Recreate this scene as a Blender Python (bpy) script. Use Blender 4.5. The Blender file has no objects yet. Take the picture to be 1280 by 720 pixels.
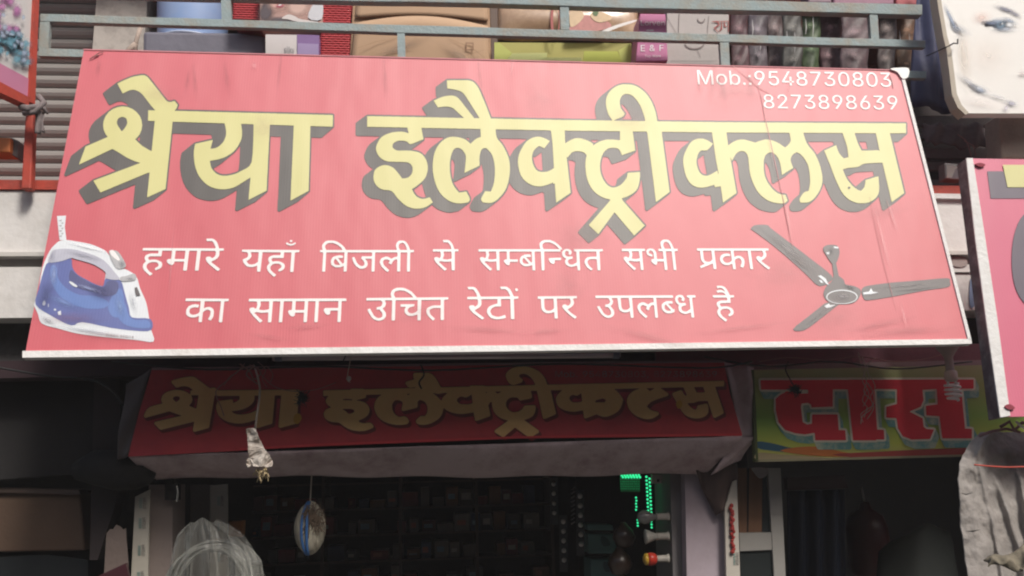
import bpy, bmesh, math, random
from mathutils import Vector, Matrix
from mathutils.geometry import delaunay_2d_cdt
random.seed(7)
SC = bpy.context.scene
COL = SC.collection
# ------------------------------------------------------------------ camera
FOC = 1100.0                                    # focal length in photo pixels (photo 1280 wide)
AX = Vector((11500, 60, -FOC)).normalized()     # facade direction seen by the camera
AZ = Vector((-132, 5175, -FOC)); AZ = (AZ - AX*AZ.dot(AX)).normalized()
AY = AZ.cross(AX)
CAM_LOC = Vector((0, 0, 2.0))
ROT = Matrix((AX, AY, AZ))                      # camera coords -> world coords
cam = bpy.data.cameras.new('camera'); cam_ob = bpy.data.objects.new('camera', cam); COL.objects.link(cam_ob)
cam_ob.matrix_world = Matrix.Translation(CAM_LOC) @ ROT.to_4x4()
cam.sensor_width = 36; cam.lens = FOC/1280*36; cam.clip_start = .05; cam.clip_end = 500
SC.camera = cam_ob
# ------------------------------------------------------------------ light
SUN_EL, SUN_AZ = math.radians(48), math.radians(27)     # azimuth: to the right of straight behind the camera
world = bpy.data.worlds.new('World'); SC.world = world; world.use_nodes = True
wn = world.node_tree.nodes; bg = wn['Background']
sky = wn.new('ShaderNodeTexSky'); sky.sky_type = 'NISHITA'; sky.sun_disc = False
sky.sun_elevation = SUN_EL; sky.sun_rotation = math.pi - SUN_AZ; sky.dust_density = 4.0; sky.air_density = 1.2
world.node_tree.links.new(sky.outputs[0], bg.inputs[0]); bg.inputs[1].default_value = 0.06
sun = bpy.data.lights.new('sun', 'SUN'); sun.energy = 1.5; sun.angle = math.radians(13); sun.color = (1, .96, .9)
sun_ob = bpy.data.objects.new('sun', sun); COL.objects.link(sun_ob)
sd = Vector((math.sin(SUN_AZ)*math.cos(SUN_EL), -math.cos(SUN_AZ)*math.cos(SUN_EL), math.sin(SUN_EL)))
sun_ob.rotation_euler = sd.to_track_quat('Z', 'Y').to_euler(); sun_ob.location = (2, -4, 9)
SC.view_settings.view_transform = 'Standard'; SC.view_settings.look = 'None'
SC.view_settings.exposure = 1.08
SC.cycles.pixel_filter_type = 'BLACKMAN_HARRIS'; SC.cycles.filter_width = 2.1; SC.view_settings.gamma = 1.0
# ------------------------------------------------------------------ geometry helpers
def ray(px, py):
    return ROT @ Vector((px-640, 360-py, -FOC))
def P(px, py, Y):
    """point of the plane y=Y that the photograph shows at pixel px,py"""
    r = ray(px, py); return CAM_LOC + r*(Y/r.y)
class Plane:
    def __init__(s, p, n): s.p = Vector(p); s.n = Vector(n).normalized()
    def at(s, px, py, off=0.0):
        r = ray(px, py); p = s.p + s.n*off
        return CAM_LOC + r*((p-CAM_LOC).dot(s.n)/r.dot(s.n))
class Flat(Plane):
    def __init__(s, Y): super().__init__((0, Y, 0), (0, -1, 0))
MATS = {}
def mat(name, col, rough=.7, var=.12, scale=6, bump=.0, bscale=40, spec=.4, coat=0, coat_r=.4, metal=0, dirt=None, dirt_amt=.5, dscale=3,
        emit=0, alpha=1, trans=0, stretch=(1, 1, 1)):
    if name in MATS: return MATS[name]
    m = bpy.data.materials.new(name); m.use_nodes = True
    nt = m.node_tree; N = nt.nodes; L = nt.links; b = N['Principled BSDF']
    tc = N.new('ShaderNodeTexCoord'); mp = N.new('ShaderNodeMapping'); mp.inputs['Scale'].default_value = stretch
    L.new(tc.outputs['Object'], mp.inputs[0])
    n = N.new('ShaderNodeTexNoise'); n.inputs['Scale'].default_value = scale; n.inputs['Detail'].default_value = 6; n.inputs['Roughness'].default_value = .65
    L.new(mp.outputs[0], n.inputs['Vector'])
    hsv = N.new('ShaderNodeMix'); hsv.data_type = 'RGBA'
    c = col; lo = [x*(1-var) for x in c]; hi = [min(1, x*(1+var)) for x in c]
    hsv.inputs['A'].default_value = (*lo, 1); hsv.inputs['B'].default_value = (*hi, 1)
    L.new(n.outputs['Fac'], hsv.inputs['Factor'])
    out = hsv.outputs['Result']
    if dirt:
        n2 = N.new('ShaderNodeTexNoise'); n2.inputs['Scale'].default_value = dscale; n2.inputs['Detail'].default_value = 8; n2.inputs['Roughness'].default_value = .75
        L.new(mp.outputs[0], n2.inputs['Vector'])
        r = N.new('ShaderNodeValToRGB'); r.color_ramp.elements[0].position = .46; r.color_ramp.elements[1].position = .68
        r.color_ramp.elements[1].color = (dirt_amt,)*3+(1,); r.color_ramp.elements[0].color = (0, 0, 0, 1)
        L.new(n2.outputs['Fac'], r.inputs[0])
        mx = N.new('ShaderNodeMix'); mx.data_type = 'RGBA'; L.new(r.outputs[0], mx.inputs['Factor'])
        L.new(out, mx.inputs['A']); mx.inputs['B'].default_value = (*dirt, 1); out = mx.outputs['Result']
    L.new(out, b.inputs['Base Color'])
    b.inputs['Roughness'].default_value = rough; b.inputs['Specular IOR Level'].default_value = spec; b.inputs['Metallic'].default_value = metal
    b.inputs['Coat Weight'].default_value = coat; b.inputs['Coat Roughness'].default_value = coat_r
    if emit: L.new(out, b.inputs['Emission Color']); b.inputs['Emission Strength'].default_value = emit
    if alpha < 1: b.inputs['Alpha'].default_value = alpha
    if trans: b.inputs['Transmission Weight'].default_value = trans
    if bump:
        n3 = N.new('ShaderNodeTexNoise'); n3.inputs['Scale'].default_value = bscale; n3.inputs['Detail'].default_value = 5
        L.new(mp.outputs[0], n3.inputs['Vector'])
        bp = N.new('ShaderNodeBump'); bp.inputs['Strength'].default_value = bump; bp.inputs['Distance'].default_value = .01
        L.new(n3.outputs['Fac'], bp.inputs['Height']); L.new(bp.outputs[0], b.inputs['Normal'])
    MATS[name] = m; return m
def link_mesh(name, verts, faces, m, parent=None, smooth=False, label=None, cat=None, group=None, kind=None):
    me = bpy.data.meshes.new(name)
    vs = [Vector(v) for v in verts]
    if parent is not None: org = parent_world(parent)
    else:
        org = Vector((sum(v.x for v in vs)/len(vs), sum(v.y for v in vs)/len(vs), min(v.z for v in vs)))
    me.from_pydata([v-org for v in vs], [], faces); me.update()
    bm = bmesh.new(); bm.from_mesh(me); bmesh.ops.recalc_face_normals(bm, faces=bm.faces); bm.to_mesh(me); bm.free()
    if smooth:
        for p in me.polygons: p.use_smooth = True
    if m: me.materials.append(m)
    o = bpy.data.objects.new(name, me); COL.objects.link(o)
    if parent is not None: o.parent = parent
    else: o.location = org
    tag(o, label, cat, group, kind)
    return o
def parent_world(p):
    v = p.location.copy(); q = p.parent
    while q is not None: v += q.location; q = q.parent
    return v
def tag(o, label=None, cat=None, group=None, kind=None):
    if label: o['label'] = label
    if cat: o['category'] = cat
    if group: o['group'] = group
    if kind: o['kind'] = kind
    return o
def thing(name, loc, label, cat, group=None):
    o = bpy.data.objects.new(name, None); COL.objects.link(o); o.location = loc; o.empty_display_size = .1
    return tag(o, label, cat, group)
class MB:
    """mesh builder"""
    def __init__(s): s.v = []; s.f = []
    def add(s, vs, fs):
        k = len(s.v); s.v += [tuple(v) for v in vs]; s.f += [tuple(i+k for i in f) for f in fs]
    def hexa(s, a, b):      # a, b: rings of equal length joined and capped
        n = len(a); s.add(list(a)+list(b), [tuple(range(n)), tuple(range(2*n-1, n-1, -1))]+[(i, (i+1) % n, n+(i+1) % n, n+i) for i in range(n)])
    def box(s, x0, x1, y0, y1, z0, z1):
        s.hexa([(x0, y0, z0), (x1, y0, z0), (x1, y0, z1), (x0, y0, z1)], [(x0, y1, z0), (x1, y1, z0), (x1, y1, z1), (x0, y1, z1)])
    def slab(s, px, plane, t, off=0, dirv=None):
        a = [plane.at(x, y, off) for x, y in px]; d = dirv or (-plane.n*t)
        s.hexa(a, [p+d for p in a])
    def tube(s, pts, r, n=8, caps=True, r2=None):
        pts = [Vector(p) for p in pts]; rings = []; up = Vector((0, 0, 1)); k = len(pts)
        prev = None
        for i, p in enumerate(pts):
            d = (pts[min(i+1, k-1)]-pts[max(i-1, 0)]).normalized()
            if prev is None:
                a = d.cross(up if abs(d.z) < .9 else Vector((1, 0, 0))).normalized()
            else:
                a = (prev - d*prev.dot(d)).normalized()
            prev = a; b = d.cross(a)
            rr = r if r2 is None else r+(r2-r)*i/(k-1)
            if callable(r): rr = r(i/(k-1))
            rings.append([p+(a*math.cos(t)+b*math.sin(t))*rr for t in [2*math.pi*j/n for j in range(n)]])
        vs = [v for R_ in rings for v in R_]; fs = []
        for i in range(k-1):
            for j in range(n): fs.append((i*n+j, i*n+(j+1) % n, (i+1)*n+(j+1) % n, (i+1)*n+j))
        if caps: fs += [tuple(range(n))[::-1], tuple((k-1)*n+j for j in range(n))]
        s.add(vs, fs)
    def lathe(s, c, prof, n=24, axis=Vector((0, 0, 1)), closed=True):
        """prof: (radius, height) along axis"""
        axis = axis.normalized(); a = axis.cross(Vector((0, 1, 0)) if abs(axis.y) < .9 else Vector((1, 0, 0))).normalized(); b = axis.cross(a); c = Vector(c)
        vs = []; fs = []
        for r, h in prof:
            for j in range(n):
                t = 2*math.pi*j/n; vs.append(c+axis*h+(a*math.cos(t)+b*math.sin(t))*r)
        for i in range(len(prof)-1):
            for j in range(n): fs.append((i*n+j, i*n+(j+1) % n, (i+1)*n+(j+1) % n, (i+1)*n+j))
        if closed: fs += [tuple(range(n))[::-1], tuple((len(prof)-1)*n+j for j in range(n))]
        s.add(vs, fs)
    def build(s, name, m, parent=None, **k): return link_mesh(name, s.v, s.f, m, parent, **k)
def slab(name, px, plane, t, m, parent=None, off=0, bevel=0, **k):
    """a solid piece whose front face is the outline px on a real plane, t thick"""
    b = MB(); b.slab(px, plane, t, off); o = b.build(name, m, parent, **k)
    if bevel:
        md = o.modifiers.new('bevel', 'BEVEL'); md.width = bevel; md.segments = 2; md.limit_method = 'ANGLE'
    return o
def grid(name, corners, nu, nv, m, parent=None, disp=None, plane=None, thick=0, **k):
    """cloth-like sheet between four world points (tl, tr, br, bl); disp(u,v)->Vector"""
    tl, tr, br, bl = [Vector(c) for c in corners]; vs = []; fs = []
    for j in range(nv+1):
        for i in range(nu+1):
            u, v = i/nu, j/nv
            p = (tl*(1-u)+tr*u)*(1-v)+(bl*(1-u)+br*u)*v
            if disp: p = p+disp(u, v)
            vs.append(p)
    for j in range(nv):
        for i in range(nu):
            a = j*(nu+1)+i; fs.append((a, a+1, a+nu+2, a+nu+1))
    o = link_mesh(name, vs, fs, m, parent, smooth=True, **k)
    if thick:
        md = o.modifiers.new('thickness', 'SOLIDIFY'); md.thickness = thick
    return o
def dec(s, q):
    out = []
    for c in s.split(';'):
        x = y = 0; L = []
        for t in c.split(','):
            a, b = t.split(' '); x += int(a); y += int(b); L.append((x/q, y/q))
        out.append(L)
    return out
def wavy(pts, amp=.35, step=40, seed=1):
    """long straight edges get the small kinks of hand-welded bar"""
    rn = random.Random(seed); out = []
    for i, a in enumerate(pts):
        c = pts[(i+1) % len(pts)]; out.append(a); n = int(abs(c[0]-a[0])//step)
        for k in range(1, n): t = k/n; out.append((a[0]+(c[0]-a[0])*t, a[1]+(c[1]-a[1])*t+rn.uniform(-amp, amp)))
    return out
def fill2d(contours):
    """even-odd filled 2D outline -> verts, faces (triangles)"""
    V = []; E = []
    for c in contours:
        k = len(V); n = len(c); V += [Vector(p[:2]) for p in c]; E += [(k+i, k+(i+1) % n) for i in range(n)]
    v, e, f, _, _, _ = delaunay_2d_cdt(V, E, [], 0, 1e-5)
    segs = [(V[a], V[b]) for a, b in E]; out = []
    for t in f:
        x = sum(v[i].x for i in t)/len(t); y = sum(v[i].y for i in t)/len(t); odd = False
        for a, b in segs:
            if (a.y > y) != (b.y > y) and x < a.x+(y-a.y)/(b.y-a.y)*(b.x-a.x): odd = not odd
        if odd: out.append(tuple(t))
    used = sorted({i for t in out for i in t}); mp = {i: k for k, i in enumerate(used)}
    return [(v[i].x, v[i].y) for i in used], [tuple(mp[i] for i in t) for t in out]
def print_shape(name, contours, plane, off, m, parent, **k):
    """flat ink or vinyl lettering lying on a sign's face"""
    v, f = fill2d(contours)
    return link_mesh(name, [plane.at(x, y, off) for x, y in v], f, m, parent, **k)
TEXTS = {}
def text_mesh(s, bold=0):
    if (s, bold) in TEXTS: return TEXTS[(s, bold)]
    V = []; F = []; x = 0; CAP = 509.0
    for ch in s:
        if ch == ' ': x += 280; continue
        adv, g = GLYPH[ch]; v, f = fill2d(dec(g, 1.0)); k = len(V)
        V += [(a+x, b) for a, b in v]; F += [tuple(i+k for i in t) for t in f]; x += adv
    x0 = min(a for a, b in V); x1 = max(a for a, b in V)
    TEXTS[(s, bold)] = ([((a-x0)/(x1-x0), b/CAP) for a, b in V], F)
    return TEXTS[(s, bold)]
def print_text(name, s, a, b, up, plane, off, m, parent, bold=0, **k):
    """text from baseline start a to baseline end b, cap-height vector up (photo px)"""
    v, f = text_mesh(s, bold)
    return link_mesh(name, [plane.at(a[0]+(b[0]-a[0])*u+up[0]*h, a[1]+(b[1]-a[1])*u+up[1]*h, off) for u, h in v], f, m, parent, **k)
def ell(cx, cy, rx, ry, n=28, rot=0, a0=0, a1=2*math.pi):
    c, s = math.cos(rot), math.sin(rot); out = []
    full = abs(a1-a0-2*math.pi) < 1e-6
    for i in range(n):
        t = a0+(a1-a0)*i/(n if full else n-1); x, y = rx*math.cos(t), ry*math.sin(t)
        out.append((cx+x*c-y*s, cy+x*s+y*c))
    return out
def smooth2(pts, k=3):
    out = []; n = len(pts)
    for i in range(n):
        p0, p1, p2, p3 = [Vector(pts[(i+j) % n]) for j in (-1, 0, 1, 2)]
        for j in range(k):
            t = j/k
            out.append(tuple(.5*((2*p1)+(p2-p0)*t+(2*p0-5*p1+4*p2-p3)*t*t+(3*p1-p0-3*p2+p3)*t**3)))
    return out
def stroke(pts, w):
    """outline of a thin 2D stroke"""
    pts = [Vector(p) for p in pts]; L = []; R_ = []
    for i, p in enumerate(pts):
        d = (pts[min(i+1, len(pts)-1)]-pts[max(i-1, 0)]).normalized(); n = Vector((-d.y, d.x))*w/2
        if i in (0, len(pts)-1): n *= .4
        L.append(tuple(p+n)); R_.append(tuple(p-n))
    return L+R_[::-1]
def soft_print(name, cx, cy, rx, ry, rot, plane, off, col, strength, parent, wob=.10, **k):
    """airbrushed patch of flat print: ink whose cover fades out from its middle"""
    c, s_ = math.cos(rot), math.sin(rot)
    uv = [(-1, -1), (1, -1), (1, 1), (-1, 1)]
    o = link_mesh(name, [plane.at(cx+a*rx*c-b_*ry*s_, cy+a*rx*s_+b_*ry*c, off) for a, b_ in uv], [(0, 1, 2, 3)], None, parent, **k)
    l = o.data.uv_layers.new(name='uv')
    for lp in o.data.loops: l.data[lp.index].uv = uv[lp.vertex_index]
    key = 'soft_ink_%d_%d_%d_%d_%d' % tuple(int(q*100) for q in (*col, strength, wob))+('_flex' if plane is S else '')
    if key not in MATS:
        m = bpy.data.materials.new(key); m.use_nodes = True; nt = m.node_tree; N = nt.nodes; L = nt.links; b = N['Principled BSDF']
        b.inputs['Base Color'].default_value = (*col, 1); b.inputs['Roughness'].default_value = .6; b.inputs['Coat Weight'].default_value = .9 if plane is S else .2; b.inputs['Coat Roughness'].default_value = .57; b.inputs['Coat IOR'].default_value = 1.8 if plane is S else 1.5
        u = N.new('ShaderNodeUVMap'); u.uv_map = 'uv'; g = N.new('ShaderNodeTexGradient'); g.gradient_type = 'QUADRATIC_SPHERE'
        nz = N.new('ShaderNodeTexNoise'); nz.inputs['Scale'].default_value = 3; vm = N.new('ShaderNodeVectorMath'); vm.operation = 'MULTIPLY_ADD'
        vm.inputs[1].default_value = (wob*2, wob*2, 0); L.new(u.outputs[0], nz.inputs['Vector']); L.new(nz.outputs['Color'], vm.inputs[0]); L.new(u.outputs[0], vm.inputs[2])
        v2 = N.new('ShaderNodeVectorMath'); v2.operation = 'SUBTRACT'; v2.inputs[1].default_value = (wob, wob, 0); L.new(vm.outputs[0], v2.inputs[0])
        L.new(v2.outputs[0], g.inputs[0])
        mt = N.new('ShaderNodeMath'); mt.operation = 'MULTIPLY'; mt.inputs[1].default_value = strength; mt.use_clamp = True
        L.new(g.outputs['Fac'], mt.inputs[0]); L.new(mt.outputs[0], b.inputs['Alpha']); MATS[key] = m
    o.data.materials.append(MATS[key]); return o
def crop(pts, ox, oy, s): return [(ox+x/s, oy+y/s) for x, y in pts]

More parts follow.
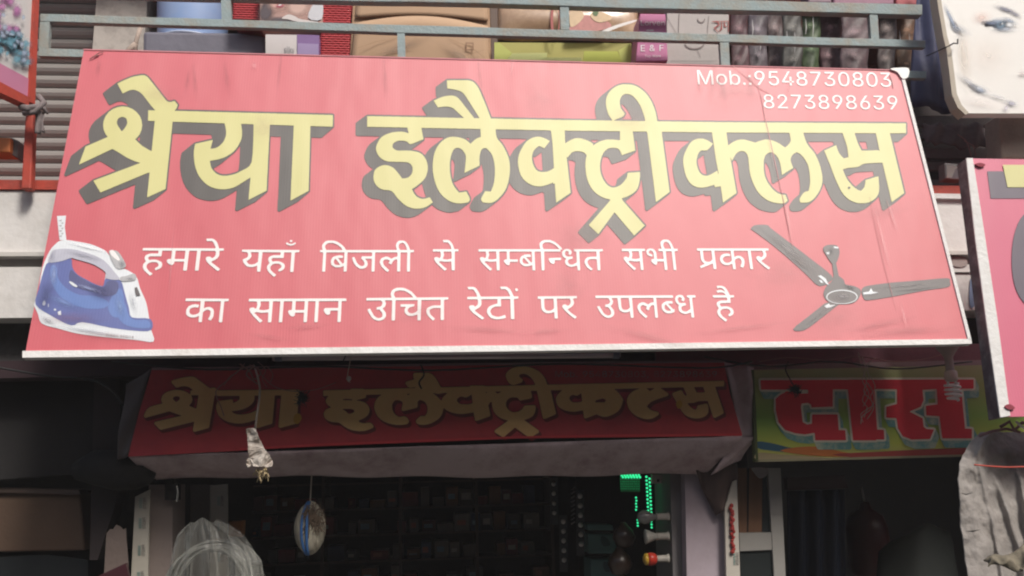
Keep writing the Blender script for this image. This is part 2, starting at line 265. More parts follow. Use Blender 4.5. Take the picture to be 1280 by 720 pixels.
# lettering outlines, delta coded
TRACE = {
    'name1': '1758 941,33 -2,12 1,26 10,13 11,14 14,43 53,173 221,16 16,9 5,18 4,24 0,40 -12,6 4,32 38,4 9,-9 28,-12 24,-16 18,0 2,3 1,146 2,10 2,138 2,8 2,66 0,10 2,66 0,10 2,64 0,10 2,66 0,8 2,64 0,10 2,66 0,10 2,66 0,8 2,138 2,10 2,66 0,10 2,138 2,10 2,66 0,10 2,138 2,8 2,66 0,10 2,66 0,10 2,64 0,8 2,66 0,10 2,64 0,10 2,66 0,10 2,64 0,40 3,1 52,-2 8,0 50,-3 34,-26 1,-10 -2,-54 0,-10 -2,-118 -2,-10 -2,-44 0,-5 3,-23 807,-216 118,-6 2,-3 -1,0 -30,2 -8,8 -222,2 -8,6 -174,2 -10,0 -36,2 -10,0 -36,2 -10,0 -36,2 -8,6 -174,2 -10,0 -36,2 -10,0 -36,2 -10,0 -36,2 -10,-1 -26,-54 -1,-8 -2,-54 0,-10 -2,-54 0,-10 -2,-54 0,-10 -2,-42 1,-3 10,-8 194,-2 6,-6 154,-2 6,0 34,-2 6,-6 154,-2 6,0 34,-2 6,-6 154,-2 6,0 34,-3 20,-222 112,-3 -2,0 -4,24 -258,-1 -12,-4 1,-142 90,-40 22,-28 12,-44 12,-58 8,-54 0,-32 -4,-40 -8,-44 -14,-48 -26,-30 -24,-41 -41,-34 -44,-22 -42,-20 -54,-12 -46,-6 -34,-8 -82,2 -66,8 -48,9 -36,216 -48,2 2,-1 8,-27 100,14 1,44 -8,26 -10,18 -12,19 -15,35 -37,17 -27,16 -42,6 -28,0 -46,-8 -50,-11 -41,-4 -2,-28 -2,-54 0,-10 -2,-54 0,-10 -2,-54 0,-10 -2,-54 0,-10 -2,-54 0,-10 -2,-54 0,-10 -2,-54 0,-10 -2,-166 -4,-5 5,-2 20,-2 34,-83 782,-222 101,-6 0,-1 -15,30 -288,-1 -4,-2 0,-18 3,-16 6,-552 230,-20 7,-7 0,-84 -138,-1 -4,1 -4,582 -220,-1 -2,-28 -7,-50 -18,-46 -20,-52 -26,-98 -62,-56 -32,-18 -8,-410 193,-4 0,1 -10,80 -214,274 -118,0 -2,-2 -6,-21 -26,-25 -58,-6 -44,0 -26,6 -44,25 -58,39 -50,47 -35,62 -25,64 -9,62 8,18 6,44 18,48 36,38 46,9 17,17 42,9 62,-9 60,-21 50,-5 9,-35 43,-16 12,-1 4,42 41,46 40,76 46,36 18,3 1,2 -2,38 -372,-3 -3,-48 0,-32 -3,-1 -38,2 -10,0 -80,5 -3,76 2,4 -1,1 -2,-45 -51,-107 -139,-33 -31,-16 -10,-34 -16,-22 -6,-28 -2,-24 4,-18 6,-74 35,-4 0,-65 -120,3 -5,64 -32,98 -42,50 -14;1517 1462,-28 12,-13 11,-12 24,-2 10,0 22,3 12,7 16,35 53,12 16,4 2,13 -11,15 -17,29 -43,10 -28,0 -18,-6 -28,-6 -12,-7 -7,-12 -8,-16 -6;3017 1548,-3 3,12 84,0 56,-6 38,-12 34,-22 44,-14 24,-30 40,-17 19,-42 34,-46 28,-42 20,-66 20,-104 19,-1 6,8 48,9 28,7 16,16 22,25 25,18 14,18 10,34 12,24 4,54 0,74 -14,42 -14,129 -65,36 -28,27 -46,15 -122,0 -38,2 -8,0 -38,2 -8,0 -38,2 -8,0 -60,2 -10,2 -142,-9 -5,-56 0,-10 -2',
    'name1_shadow': '1758 921,33 -1,20 3,26 11,16 12,18 18,27 33,158 202,41 49,16 6,24 0,42 -11,16 7,37 43,7 12,0 14,-16 42,4 5,476 12,14 2,60 0,14 2,60 0,14 2,62 0,14 2,60 0,14 2,60 0,14 2,60 0,14 2,136 2,14 2,60 0,14 2,136 2,14 2,60 0,14 2,60 0,14 2,136 2,14 2,60 0,14 2,60 0,14 2,136 2,40 2,12 5,7 8,2 12,-2 112,-2 32,-5 9,-146 124,-14 4,-100 -4,-12 0,-4 3,-9 322,-2 14,0 56,-2 14,0 56,-2 14,0 56,-2 14,0 56,-2 62,-3 8,-28 27,-122 101,-224 121,-12 2,-16 -7,-3 -8,0 -40,4 -92,4 -14,2 -42,31 -730,-2 -4,-4 -1,-32 2,-80 -4,-4 1,-3 4,-2 28,-30 632,-5 24,-36 33,-120 97,-200 101,-32 13,-15 -6,-4 -6,-2 -8,20 -226,0 -8,-3 -3,-148 88,-36 15,-52 17,-60 8,-50 0,-66 -11,-60 -18,-34 -17,-24 -15,-26 -21,-43 -43,-35 -46,-30 -60,-14 -40,-12 -46,-13 -86,-2 -82,10 -74,9 -36,7 -10,149 -120,16 -8,205 -46,4 -6,-8 -34,-5 -5,-14 -2,-456 -14,-6 3,-3 14,-70 680,-4 8,-9 9,-156 122,-146 66,-90 38,-10 -2,-8 -7,-3 -8,0 -18,26 -256,0 -6,-3 -3,-188 75,-394 164,-10 3,-12 -5,-8 -8,-86 -139,-3 -15,5 -11,174 -134,280 -106,4 -5,-62 -34,-110 -67,-12 -4,-20 -11,-6 -1,-402 188,-12 4,-6 0,-12 -9,-3 -6,1 -10,82 -224,12 -15,164 -125,63 -30,1 -4,-11 -28,-6 -44,0 -34,7 -46,26 -62,47 -58,163 -126,46 -34,12 -7,56 -22,20 -4,48 -5,56 7,12 1,1 -2,-17 -17,-22 -14,-32 -13,-26 -5,-38 5,-38 15,-48 23,-8 2,-10 -3,-11 -11,-64 -120,-2 -12,4 -8,93 -74,78 -59,66 -32,100 -43,54 -16;1745 1712,-25 31,19 20,4 -2,1 -4,4 -40;2995 1829,-37 52,-20 22,-19 17,-156 127,-40 28,-50 28,-1 6,10 14,19 18,30 20,28 10,26 5,50 0,48 -8,62 -18,32 -15,7 -24,10 -90,6 -140,0 -48,-1 -5',
    'name2': '5648 1003,191 -1,20 2,40 11,20 11,15 13,26 30,18 28,18 34,76 180,62 164,3 5,4 2,152 2,10 2,90 0,10 2,90 0,10 2,90 0,10 2,90 0,10 2,92 0,10 2,90 0,10 2,90 0,10 2,266 2,10 2,266 2,10 2,98 -1,1 -2,-42 -58,-8 -16,-10 -24,-14 -52,-8 -50,0 -46,4 -28,8 -26,14 -30,24 -34,35 -33,32 -22,38 -18,46 -12,18 -2,62 0,36 4,28 6,24 8,26 12,32 20,34 26,35 33,29 35,27 41,16 30,14 28,20 48,18 54,16 78,4 34,5 5,28 2,128 0,10 2,128 0,10 2,128 0,10 2,128 0,10 2,128 0,10 2,224 0,10 2,322 0,10 2,322 0,10 2,322 0,10 2,322 0,10 2,322 0,10 2,322 0,10 2,158 0,3 3,0 54,2 10,-1 56,-196 1,-4 1,-1 4,179 742,-137 100,-15 10,-2 0,-5 -10,-113 -478,-54 -1,-8 2,-36 0,-6 2,-30 0,-6 2,-26 0,-46 4,-16 2,-24 9,-30 19,-28 12,-38 6,-86 8,-57 15,-3 2,0 4,21 58,30 60,21 29,33 39,33 33,18 14,32 20,30 13,13 -8,18 -16,18 -24,8 -32,4 -22,2 -30,2 -4,145 -45,12 -1,3 4,2 18,8 104,-2 58,-8 32,-14 28,-16 22,-19 19,-17 13,-39 21,-24 8,-30 6,-18 2,-60 0,-30 -4,-38 -11,-38 -17,-28 -16,-30 -24,-29 -29,-32 -44,-20 -36,-62 -134,-60 -164,-73 -176,0 -2,30 -15,118 -53,2 2,13 42,14 36,12 24,26 32,23 23,8 5,54 -12,1 -20,-2 -22,-6 -46,-8 -44,-19 -62,-38 -110,-484 -3,-4 3,9 38,14 44,20 46,25 37,59 71,26 40,24 50,16 40,20 60,20 88,4 34,0 54,-4 28,-10 40,-14 34,-16 32,-16 26,-28 38,-25 27,-23 19,-27 16,-36 9,-56 0,-18 -2,-5 -5,-6 -16,-2 -16,3 -14,21 -36,20 -26,16 -16,17 -8,36 -8,11 -46,6 -38,2 -28,0 -38,-2 -6,0 -26,-4 -40,-8 -52,-12 -48,-16 -36,-22 -36,-34 -44,-27 -25,-30 -16,-14 -5,-36 21,-17 15,-15 28,-5 18,0 24,8 32,21 54,0 6,-136 84,-3 -2,-14 -100,-10 -46,-10 -30,-12 -26,-10 -18,-18 -24,-15 -13,-20 -12,-22 -10,-8 0,-22 6,-29 15,-18 18,-9 22,-7 26,-4 30,0 82,2 28,6 40,8 36,17 42,15 30,43 61,19 21,27 25,26 20,28 16,24 8,24 4,34 3,25 66,1 6,-6 7,-14 12,-20 12,-16 4,-34 0,-38 -4,-46 -8,-50 -16,-20 -10,-22 -12,-40 -28,-30 -26,-30 -34,-27 -41,-30 -58,-22 -54,-18 -56,-14 -72,-14 -150,-12 -40,-13 -21,-14 -14,-16 -8,-30 -4,-16 2,-14 5,-23 14,-15 15,-19 27,-31 56,-2 1,-3 -3,-11 -28,-4 -9,-2 2,75 425,1 18,-5 6,-161 113,-3 -3,-10 -86,-17 -112,-8 -1,-64 10,-3 -3,-6 -24,-3 -3,-26 10,-66 18,-46 8,-32 0,-20 -2,-28 -6,-38 -16,-24 -16,-23 -23,-18 -24,-15 -28,-15 -34,-12 -38,-16 -76,-6 -48,0 -38,6 -42,8 -28,14 -34,30 -60,20 -32,23 -27,22 -18,24 -12,36 -10,18 -2,40 0,12 2,36 13,22 11,58 36,2 5,-21 28,-27 31,-23 19,-19 5,-46 -2,-12 3,-18 13,-13 19,-10 20,-7 22,-9 44,0 32,2 18,8 36,12 34,10 22,16 22,19 17,28 12,10 2,28 0,10 -2,22 -8,40 -20,54 -32,2 1,3 6,6 32,5 0,1 -8,-32 -164,-51 -346,-144 -1,-10 -2,-156 0,-10 -2,-158 0,-10 -2,-136 0,-3 3,4 42,94 704,-5 7,-41 31,-102 76,-15 11,-6 2,-3 -9,-106 -852,-6 -6,-1 -10,-4 -3,-160 0,-8 -2,-3 3,0 4,30 230,-1 4,-164 56,-3 -2,-10 -28,-16 -30,-17 -17,-6 -4,-26 -8,-16 -2,-36 0,-26 4,-24 10,-22 16,-19 19,-16 22,-16 34,-14 48,-6 40,-2 32,2 48,6 38,11 36,21 48,20 32,18 22,28 26,21 13,26 8,24 0,34 -8,38 -18,18 -14,29 -29,30 -40,12 -28,9 -46,18 -3,56 -2,66 -6,12 1,1 56,-8 68,-14 56,-12 28,-14 22,-27 27,-34 24,-56 28,-60 19,-2 4,13 24,14 18,259 294,-22 23,-107 99,-5 1,-231 -273,-14 -14,-193 263,-8 7,-98 -91,-20 -21,9 -12,250 -286,6 -10,-2 -8,-5 -6,-38 -7,-36 -12,-34 -16,-36 -22,-24 -18,-25 -23,-23 -27,-21 -31,-18 -34,-16 -38,-10 -32,-10 -46,-6 -42,-2 -42,-2 -6,0 -66,6 -50,9 -36,-11 -16,-16 -16,-25 -12,-30 -7,-18 -2,-32 0,-18 2,-26 10,-20 16,-42 52,-2 -1,-4 -9,-4 1,-1 10,49 438,-10 9,-166 112,-4 -1,-1 -2,-17 -231,-18 3,-2 -12,-4 -4,-74 29,-60 16,-20 2,-40 0,-34 -6,-32 -10,-18 -8,-30 -16,-27 -19,-21 -19,-16 -18,-23 -33,-8 -16,-16 -44,-6 -26,-8 -44,-4 -46,4 -56,8 -34,14 -38,36 -68,21 -31,25 -29,26 -22,23 -14,28 -12,32 -9,32 -4,6 2,24 0,24 6,52 22,40 22,2 5,-64 86,-10 -1,-52 -24,-10 -1,-31 24,-18 18,-14 18,-8 16,-10 32,-4 28,0 22,2 20,8 38,18 46,23 33,16 14,20 9,36 7,46 -2,24 -4,22 -8,28 -14,30 -20,1 -17,-2 -6,0 -32,-2 -6,0 -30,-2 -6,0 -30,-2 -6,0 -30,-2 -6,0 -30,-2 -6,-4 -88,-16 -136,-6 -38,-3 -4,-34 -1,-8 -2,-298 -4,-10 -2,-298 -4,-10 -2,-28 1,-1 14,4 46,9 40,16 29,39 43,22 30,44 84,19 48,13 40,8 46,4 44,0 56,-8 76,-14 68,-22 66,-22 44,-34 46,-51 53,-34 26,-24 12,-26 8,-38 2,-6 -2,-20 0,-40 -7,-15 -18,-6 -16,1 -12,7 -18,43 -76,54 5,14 0,4 -2,27 -69,14 -54,8 -78,0 -90,-6 -56,-8 -42,-14 -48,-12 -28,-16 -24,-37 -37,-18 -14,-6 -1,-26 3,-17 9,-10 14,-9 22,-13 50,0 24,-2 8,0 36,2 10,-1 44,-184 89,-3 -1,0 -6,10 -74,8 -100,0 -18,-4 -20,-8 -22,-26 -38,-14 -14,-21 -13,-24 -6,-12 0,-24 7,-13 8,-10 12,-8 14,-12 28,-14 44,-10 60,-2 36,2 82,8 60,14 64,13 34,17 32,27 37,32 38,4 2,12 0,66 -10,14 0,35 69,6 20,0 16,-5 12,-10 11,-10 6,-50 10,-50 4,-8 -2,-24 0,-46 -10,-34 -12,-26 -12,-16 -10,-42 -32,-33 -33,-26 -34,-22 -38,-20 -48,-18 -58,-14 -64,-8 -54,0 -30,-2 -12,2 -62,12 -82,10 -40,14 -38,20 -38,17 -25,21 -25,29 -27,28 -20,30 -15,28 -9,34 -4,26 0,52 6,34 8,38 14,20 10,20 14,36 34,4 1,21 -22,39 -35,22 -12,38 -14,6 -5,-1 -64,-3 -32,-76 -1,-10 -2,-94 0,-10 -2,-92 0,-10 -2,-92 0,-10 -2,-94 0,-10 -2,-92 0,-10 -2,-92 0,-8 -2,-32 0,-5 3,24 136,-3 5,-120 50,-36 10,-16 -4,-25 -25,-17 -8,-38 -7,-50 0,-30 8,-29 17,-15 13,-7 21,0 24,2 4,11 11,22 16,24 10,32 2,24 -2,74 0,10 2,28 0,32 4,42 8,26 8,22 11,24 17,22 24,23 37,14 36,8 42,2 40,-4 30,-9 34,-9 26,-12 24,-18 24,-31 31,-67 53,-49 32,17 36,15 25,20 24,18 14,24 12,24 8,16 2,30 -2,58 -17,5 4,34 58,-30 24,-31 21,-30 16,-28 10,-44 8,-46 0,-24 -2,-32 -6,-32 -10,-30 -14,-29 -19,-23 -19,-55 -53,-19 -23,-33 -47,-29 -26,-32 -11,-66 -6,-26 -6,-28 -14,-20 -16,-24 -26,-19 -33,-8 -28,-4 -42,7 -50,7 -22,12 -18,22 -20,25 -15,30 -12,28 -6,24 0,28 4,26 9,33 16,17 13,25 27,41 51,34 47,32 -1,40 -10,20 -14,21 -23,10 -18,6 -22,2 -10,0 -34,-7 -22,-10 -17,-13 -13,-21 -13,-20 -6,-48 -2,-8 -2,-90 0,-8 -2,-72 -2,-28 -6,-28 -10,-32 -18,-30 -26,-17 -23,-10 -18,-14 -38,-2 -16,0 -18,4 -20,10 -28,16 -34,13 -21,21 -25,27 -21,34 -18,30 -11,42 -13,34 -6,48 -4,50 0,34 6,44 14,0 -5,-16 -66,-86 -1,-10 -2,-92 0,-10 -2,-92 0,-10 -2,-94 0,-10 -2,-94 0,-3 -5,0 -126,5 -3,90 0,10 2,90 0,10 2,92 0,10 2,90 0,10 2,90 0,10 2,90 0,10 2,90 0,10 2,92 0,10 2,90 0,10 2,90 0,10 2,90 0,10 2,98 1,-1 -4,-47 -41,-52 -50,-28 -24,-28 -14,-22 -6,-28 -4,-40 0,-76 11,-53 -82,3 -5,46 -22,38 -16,36 -12,42 -8,52 -4,24 2,26 7,20 9,17 13,22 22,26 32,153 197,6 2,58 -1,1 -2,-4 -8,-166 -262,-20 -28,-21 -21,-26 -16,-36 -12,-58 -12,-68 -11,-3 -12,0 -26,-2 -6,0 -28,-2 -8,1 -20;7817 1174,-18 7,-11 6,-15 13,-17 27,-6 18,-4 24,2 38,10 40,19 31,32 39,-1 8,-10 20,-13 13,-112 47,-1 2,23 3,266 2,10 2,94 -1,-3 -24,-14 -52,-32 -88,-16 -34,-14 -24,-27 -39,-39 -43,-23 -17,-22 -10,-22 -6,-12 -2;7063 1632,-3 5,0 40,2 10,0 52,5 53,40 -28,34 -18,40 -14,22 -4,20 0,6 -2,30 4,32 8,56 20,28 14,40 27,0 4,-5 16,1 3,30 -22,42 -24,32 -14,50 -14,28 -4,68 0,72 8,14 0,3 -3,0 -104,-3 -5,-158 0,-10 -2,-158 0,-10 -2,-156 0,-10 -2,-156 0,-8 -2;9085 1656,-3 3,0 10,18 134,2 12,3 1,34 -26,36 -22,40 -16,38 -8,42 0,34 6,112 32,42 -16,70 -20,14 -2,32 0,16 2,40 10,52 20,38 20,68 48,26 -20,26 -28,15 -25,4 -20,-4 -30,-10 -50,-3 -8,-4 -3;10687 1664,-3 3,0 4,36 112,16 36,35 64,148 -3,12 -2,54 0,4 5,6 0,-45 -206,-5 -12',
    'name2_shadow': '5648 983,187 -1,24 2,22 5,26 9,22 13,16 13,30 35,37 62,47 110,89 226,7 5,236 4,14 2,86 0,14 2,86 0,14 2,86 0,14 2,88 0,14 2,86 0,14 2,86 0,14 2,124 0,14 2,304 4,4 -3,0 -4,-15 -78,0 -54,2 -18,10 -36,10 -24,17 -29,14 -18,27 -27,27 -23,92 -71,48 -33,38 -17,42 -13,28 -4,60 0,38 4,28 7,20 6,36 15,36 23,34 25,41 39,29 36,26 40,31 58,21 52,18 54,19 98,4 4,11 3,680 8,14 2,220 0,16 2,314 0,18 2,314 0,18 2,314 0,18 2,314 0,18 2,314 0,18 2,314 0,16 2,158 1,12 5,7 11,2 124,-3 12,-110 96,-14 5,-42 0,-4 5,150 622,0 16,-15 18,-99 85,-148 105,-10 5,-6 1,-10 -4,-10 -12,-35 -148,-5 -9,-18 22,-29 29,-95 81,-32 22,-34 17,-40 13,-38 6,-62 0,-30 -5,-36 -10,-50 -21,-28 -17,-20 -15,-43 -41,-33 -45,-21 -37,-44 -94,-29 -68,-4 -4,-14 46,-13 32,-19 38,-24 38,-19 26,-37 39,-116 96,-38 24,-46 12,-54 0,-22 -3,-15 -8,-10 -22,-4 -22,0 -14,4 -12,19 -32,24 -33,19 -19,57 -48,9 -44,2 -50,-6 -76,-11 -62,-9 -36,-11 -25,-28 -43,-6 16,-10 11,-104 85,-134 82,-10 5,-8 0,-10 -4,-6 -9,-17 -112,-9 -36,-10 -30,-21 -42,-11 -15,-12 -10,-3 5,0 56,8 68,13 48,26 56,44 63,37 37,27 20,22 13,20 7,56 7,15 7,6 8,7 20,19 58,-3 10,-18 19,-104 85,-36 23,-24 8,-30 0,-42 -4,-44 -8,-62 -20,-42 -23,-30 -20,-48 -39,-30 -35,-26 -40,-32 -62,-22 -54,-18 -56,-15 -72,-12 -136,-7 -32,-8 -22,-11 -18,-9 -7,-12 -5,-5 4,-16 26,64 358,2 14,-1 16,-16 19,-104 83,-160 114,-10 6,-10 1,-11 -7,-6 -10,-22 -172,-5 -10,-56 6,-15 -6,-7 -14,-4 -3,-76 21,-50 9,-50 -2,-38 -10,-26 -10,-34 -19,-29 -28,-26 -38,-10 -18,-16 -38,-22 -80,-12 -82,0 -52,5 -30,9 -34,16 -40,30 -60,24 -38,26 -30,95 -75,6 -7,-1 -2,-305 -1,-7 3,0 12,82 612,-1 16,-16 19,-128 101,-138 102,-16 9,-10 -1,-10 -8,-5 -14,-42 -346,-3 -17,-2 -3,-2 2,-6 34,-13 52,-12 30,-17 26,-36 37,-98 76,-12 13,7 12,38 44,208 234,4 8,0 8,-5 9,-27 27,-110 102,-109 86,-12 7,-12 -2,-10 -8,-117 -139,-85 -95,-10 11,-88 119,-114 89,-12 7,-8 0,-10 -4,-122 -117,-3 -6,1 -10,11 -16,224 -256,19 -26,-60 -21,-34 -16,-38 -23,-24 -17,-29 -27,-25 -30,-20 -30,-19 -36,-19 -46,-14 -50,-9 -48,-6 -66,0 -74,2 -28,9 -52,-11 -14,-13 -9,-22 -7,-30 -5,-8 2,-1 13,44 390,-2 10,-11 13,-116 89,-152 104,-30 18,-8 1,-8 -3,-7 -6,-4 -8,-14 -202,-5 -12,-18 -10,-72 26,-38 11,-30 4,-38 0,-36 -7,-58 -19,-34 -19,-26 -18,-24 -21,-19 -21,-31 -46,-4 4,-10 32,-17 44,-17 31,-33 45,-61 63,-122 93,-30 20,-24 13,-36 12,-26 2,-36 -2,-42 -6,-12 -5,-16 -18,-13 -24,0 -24,8 -20,46 -82,99 -74,4 -6,9 -34,8 -78,0 -78,-6 -56,-8 -40,-10 -36,-7 -16,-3 4,-1 22,-8 11,-120 89,-186 91,-12 4,-12 -1,-2 2,5 16,17 30,27 38,23 27,8 2,78 -10,14 6,7 9,32 64,7 22,1 30,-9 19,-18 18,-112 83,-18 11,-16 5,-54 9,-10 4,-28 2,-34 -2,-50 -12,-62 -24,-38 -25,-40 -33,-134 99,-32 21,-46 23,-32 10,-38 7,-48 0,-52 -9,-56 -19,-26 -15,-30 -21,-36 -32,-35 -35,-39 -52,-21 -24,-17 -14,-24 -9,-68 -7,-28 -7,-18 -8,-26 -16,-31 -29,-17 -24,-11 -20,-10 -32,-4 -48,6 -54,10 -26,12 -20,16 -16,91 -68,3 -4,-2 -4,-33 -21,-23 -21,-15 -20,-15 -24,-15 -40,-3 -18,0 -28,5 -22,10 -28,17 -36,13 -22,22 -27,22 -19,90 -66,11 -10,-5 -3,-64 0,-14 -2,-192 -2,-14 -4,-8 -7,-3 -8,1 -140,8 -11,82 -61,46 -32,14 -5,88 0,14 2,86 0,14 2,88 0,14 2,428 7,2 -2,-1 -4,-50 -78,-1 -14,12 -15,98 -73,26 -17,45 -23,0 -4,-7 -10,-3 -14,-4 -90,5 -16,130 -97,12 -4;7769 1302,-1 3,2 16,8 22,15 24,32 40,3 8,-3 16,-12 24,-19 20,-13 10,0 4,54 3,60 -1,0 -8,-15 -38,-33 -62,-43 -56,-13 -12;5311 1717,-3 6,2 22,-8 12,-123 92,-25 12,-3 4,4 3,50 8,36 12,22 10,16 11,32 29,6 -5,25 -40,38 -42,23 -20,145 -108,-5 -3,-58 -2,-90 0,-24 -3;5827 1725,-2 2,2 2,32 23,6 0,-1 -23,-3 -4;6245 1732,-3 3,2 4,36 40,27 40,41 78,21 54,4 4,46 -74,26 -31,22 -20,96 -72,19 -17,-5 -3,-48 0,-12 -2;7383 1751,-2 2,5 4,43 27,54 -29,-2 -2,-20 -3;7947 1757,-3 2,0 10,14 106,-2 16,-8 10,-23 19,-96 74,-152 51,-22 6,-10 -4,-6 -6,-17 -40,-11 -20,-10 -11,-16 -6,-24 -4,-16 0,-6 5,-15 54,-6 56,2 40,9 48,19 54,29 48,23 28,17 14,16 10,22 7,22 0,14 -4,12 -25,9 -46,4 -8,13 -13,110 -84,28 -6,112 -6,24 -3,1 -8,-44 -352,-7 -10;9117 1767,-2 6,4 7,13 -9,-3 -3;10103 1773,-2 4,2 4,24 36,58 72,24 37,6 4,78 -63,118 -55,8 -5,1 -4,-9 -26,-6 -5;10743 1774,-3 5,6 14,35 68,4 2,52 -1,6 -3,-14 -68,-6 -16;6765 1909,-68 50,-10 4,-16 -1,-3 5,0 10,2 20,11 44,13 34,15 24,16 17,10 6,12 4,28 4,6 -3,1 -16,-12 -198,-1 -4;8789 1943,-62 46,-3 20,2 36,17 60,11 26,14 22,15 12,16 8,14 3,16 0,4 -3,0 -4,-18 -108,-5 -18,-14 -96,-3 -5;5649 1994,-3 3,-4 32,-2 72,10 92,8 38,5 7,3 -7,8 -68,8 -102,-5 -24,-9 -22,-13 -19;10867 2145,-106 5,-64 7,-20 7,-40 23,-22 8,-20 4,-3 6,13 24,39 52,39 41,14 8,84 -72,32 -24,108 -35,1 -10,-11 -42,-6 -3;5269 2301,-90 70,-3 4,1 4,26 44,10 13,16 11,22 11,30 8,18 0,20 -4,5 -3,-1 -6,-16 -40,-14 -44,-16 -65,-4 -5',
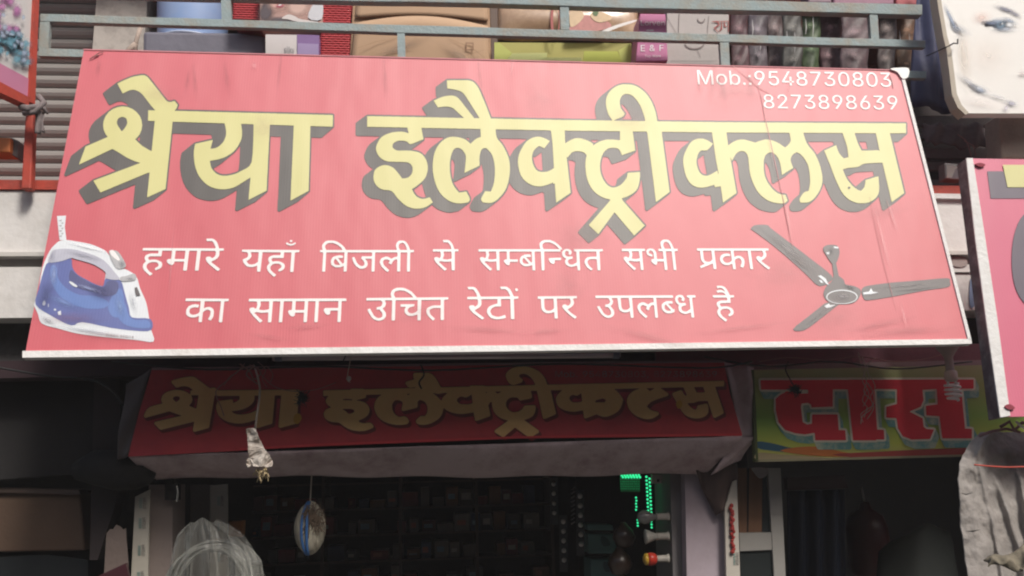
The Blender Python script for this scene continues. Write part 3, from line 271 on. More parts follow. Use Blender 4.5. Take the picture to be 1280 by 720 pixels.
    'old': '6488 4583,73 -1,48 6,56 17,56 27,22 15,22 19,28 33,25 42,21 64,8 5,2198 -49,5 8,0 52,-3 7,-100 4,-7 5,102 302,2 20,-3 8,-8 7,-80 42,-16 6,-14 -2,-6 -5,-5 -10,-65 -191,-42 -2,-76 4,-56 18,-74 7,-3 2,0 4,9 14,23 24,27 20,18 10,20 6,14 -10,9 -32,9 -11,96 -22,18 2,9 11,8 48,0 36,-9 26,-12 17,-22 18,-28 13,-40 11,-62 2,-44 -8,-30 -11,-30 -15,-18 -12,-36 -39,-41 -64,-36 -68,-40 -70,-4 -12,2 -14,9 -8,84 -29,14 -2,14 7,18 34,12 16,14 11,8 0,2 -7,-6 -26,-31 -68,-9 -3,-50 0,-216 6,-7 3,2 4,88 60,4 14,-4 14,-11 7,-128 42,-62 25,-28 21,-23 23,-12 18,12 18,31 26,24 10,72 20,6 6,3 8,-3 16,-12 11,-42 26,-20 9,-28 8,-40 3,-42 -7,-44 -12,-34 -13,-32 -19,-32 -25,-27 -29,-17 -25,-14 -31,-11 -42,-2 -28,5 -30,18 -39,19 -21,29 -22,28 -17,58 -23,-8 -3,-30 0,-266 6,-10 3,1 4,16 10,36 34,28 36,25 40,4 12,-13 54,-15 38,-18 30,-12 15,-30 23,-36 21,-38 16,-44 13,-36 1,-30 -7,-42 -14,-16 -11,-130 50,-14 2,-10 -5,-5 -8,-10 -74,-5 -14,-100 17,-62 -2,-56 -13,-32 -12,-24 -13,-22 -16,-17 -21,-12 -24,-10 -34,0 -32,8 -24,14 -22,53 -54,-12 -3,-118 2,-8 2,-2 7,62 266,1 18,-5 8,-14 9,-108 45,-18 3,-12 -5,-7 -14,-72 -328,-7 -5,-62 0,-5 3,-1 4,13 66,-3 12,-6 8,-26 8,-106 22,-14 -4,-19 -24,-15 -10,-54 -3,-22 3,-32 18,-18 22,-8 18,-3 18,2 30,6 16,11 16,26 26,33 18,35 3,44 -10,29 -17,22 -18,13 -28,10 -8,24 -5,52 -2,46 0,10 3,5 6,4 12,-2 36,-11 38,-16 30,-16 17,-21 13,-25 11,-46 14,-5 5,17 14,160 113,7 13,-3 16,-101 60,-19 3,-176 -125,-14 9,-122 104,-16 4,-16 -6,-80 -47,-8 -10,-1 -14,7 -10,153 -110,5 -6,-4 -4,-58 -18,-32 -15,-34 -22,-26 -26,-17 -25,-15 -32,-11 -44,-2 -42,-5 -6,-10 0,-10 7,-19 37,25 114,-4 16,-12 9,-138 47,-22 5,-10 -3,-5 -6,-17 -90,-4 -6,-124 19,-46 0,-38 -4,-48 -10,-42 -14,-38 -19,-34 -26,-4 7,-10 47,-13 32,-20 30,-27 27,-34 22,-52 26,-46 13,-46 5,-42 -2,-30 -7,-18 -14,-8 -20,8 -20,33 -34,13 -8,20 -5,40 2,20 -27,8 -20,5 -30,-2 -38,-11 -32,-18 -27,-22 -15,-22 -10,-12 -3,-16 2,-12 9,-9 16,-1 52,-3 10,-5 6,-12 5,-158 39,-16 -6,-6 -14,13 -62,1 -22,-2 -6,-10 -10,-24 -14,-24 -5,-24 1,-14 6,-12 12,-13 20,-7 22,-1 38,2 16,15 40,27 32,35 22,20 3,48 -8,22 6,16 11,12 14,10 16,4 14,-6 19,-14 13,-12 6,-48 7,-52 2,-34 -2,-52 -9,-40 -10,-50 -20,-50 -31,-33 -35,-17 -28,-13 -28,-12 -40,-2 -22,7 -46,9 -26,19 -32,25 -26,25 -18,2 -5,-8 -2,-40 0,-136 4,-6 3,-1 24,-9 11,-108 29,4 4,40 5,32 9,20 8,20 12,16 13,13 17,12 24,6 22,0 20,-5 20,-8 18,-17 24,-25 20,-80 40,-3 6,21 15,34 10,32 0,38 -8,26 4,11 7,20 22,4 12,-1 12,-8 10,-26 12,-42 16,-38 9,-60 4,-72 -9,-32 -8,-46 -19,-45 -27,-55 -41,-20 -6,-64 -4,-28 -7,-34 -14,-20 -13,-14 -15,-10 -18,-5 -24,2 -26,11 -25,22 -20,56 -21,-36 -25,-14 -15,-10 -16,-7 -24,3 -16,8 -18,19 -28,-9 -3,-44 2,-7 -3,-2 -58,5 -8,328 -9,16 -9,14 -3,126 0,24 6,68 0,558 -15,13 -4,1 -4,-6 -3,-56 7,-12 -1,-14 -6,-12 -9,-20 -26,-4 -12,2 -12,6 -8,10 -5,89 -25,-8 -22,-3 -34,2 -12,6 -8,16 -5,58 -2,106 2,30 8,21 11,35 36,28 44,42 75,8 6,348 -8,18 -11,16 -3,140 0,26 8,48 0,570 -14,6 -5,-7 -24,-17 -29,-23 -31,-25 -23,-23 -15,-29 -12,-20 -3,-34 3,-14 8,-6 10,0 10,5 10,33 26,5 8,0 10,-3 10,-16 17,-48 17,-44 11,-12 0,-30 -8,-25 -23,-23 -42,-11 -40,5 -28,10 -18,22 -24,38 -23,42 -14;2372 4709,33 0,22 5,20 10,168 124,18 3,30 -5,20 2,20 11,24 21,1009 -9,4 8,0 52,-8 14,-2 14,-16 302,-6 26,-5 7,-8 4,-182 48,-16 0,-10 -7,-5 -14,0 -12,32 -352,-1 -16,-8 -3,-62 0,-8 5,-29 330,-4 14,-9 8,-156 46,-18 3,-12 -5,-6 -14,11 -76,-3 -8,-98 32,-78 15,-42 2,-46 -2,-36 -5,-56 -13,-46 -20,-30 -19,-33 -30,-15 -21,-17 -37,-10 -46,1 -28,14 -48,6 -8,14 -5,154 -19,12 3,7 7,3 12,-3 18,5 3,10 -2,36 -16,22 -16,13 -21,-3 -26,-4 -5,-8 -2,-252 2,-6 -2,-8 -7,-22 -1,-8 3,-3 8,-66 380,-4 12,-7 8,-164 45,-18 -1,-9 -8,-4 -14,16 -92,-1 -6,-4 -3,-396 97,-12 2,-12 -3,-11 -7,-57 -58,-3 -8,0 -10,9 -12,322 -74,5 -2,-1 -4,-150 -51,-296 81,-14 -6,-6 -14,5 -20,14 -32,20 -34,31 -27,46 -17,113 -28,1 -4,-9 -20,-6 -24,9 -37,11 -19,19 -19,18 -12,30 -15,40 -12,36 -7,32 -2,34 2,36 7,34 10,36 17,28 19,3 -6,2 -40,29 -6,-6 -8,-30 -22,-34 -15,-34 -6,-40 4,-52 15,-12 -1,-8 -5,-37 -40,-11 -14,-3 -12,2 -10,7 -7,64 -19,66 -17;8741 4837,-56 1,-6 3,1 8,26 54,17 5,46 0,40 -4,0 -11,-18 -54,-8 -3;8123 4851,-36 1,-6 3,44 35,47 -31,5 -6,-8 -3;6205 4895,-12 2,-1 4,27 19,49 -23,-11 -3;6075 4899,-5 6,3 7,8 -3,8 -8;5575 4911,-44 1,-48 10,-22 0,-32 -8,-11 1,-4 4,48 34,55 56,13 -32,15 -20,44 -42,-2 -4;7259 4918,-24 18,-22 9,-16 0,-34 -11,-20 8,-15 11,-9 16,-1 16,9 18,19 18,13 6,16 3,46 0,28 -4,22 -7,5 -8,-8 -82,-3 -10;5103 4923,-18 4,6 6,10 4,13 -4,8 -8,-5 -3;5887 4935,-28 20,-28 12,-20 1,-42 -12,-22 6,-22 15,-9 10,-4 12,3 16,7 12,13 12,18 10,14 5,70 2,34 -4,30 -8,5 -5,0 -10,-8 -74,-3 -18,-4 -3;2393 4941,-3 4,10 22,6 24,-2 16,-12 30,-24 28,-1 6,8 7,26 11,44 16,8 0,5 -14,23 -147,-8 -4;3231 4945,-44 1,-6 2,1 37,-11 34,-15 22,-21 21,-34 25,-28 14,-38 14,-54 14,-80 12,-3 2,1 4,18 15,34 15,36 5,36 0,54 -6,46 -11,34 -13,67 -31,5 -5,3 -9,12 -146,-2 -14;2199 4953,-28 8,-11 22,19 25,18 15,6 2,24 -15,18 -19,3 -10,-5 -16,-6 -6,-26 -7;7535 4981,-36 8,-52 16,-5 6,3 18,6 4,16 -3,90 -1,14 -20,1 -8,-20 -16;4319 4985,-18 3,-15 7,3 5,12 4,94 0,10 -3,-10 -9,-16 -5;4287 5111,-4 2,1 2,43 31,28 25,16 1,32 -8,18 -10,8 -11,-2 -14,-26 -14,-18 -3',
    'old_shadow': '6488 4577,73 -1,48 6,56 17,58 28,27 18,40 40,43 60,26 54,8 5,2180 -49,7 4,27 38,1 60,-2 10,-11 5,-90 2,-4 2,-1 5,100 294,2 20,-5 12,-8 7,-102 50,-10 -1,-10 -6,-22 -28,-28 -61,-11 35,-15 23,-22 18,-42 19,-46 9,-44 0,-46 -8,-40 -15,-44 -27,-24 -24,-30 -39,-44 -68,-81 -146,-5 -18,6 -16,10 -7,33 -15,-19 -3,-88 2,-6 2,-1 3,24 18,30 44,2 14,-7 15,-14 8,-128 42,-52 20,-31 21,-29 32,3 8,23 11,68 18,12 6,33 47,2 14,-5 12,-12 11,-42 26,-24 11,-28 8,-40 3,-42 -7,-42 -11,-32 -13,-44 -25,-28 -22,-26 -28,-45 -63,-16 -38,-10 -38,-2 -32,7 -34,13 -28,37 -42,-142 1,-6 1,-1 6,52 70,26 42,5 16,-14 54,-15 38,-21 35,-12 14,-32 24,-39 21,-35 15,-44 13,-36 1,-22 -5,-40 -12,-28 -14,-128 49,-14 2,-14 -7,-26 -34,-7 -14,-5 -32,-4 -9,-76 12,-40 0,-32 -4,-44 -11,-34 -13,-48 -30,-42 -55,-15 -28,-10 -32,-1 -20,3 -24,24 -48,-7 -3,-36 0,-8 3,0 6,60 260,1 18,-7 12,-18 11,-108 45,-18 3,-18 -9,-23 -30,-9 -18,-64 -290,-6 -5,-32 0,-6 3,-1 4,12 62,-5 15,-8 8,-28 9,-106 22,-18 -6,-21 -26,-9 -6,-16 -3,-36 0,-24 3,-30 17,-16 21,-9 34,2 28,12 16,25 15,20 6,28 0,40 -11,26 -16,20 -18,13 -28,13 -8,24 -5,54 -2,44 0,14 5,29 38,7 18,-1 38,-10 36,-13 27,-21 25,-27 17,-40 16,-4 5,126 91,31 45,2 12,-4 12,-7 7,-95 55,-21 5,-18 -9,-160 -114,-10 5,-122 104,-20 6,-20 -8,-80 -47,-26 -32,-9 -16,-2 -14,7 -14,124 -92,-4 -5,-46 -24,-43 -39,-40 -56,-29 -66,-6 5,-3 11,25 112,-6 20,-14 10,-148 51,-14 2,-12 -4,-26 -31,-10 -18,-12 -47,-102 14,-44 0,-38 -4,-48 -10,-40 -13,-32 -15,-38 -25,-12 42,-17 38,-18 28,-29 28,-50 31,-38 18,-48 14,-46 4,-56 -4,-26 -11,-36 -45,-10 -25,3 -12,7 -12,36 -36,14 -8,20 -5,36 2,15 -17,11 -24,5 -34,-3 -36,-10 -24,-34 -18,-22 0,-10 8,-8 14,0 50,-4 12,-6 8,-14 7,-160 39,-20 -8,-24 -30,-8 -16,-1 -12,12 -58,-2 -8,-23 -7,-24 1,-12 4,-10 9,-19 33,-2 48,11 40,26 21,18 7,14 1,46 -8,16 3,12 6,14 10,30 38,19 28,5 20,-4 14,-6 9,-12 11,-18 9,-84 8,-46 -2,-54 -9,-60 -17,-58 -28,-24 -16,-24 -24,-32 -41,-22 -35,-15 -33,-12 -40,-2 -22,7 -44,27 -64,-9 -3,-82 2,-7 3,-2 18,-7 12,-31 12,-3 4,29 24,43 60,14 38,1 26,-13 36,-18 27,-22 19,-40 24,10 3,48 -8,26 9,21 20,31 44,5 14,-1 12,-8 13,-16 8,-54 21,-40 10,-62 5,-74 -9,-32 -9,-48 -20,-46 -27,-52 -40,-34 -7,-62 -5,-44 -15,-30 -20,-32 -39,-16 -28,-6 -18,-1 -24,3 -14,16 -32,16 -13,28 -13,4 -6,-27 -38,-10 -20,-6 -22,1 -20,-32 -44,-1 -64,7 -10,328 -9,34 -12,126 0,26 6,66 0,466 -12,4 -3,-1 -4,-19 -28,-7 -16,-1 -10,6 -14,18 -11,77 -23,-5 -54,4 -14,6 -8,20 -7,56 -2,108 2,30 8,24 12,28 26,26 35,58 94,6 5,338 -8,20 -11,16 -3,140 0,34 8,284 -6,10 -3,1 -4,-28 -42,-13 -28,-8 -26,-3 -22,10 -30,23 -31,28 -20,46 -19;2372 4703,41 1,38 16,166 123,16 2,30 -5,20 2,20 10,22 20,6 2,1008 -9,29 36,4 18,0 52,-10 24,-16 302,-7 28,-6 9,-10 5,-184 49,-16 0,-14 -9,-26 -35,-7 -25,29 -330,-6 -5,-24 0,-8 3,-3 12,-28 324,-7 12,-8 5,-54 17,-122 33,-16 -7,-26 -34,-8 -18,3 -24,-5 -6,-82 25,-32 6,-54 4,-74 -4,-74 -17,-68 -33,-23 -17,-21 -21,-39 -53,-17 -36,-14 -44,-7 22,-41 236,-6 16,-12 9,-162 44,-18 -1,-12 -8,-29 -42,-4 -16,7 -42,-6 -4,-354 86,-14 2,-12 -4,-12 -7,-54 -54,-26 -33,-9 -22,1 -10,5 -10,15 -9,238 -53,13 -4,1 -4,-46 -17,-12 -2,-294 81,-18 -8,-24 -30,-8 -16,0 -18,15 -40,24 -40,32 -28,49 -18,104 -26,1 -6,-12 -38,5 -28,16 -30,30 -28,38 -21,26 -9,78 -14,-1 -6,-31 -36,-28 -40,-3 -18,9 -14,70 -22,64 -16;6545 4715,-14 5,-5 7,37 50,4 12,-2 19,48 2,62 -2,6 -3,-4 -17,-13 -23,-39 -32,-36 -16;2315 4869,-23 4,-3 2,2 4,36 13,40 23,6 -2,1 -32,-3 -5,-32 -8;8767 4879,-48 1,-7 5,6 12,7 5,72 -2,6 -5,-6 -15;8541 4884,-3 3,0 4,29 43,4 3,2 -4,-2 -12,-12 -32,-6 -5;5517 4963,-26 1,-4 3,26 28,4 -2,13 -28,-3 -3;7185 4976,-22 13,-9 10,-4 14,7 7,20 4,44 0,30 -5,18 -8,-1 -24,-5 -7,-34 8;2429 4983,-3 4,8 22,4 24,-6 24,-13 30,4 4,22 7,7 -7,16 -104,-5 -5;2719 4983,-4 4,-3 10,-2 14,3 5,22 -9,75 -12,-59 -3,-16 -9;3217 4989,-4 4,1 28,-8 30,-20 30,-24 24,-31 22,-30 15,-91 31,11 3,22 -2,66 -11,48 -17,64 -30,5 -11,8 -110,-3 -6;2915 4991,-2 4,4 8,14 17,6 3,24 -11,19 -17,-2 -4,-5 -1;2217 4997,-18 6,-3 8,3 6,8 0,19 -14,1 -7;5887 4996,-22 11,-16 3,-60 -11,-17 6,-17 12,-9 10,-2 8,5 6,8 4,28 5,52 0,52 -9,9 -4,2 -8,-4 -30,-3 -4;8703 5075,-58 5,-5 5,29 22,24 8,8 -5,4 -9,4 -22;4353 5154,-4 3,2 4,10 5,24 -3,15 -6,-9 -3',
    'das': '11616 4745,545 -1,8 2,1 101,-2 8,-21 3,-120 2,-8 2,-3 5,46 484,3 5,4 2,62 2,18 4,0 114,-10 2,-350 0,-8 -2,-3 -9,-34 -262,-13 -5,-146 -10,-4 -2,-3 -7,-4 -102,2 -6,7 -3,132 -16,4 -3,1 -24,-10 -162,-2 -4,-5 -1,-169 11,-2 6,12 122,-34 80,-13 9,-114 48,-11 7,5 5,153 77,4 12,10 92,4 6,22 18,11 7,90 8,0 5,-43 108,-11 5,-224 6,-104 -40,-10 -11,-54 -88,-15 -106,-5 -20,-6 -3,-100 -4,-18 -3,-3 -4,1 -128,4 -3,124 -32,6 -5,0 -178,-4 -3,-56 -2,-194 -2,-12 4,-14 1,-3 6,34 488,3 6,4 3,62 2,14 4,3 21,4 90,-1 5,-4 2,-92 0,-4 2,-3 7,-7 1,-272 0,-8 -3,-65 -628,-3 -6,-160 -1,-24 3,-1 208,-3 6,-258 9,-6 -6,-7 -31,-35 -18,-12 -1,-50 6,-14 2,-4 3,-9 34,0 10,20 170,2 14,5 5,50 27,57 -10,2 -4,2 -40,0 -50,3 -20,4 -3,306 0,4 2,3 5,15 186,4 3,66 2,10 5,11 116,-3 4,-378 1,-5 -5,-6 -80,-3 -6,-10 -1,-106 18,-126 -15,-124 -41,-85 -97,-34 -154,0 -134,13 -15,42 -37,52 -27,18 -16,12 -4,164 8,5 3,8 18,5 3,80 -4,4 -2,1 -5,0 -30,-3 -9,-150 -2,-426 0,-4 -2,-3 -5,-8 -100,1 -9,8 -2,1080 -4,18 -2,330 0,16 2,68 0,18 -2',
    'das_outline': '11616 4719,547 -1,16 4,10 9,5 12,0 112,-6 16,-21 11,-118 4,-4 2,-1 5,41 434,6 5,42 2,22 5,12 7,7 13,0 124,-11 16,-20 7,-358 0,-14 -4,-10 -9,-7 -18,-31 -245,-20 -4,-122 -9,-18 -9,-9 -19,-4 -114,6 -16,9 -7,18 -6,102 -12,9 -5,-6 -126,-3 -12,-4 -1,-114 6,-6 3,-1 18,8 90,-36 86,-14 14,-81 35,-7 5,120 64,8 22,8 84,17 17,18 4,70 4,14 6,8 7,5 10,-1 10,-50 124,-10 9,-20 6,-224 6,-118 -46,-16 -16,-57 -95,-17 -109,-22 -4,-84 -5,-17 -8,-8 -14,2 -144,8 -12,11 -6,113 -32,1 -134,-4 -3,-32 -2,-188 -2,-6 1,-3 6,32 444,5 5,54 5,14 6,7 8,6 28,4 68,0 36,-2 8,-9 10,-16 7,-78 0,-26 10,-276 0,-12 -3,-14 -9,-7 -13,-62 -608,-3 -4,-6 -1,-124 0,-7 1,-2 6,0 188,-6 12,-11 7,-12 4,-46 2,-210 6,-14 -4,-9 -7,-7 -15,-4 -20,-14 -8,-14 -2,-46 8,-4 17,20 170,4 7,28 15,12 1,21 -5,4 -28,0 -50,3 -22,8 -13,16 -7,308 -1,14 4,11 7,8 16,13 166,12 5,34 0,16 4,13 7,7 12,11 120,-1 15,-10 13,-18 7,-380 -1,-16 -7,-8 -13,-5 -62,-5 -6,-88 15,-128 -14,-130 -43,-16 -11,-73 -81,-16 -22,-34 -158,2 -148,6 -10,45 -43,44 -28,-246 -2,-14 -4,-11 -7,-8 -16,-8 -100,0 -20,5 -10,10 -9,16 -4,1082 -4,18 -2,414 2,18 -2',
    'das_shadow': '11620 4729,545 -1,16 4,12 9,45 90,-2 122,-7 11,-16 7,-118 5,-5 3,-2 8,34 350,4 6,29 4,17 10,46 92,0 124,-11 16,-22 7,-352 0,-22 -7,-9 -10,-42 -86,-24 -174,-17 -5,-92 -6,-16 -7,-9 -10,-42 -86,-5 -3,-12 5,-2 4,14 12,27 50,17 38,6 34,6 3,64 4,18 8,19 31,29 62,-2 18,-48 118,-10 8,-20 7,-224 6,-118 -46,-14 -13,-54 -87,-44 -89,-8 -32,-6 -3,-68 -4,-18 -8,-49 -95,0 -134,4 -14,7 -9,12 -6,110 -30,3 -9,-1 -47,-8 -4,-172 -2,-10 2,-2 7,25 362,4 6,25 5,15 9,45 90,7 122,-2 10,-7 11,-20 8,-76 0,-28 10,-278 0,-14 -6,-10 -9,-29 -60,-17 -26,-2 6,5 72,-8 14,-17 8,-386 0,-18 -12,-29 -60,-9 -10,-64 9,-128 -14,-124 -41,-19 -10,-75 -83,-15 -19,-45 -96,-31 -146,-1 -148,-8 -3,-102 0,-22 -10,-48 -95,-9 -104,0 -18,6 -12,13 -8,14 -3,1100 -6,408 2;10483 4983,-4 3,-1 7,1 172,14 15,44 89,8 89,4 3,26 6,13 8,39 77,8 9,1 -16,-49 -458,-8 -5;11667 4983,-56 3,-5 3,-2 18,6 44,15 1,71 -11,2 -26,-3 -29,-6 -4;10129 5153,-40 5,-4 3,-3 10,10 106,3 9,4 3,22 -2,6 -6,5 -94,6 -12,13 -12,-6 -9',
}
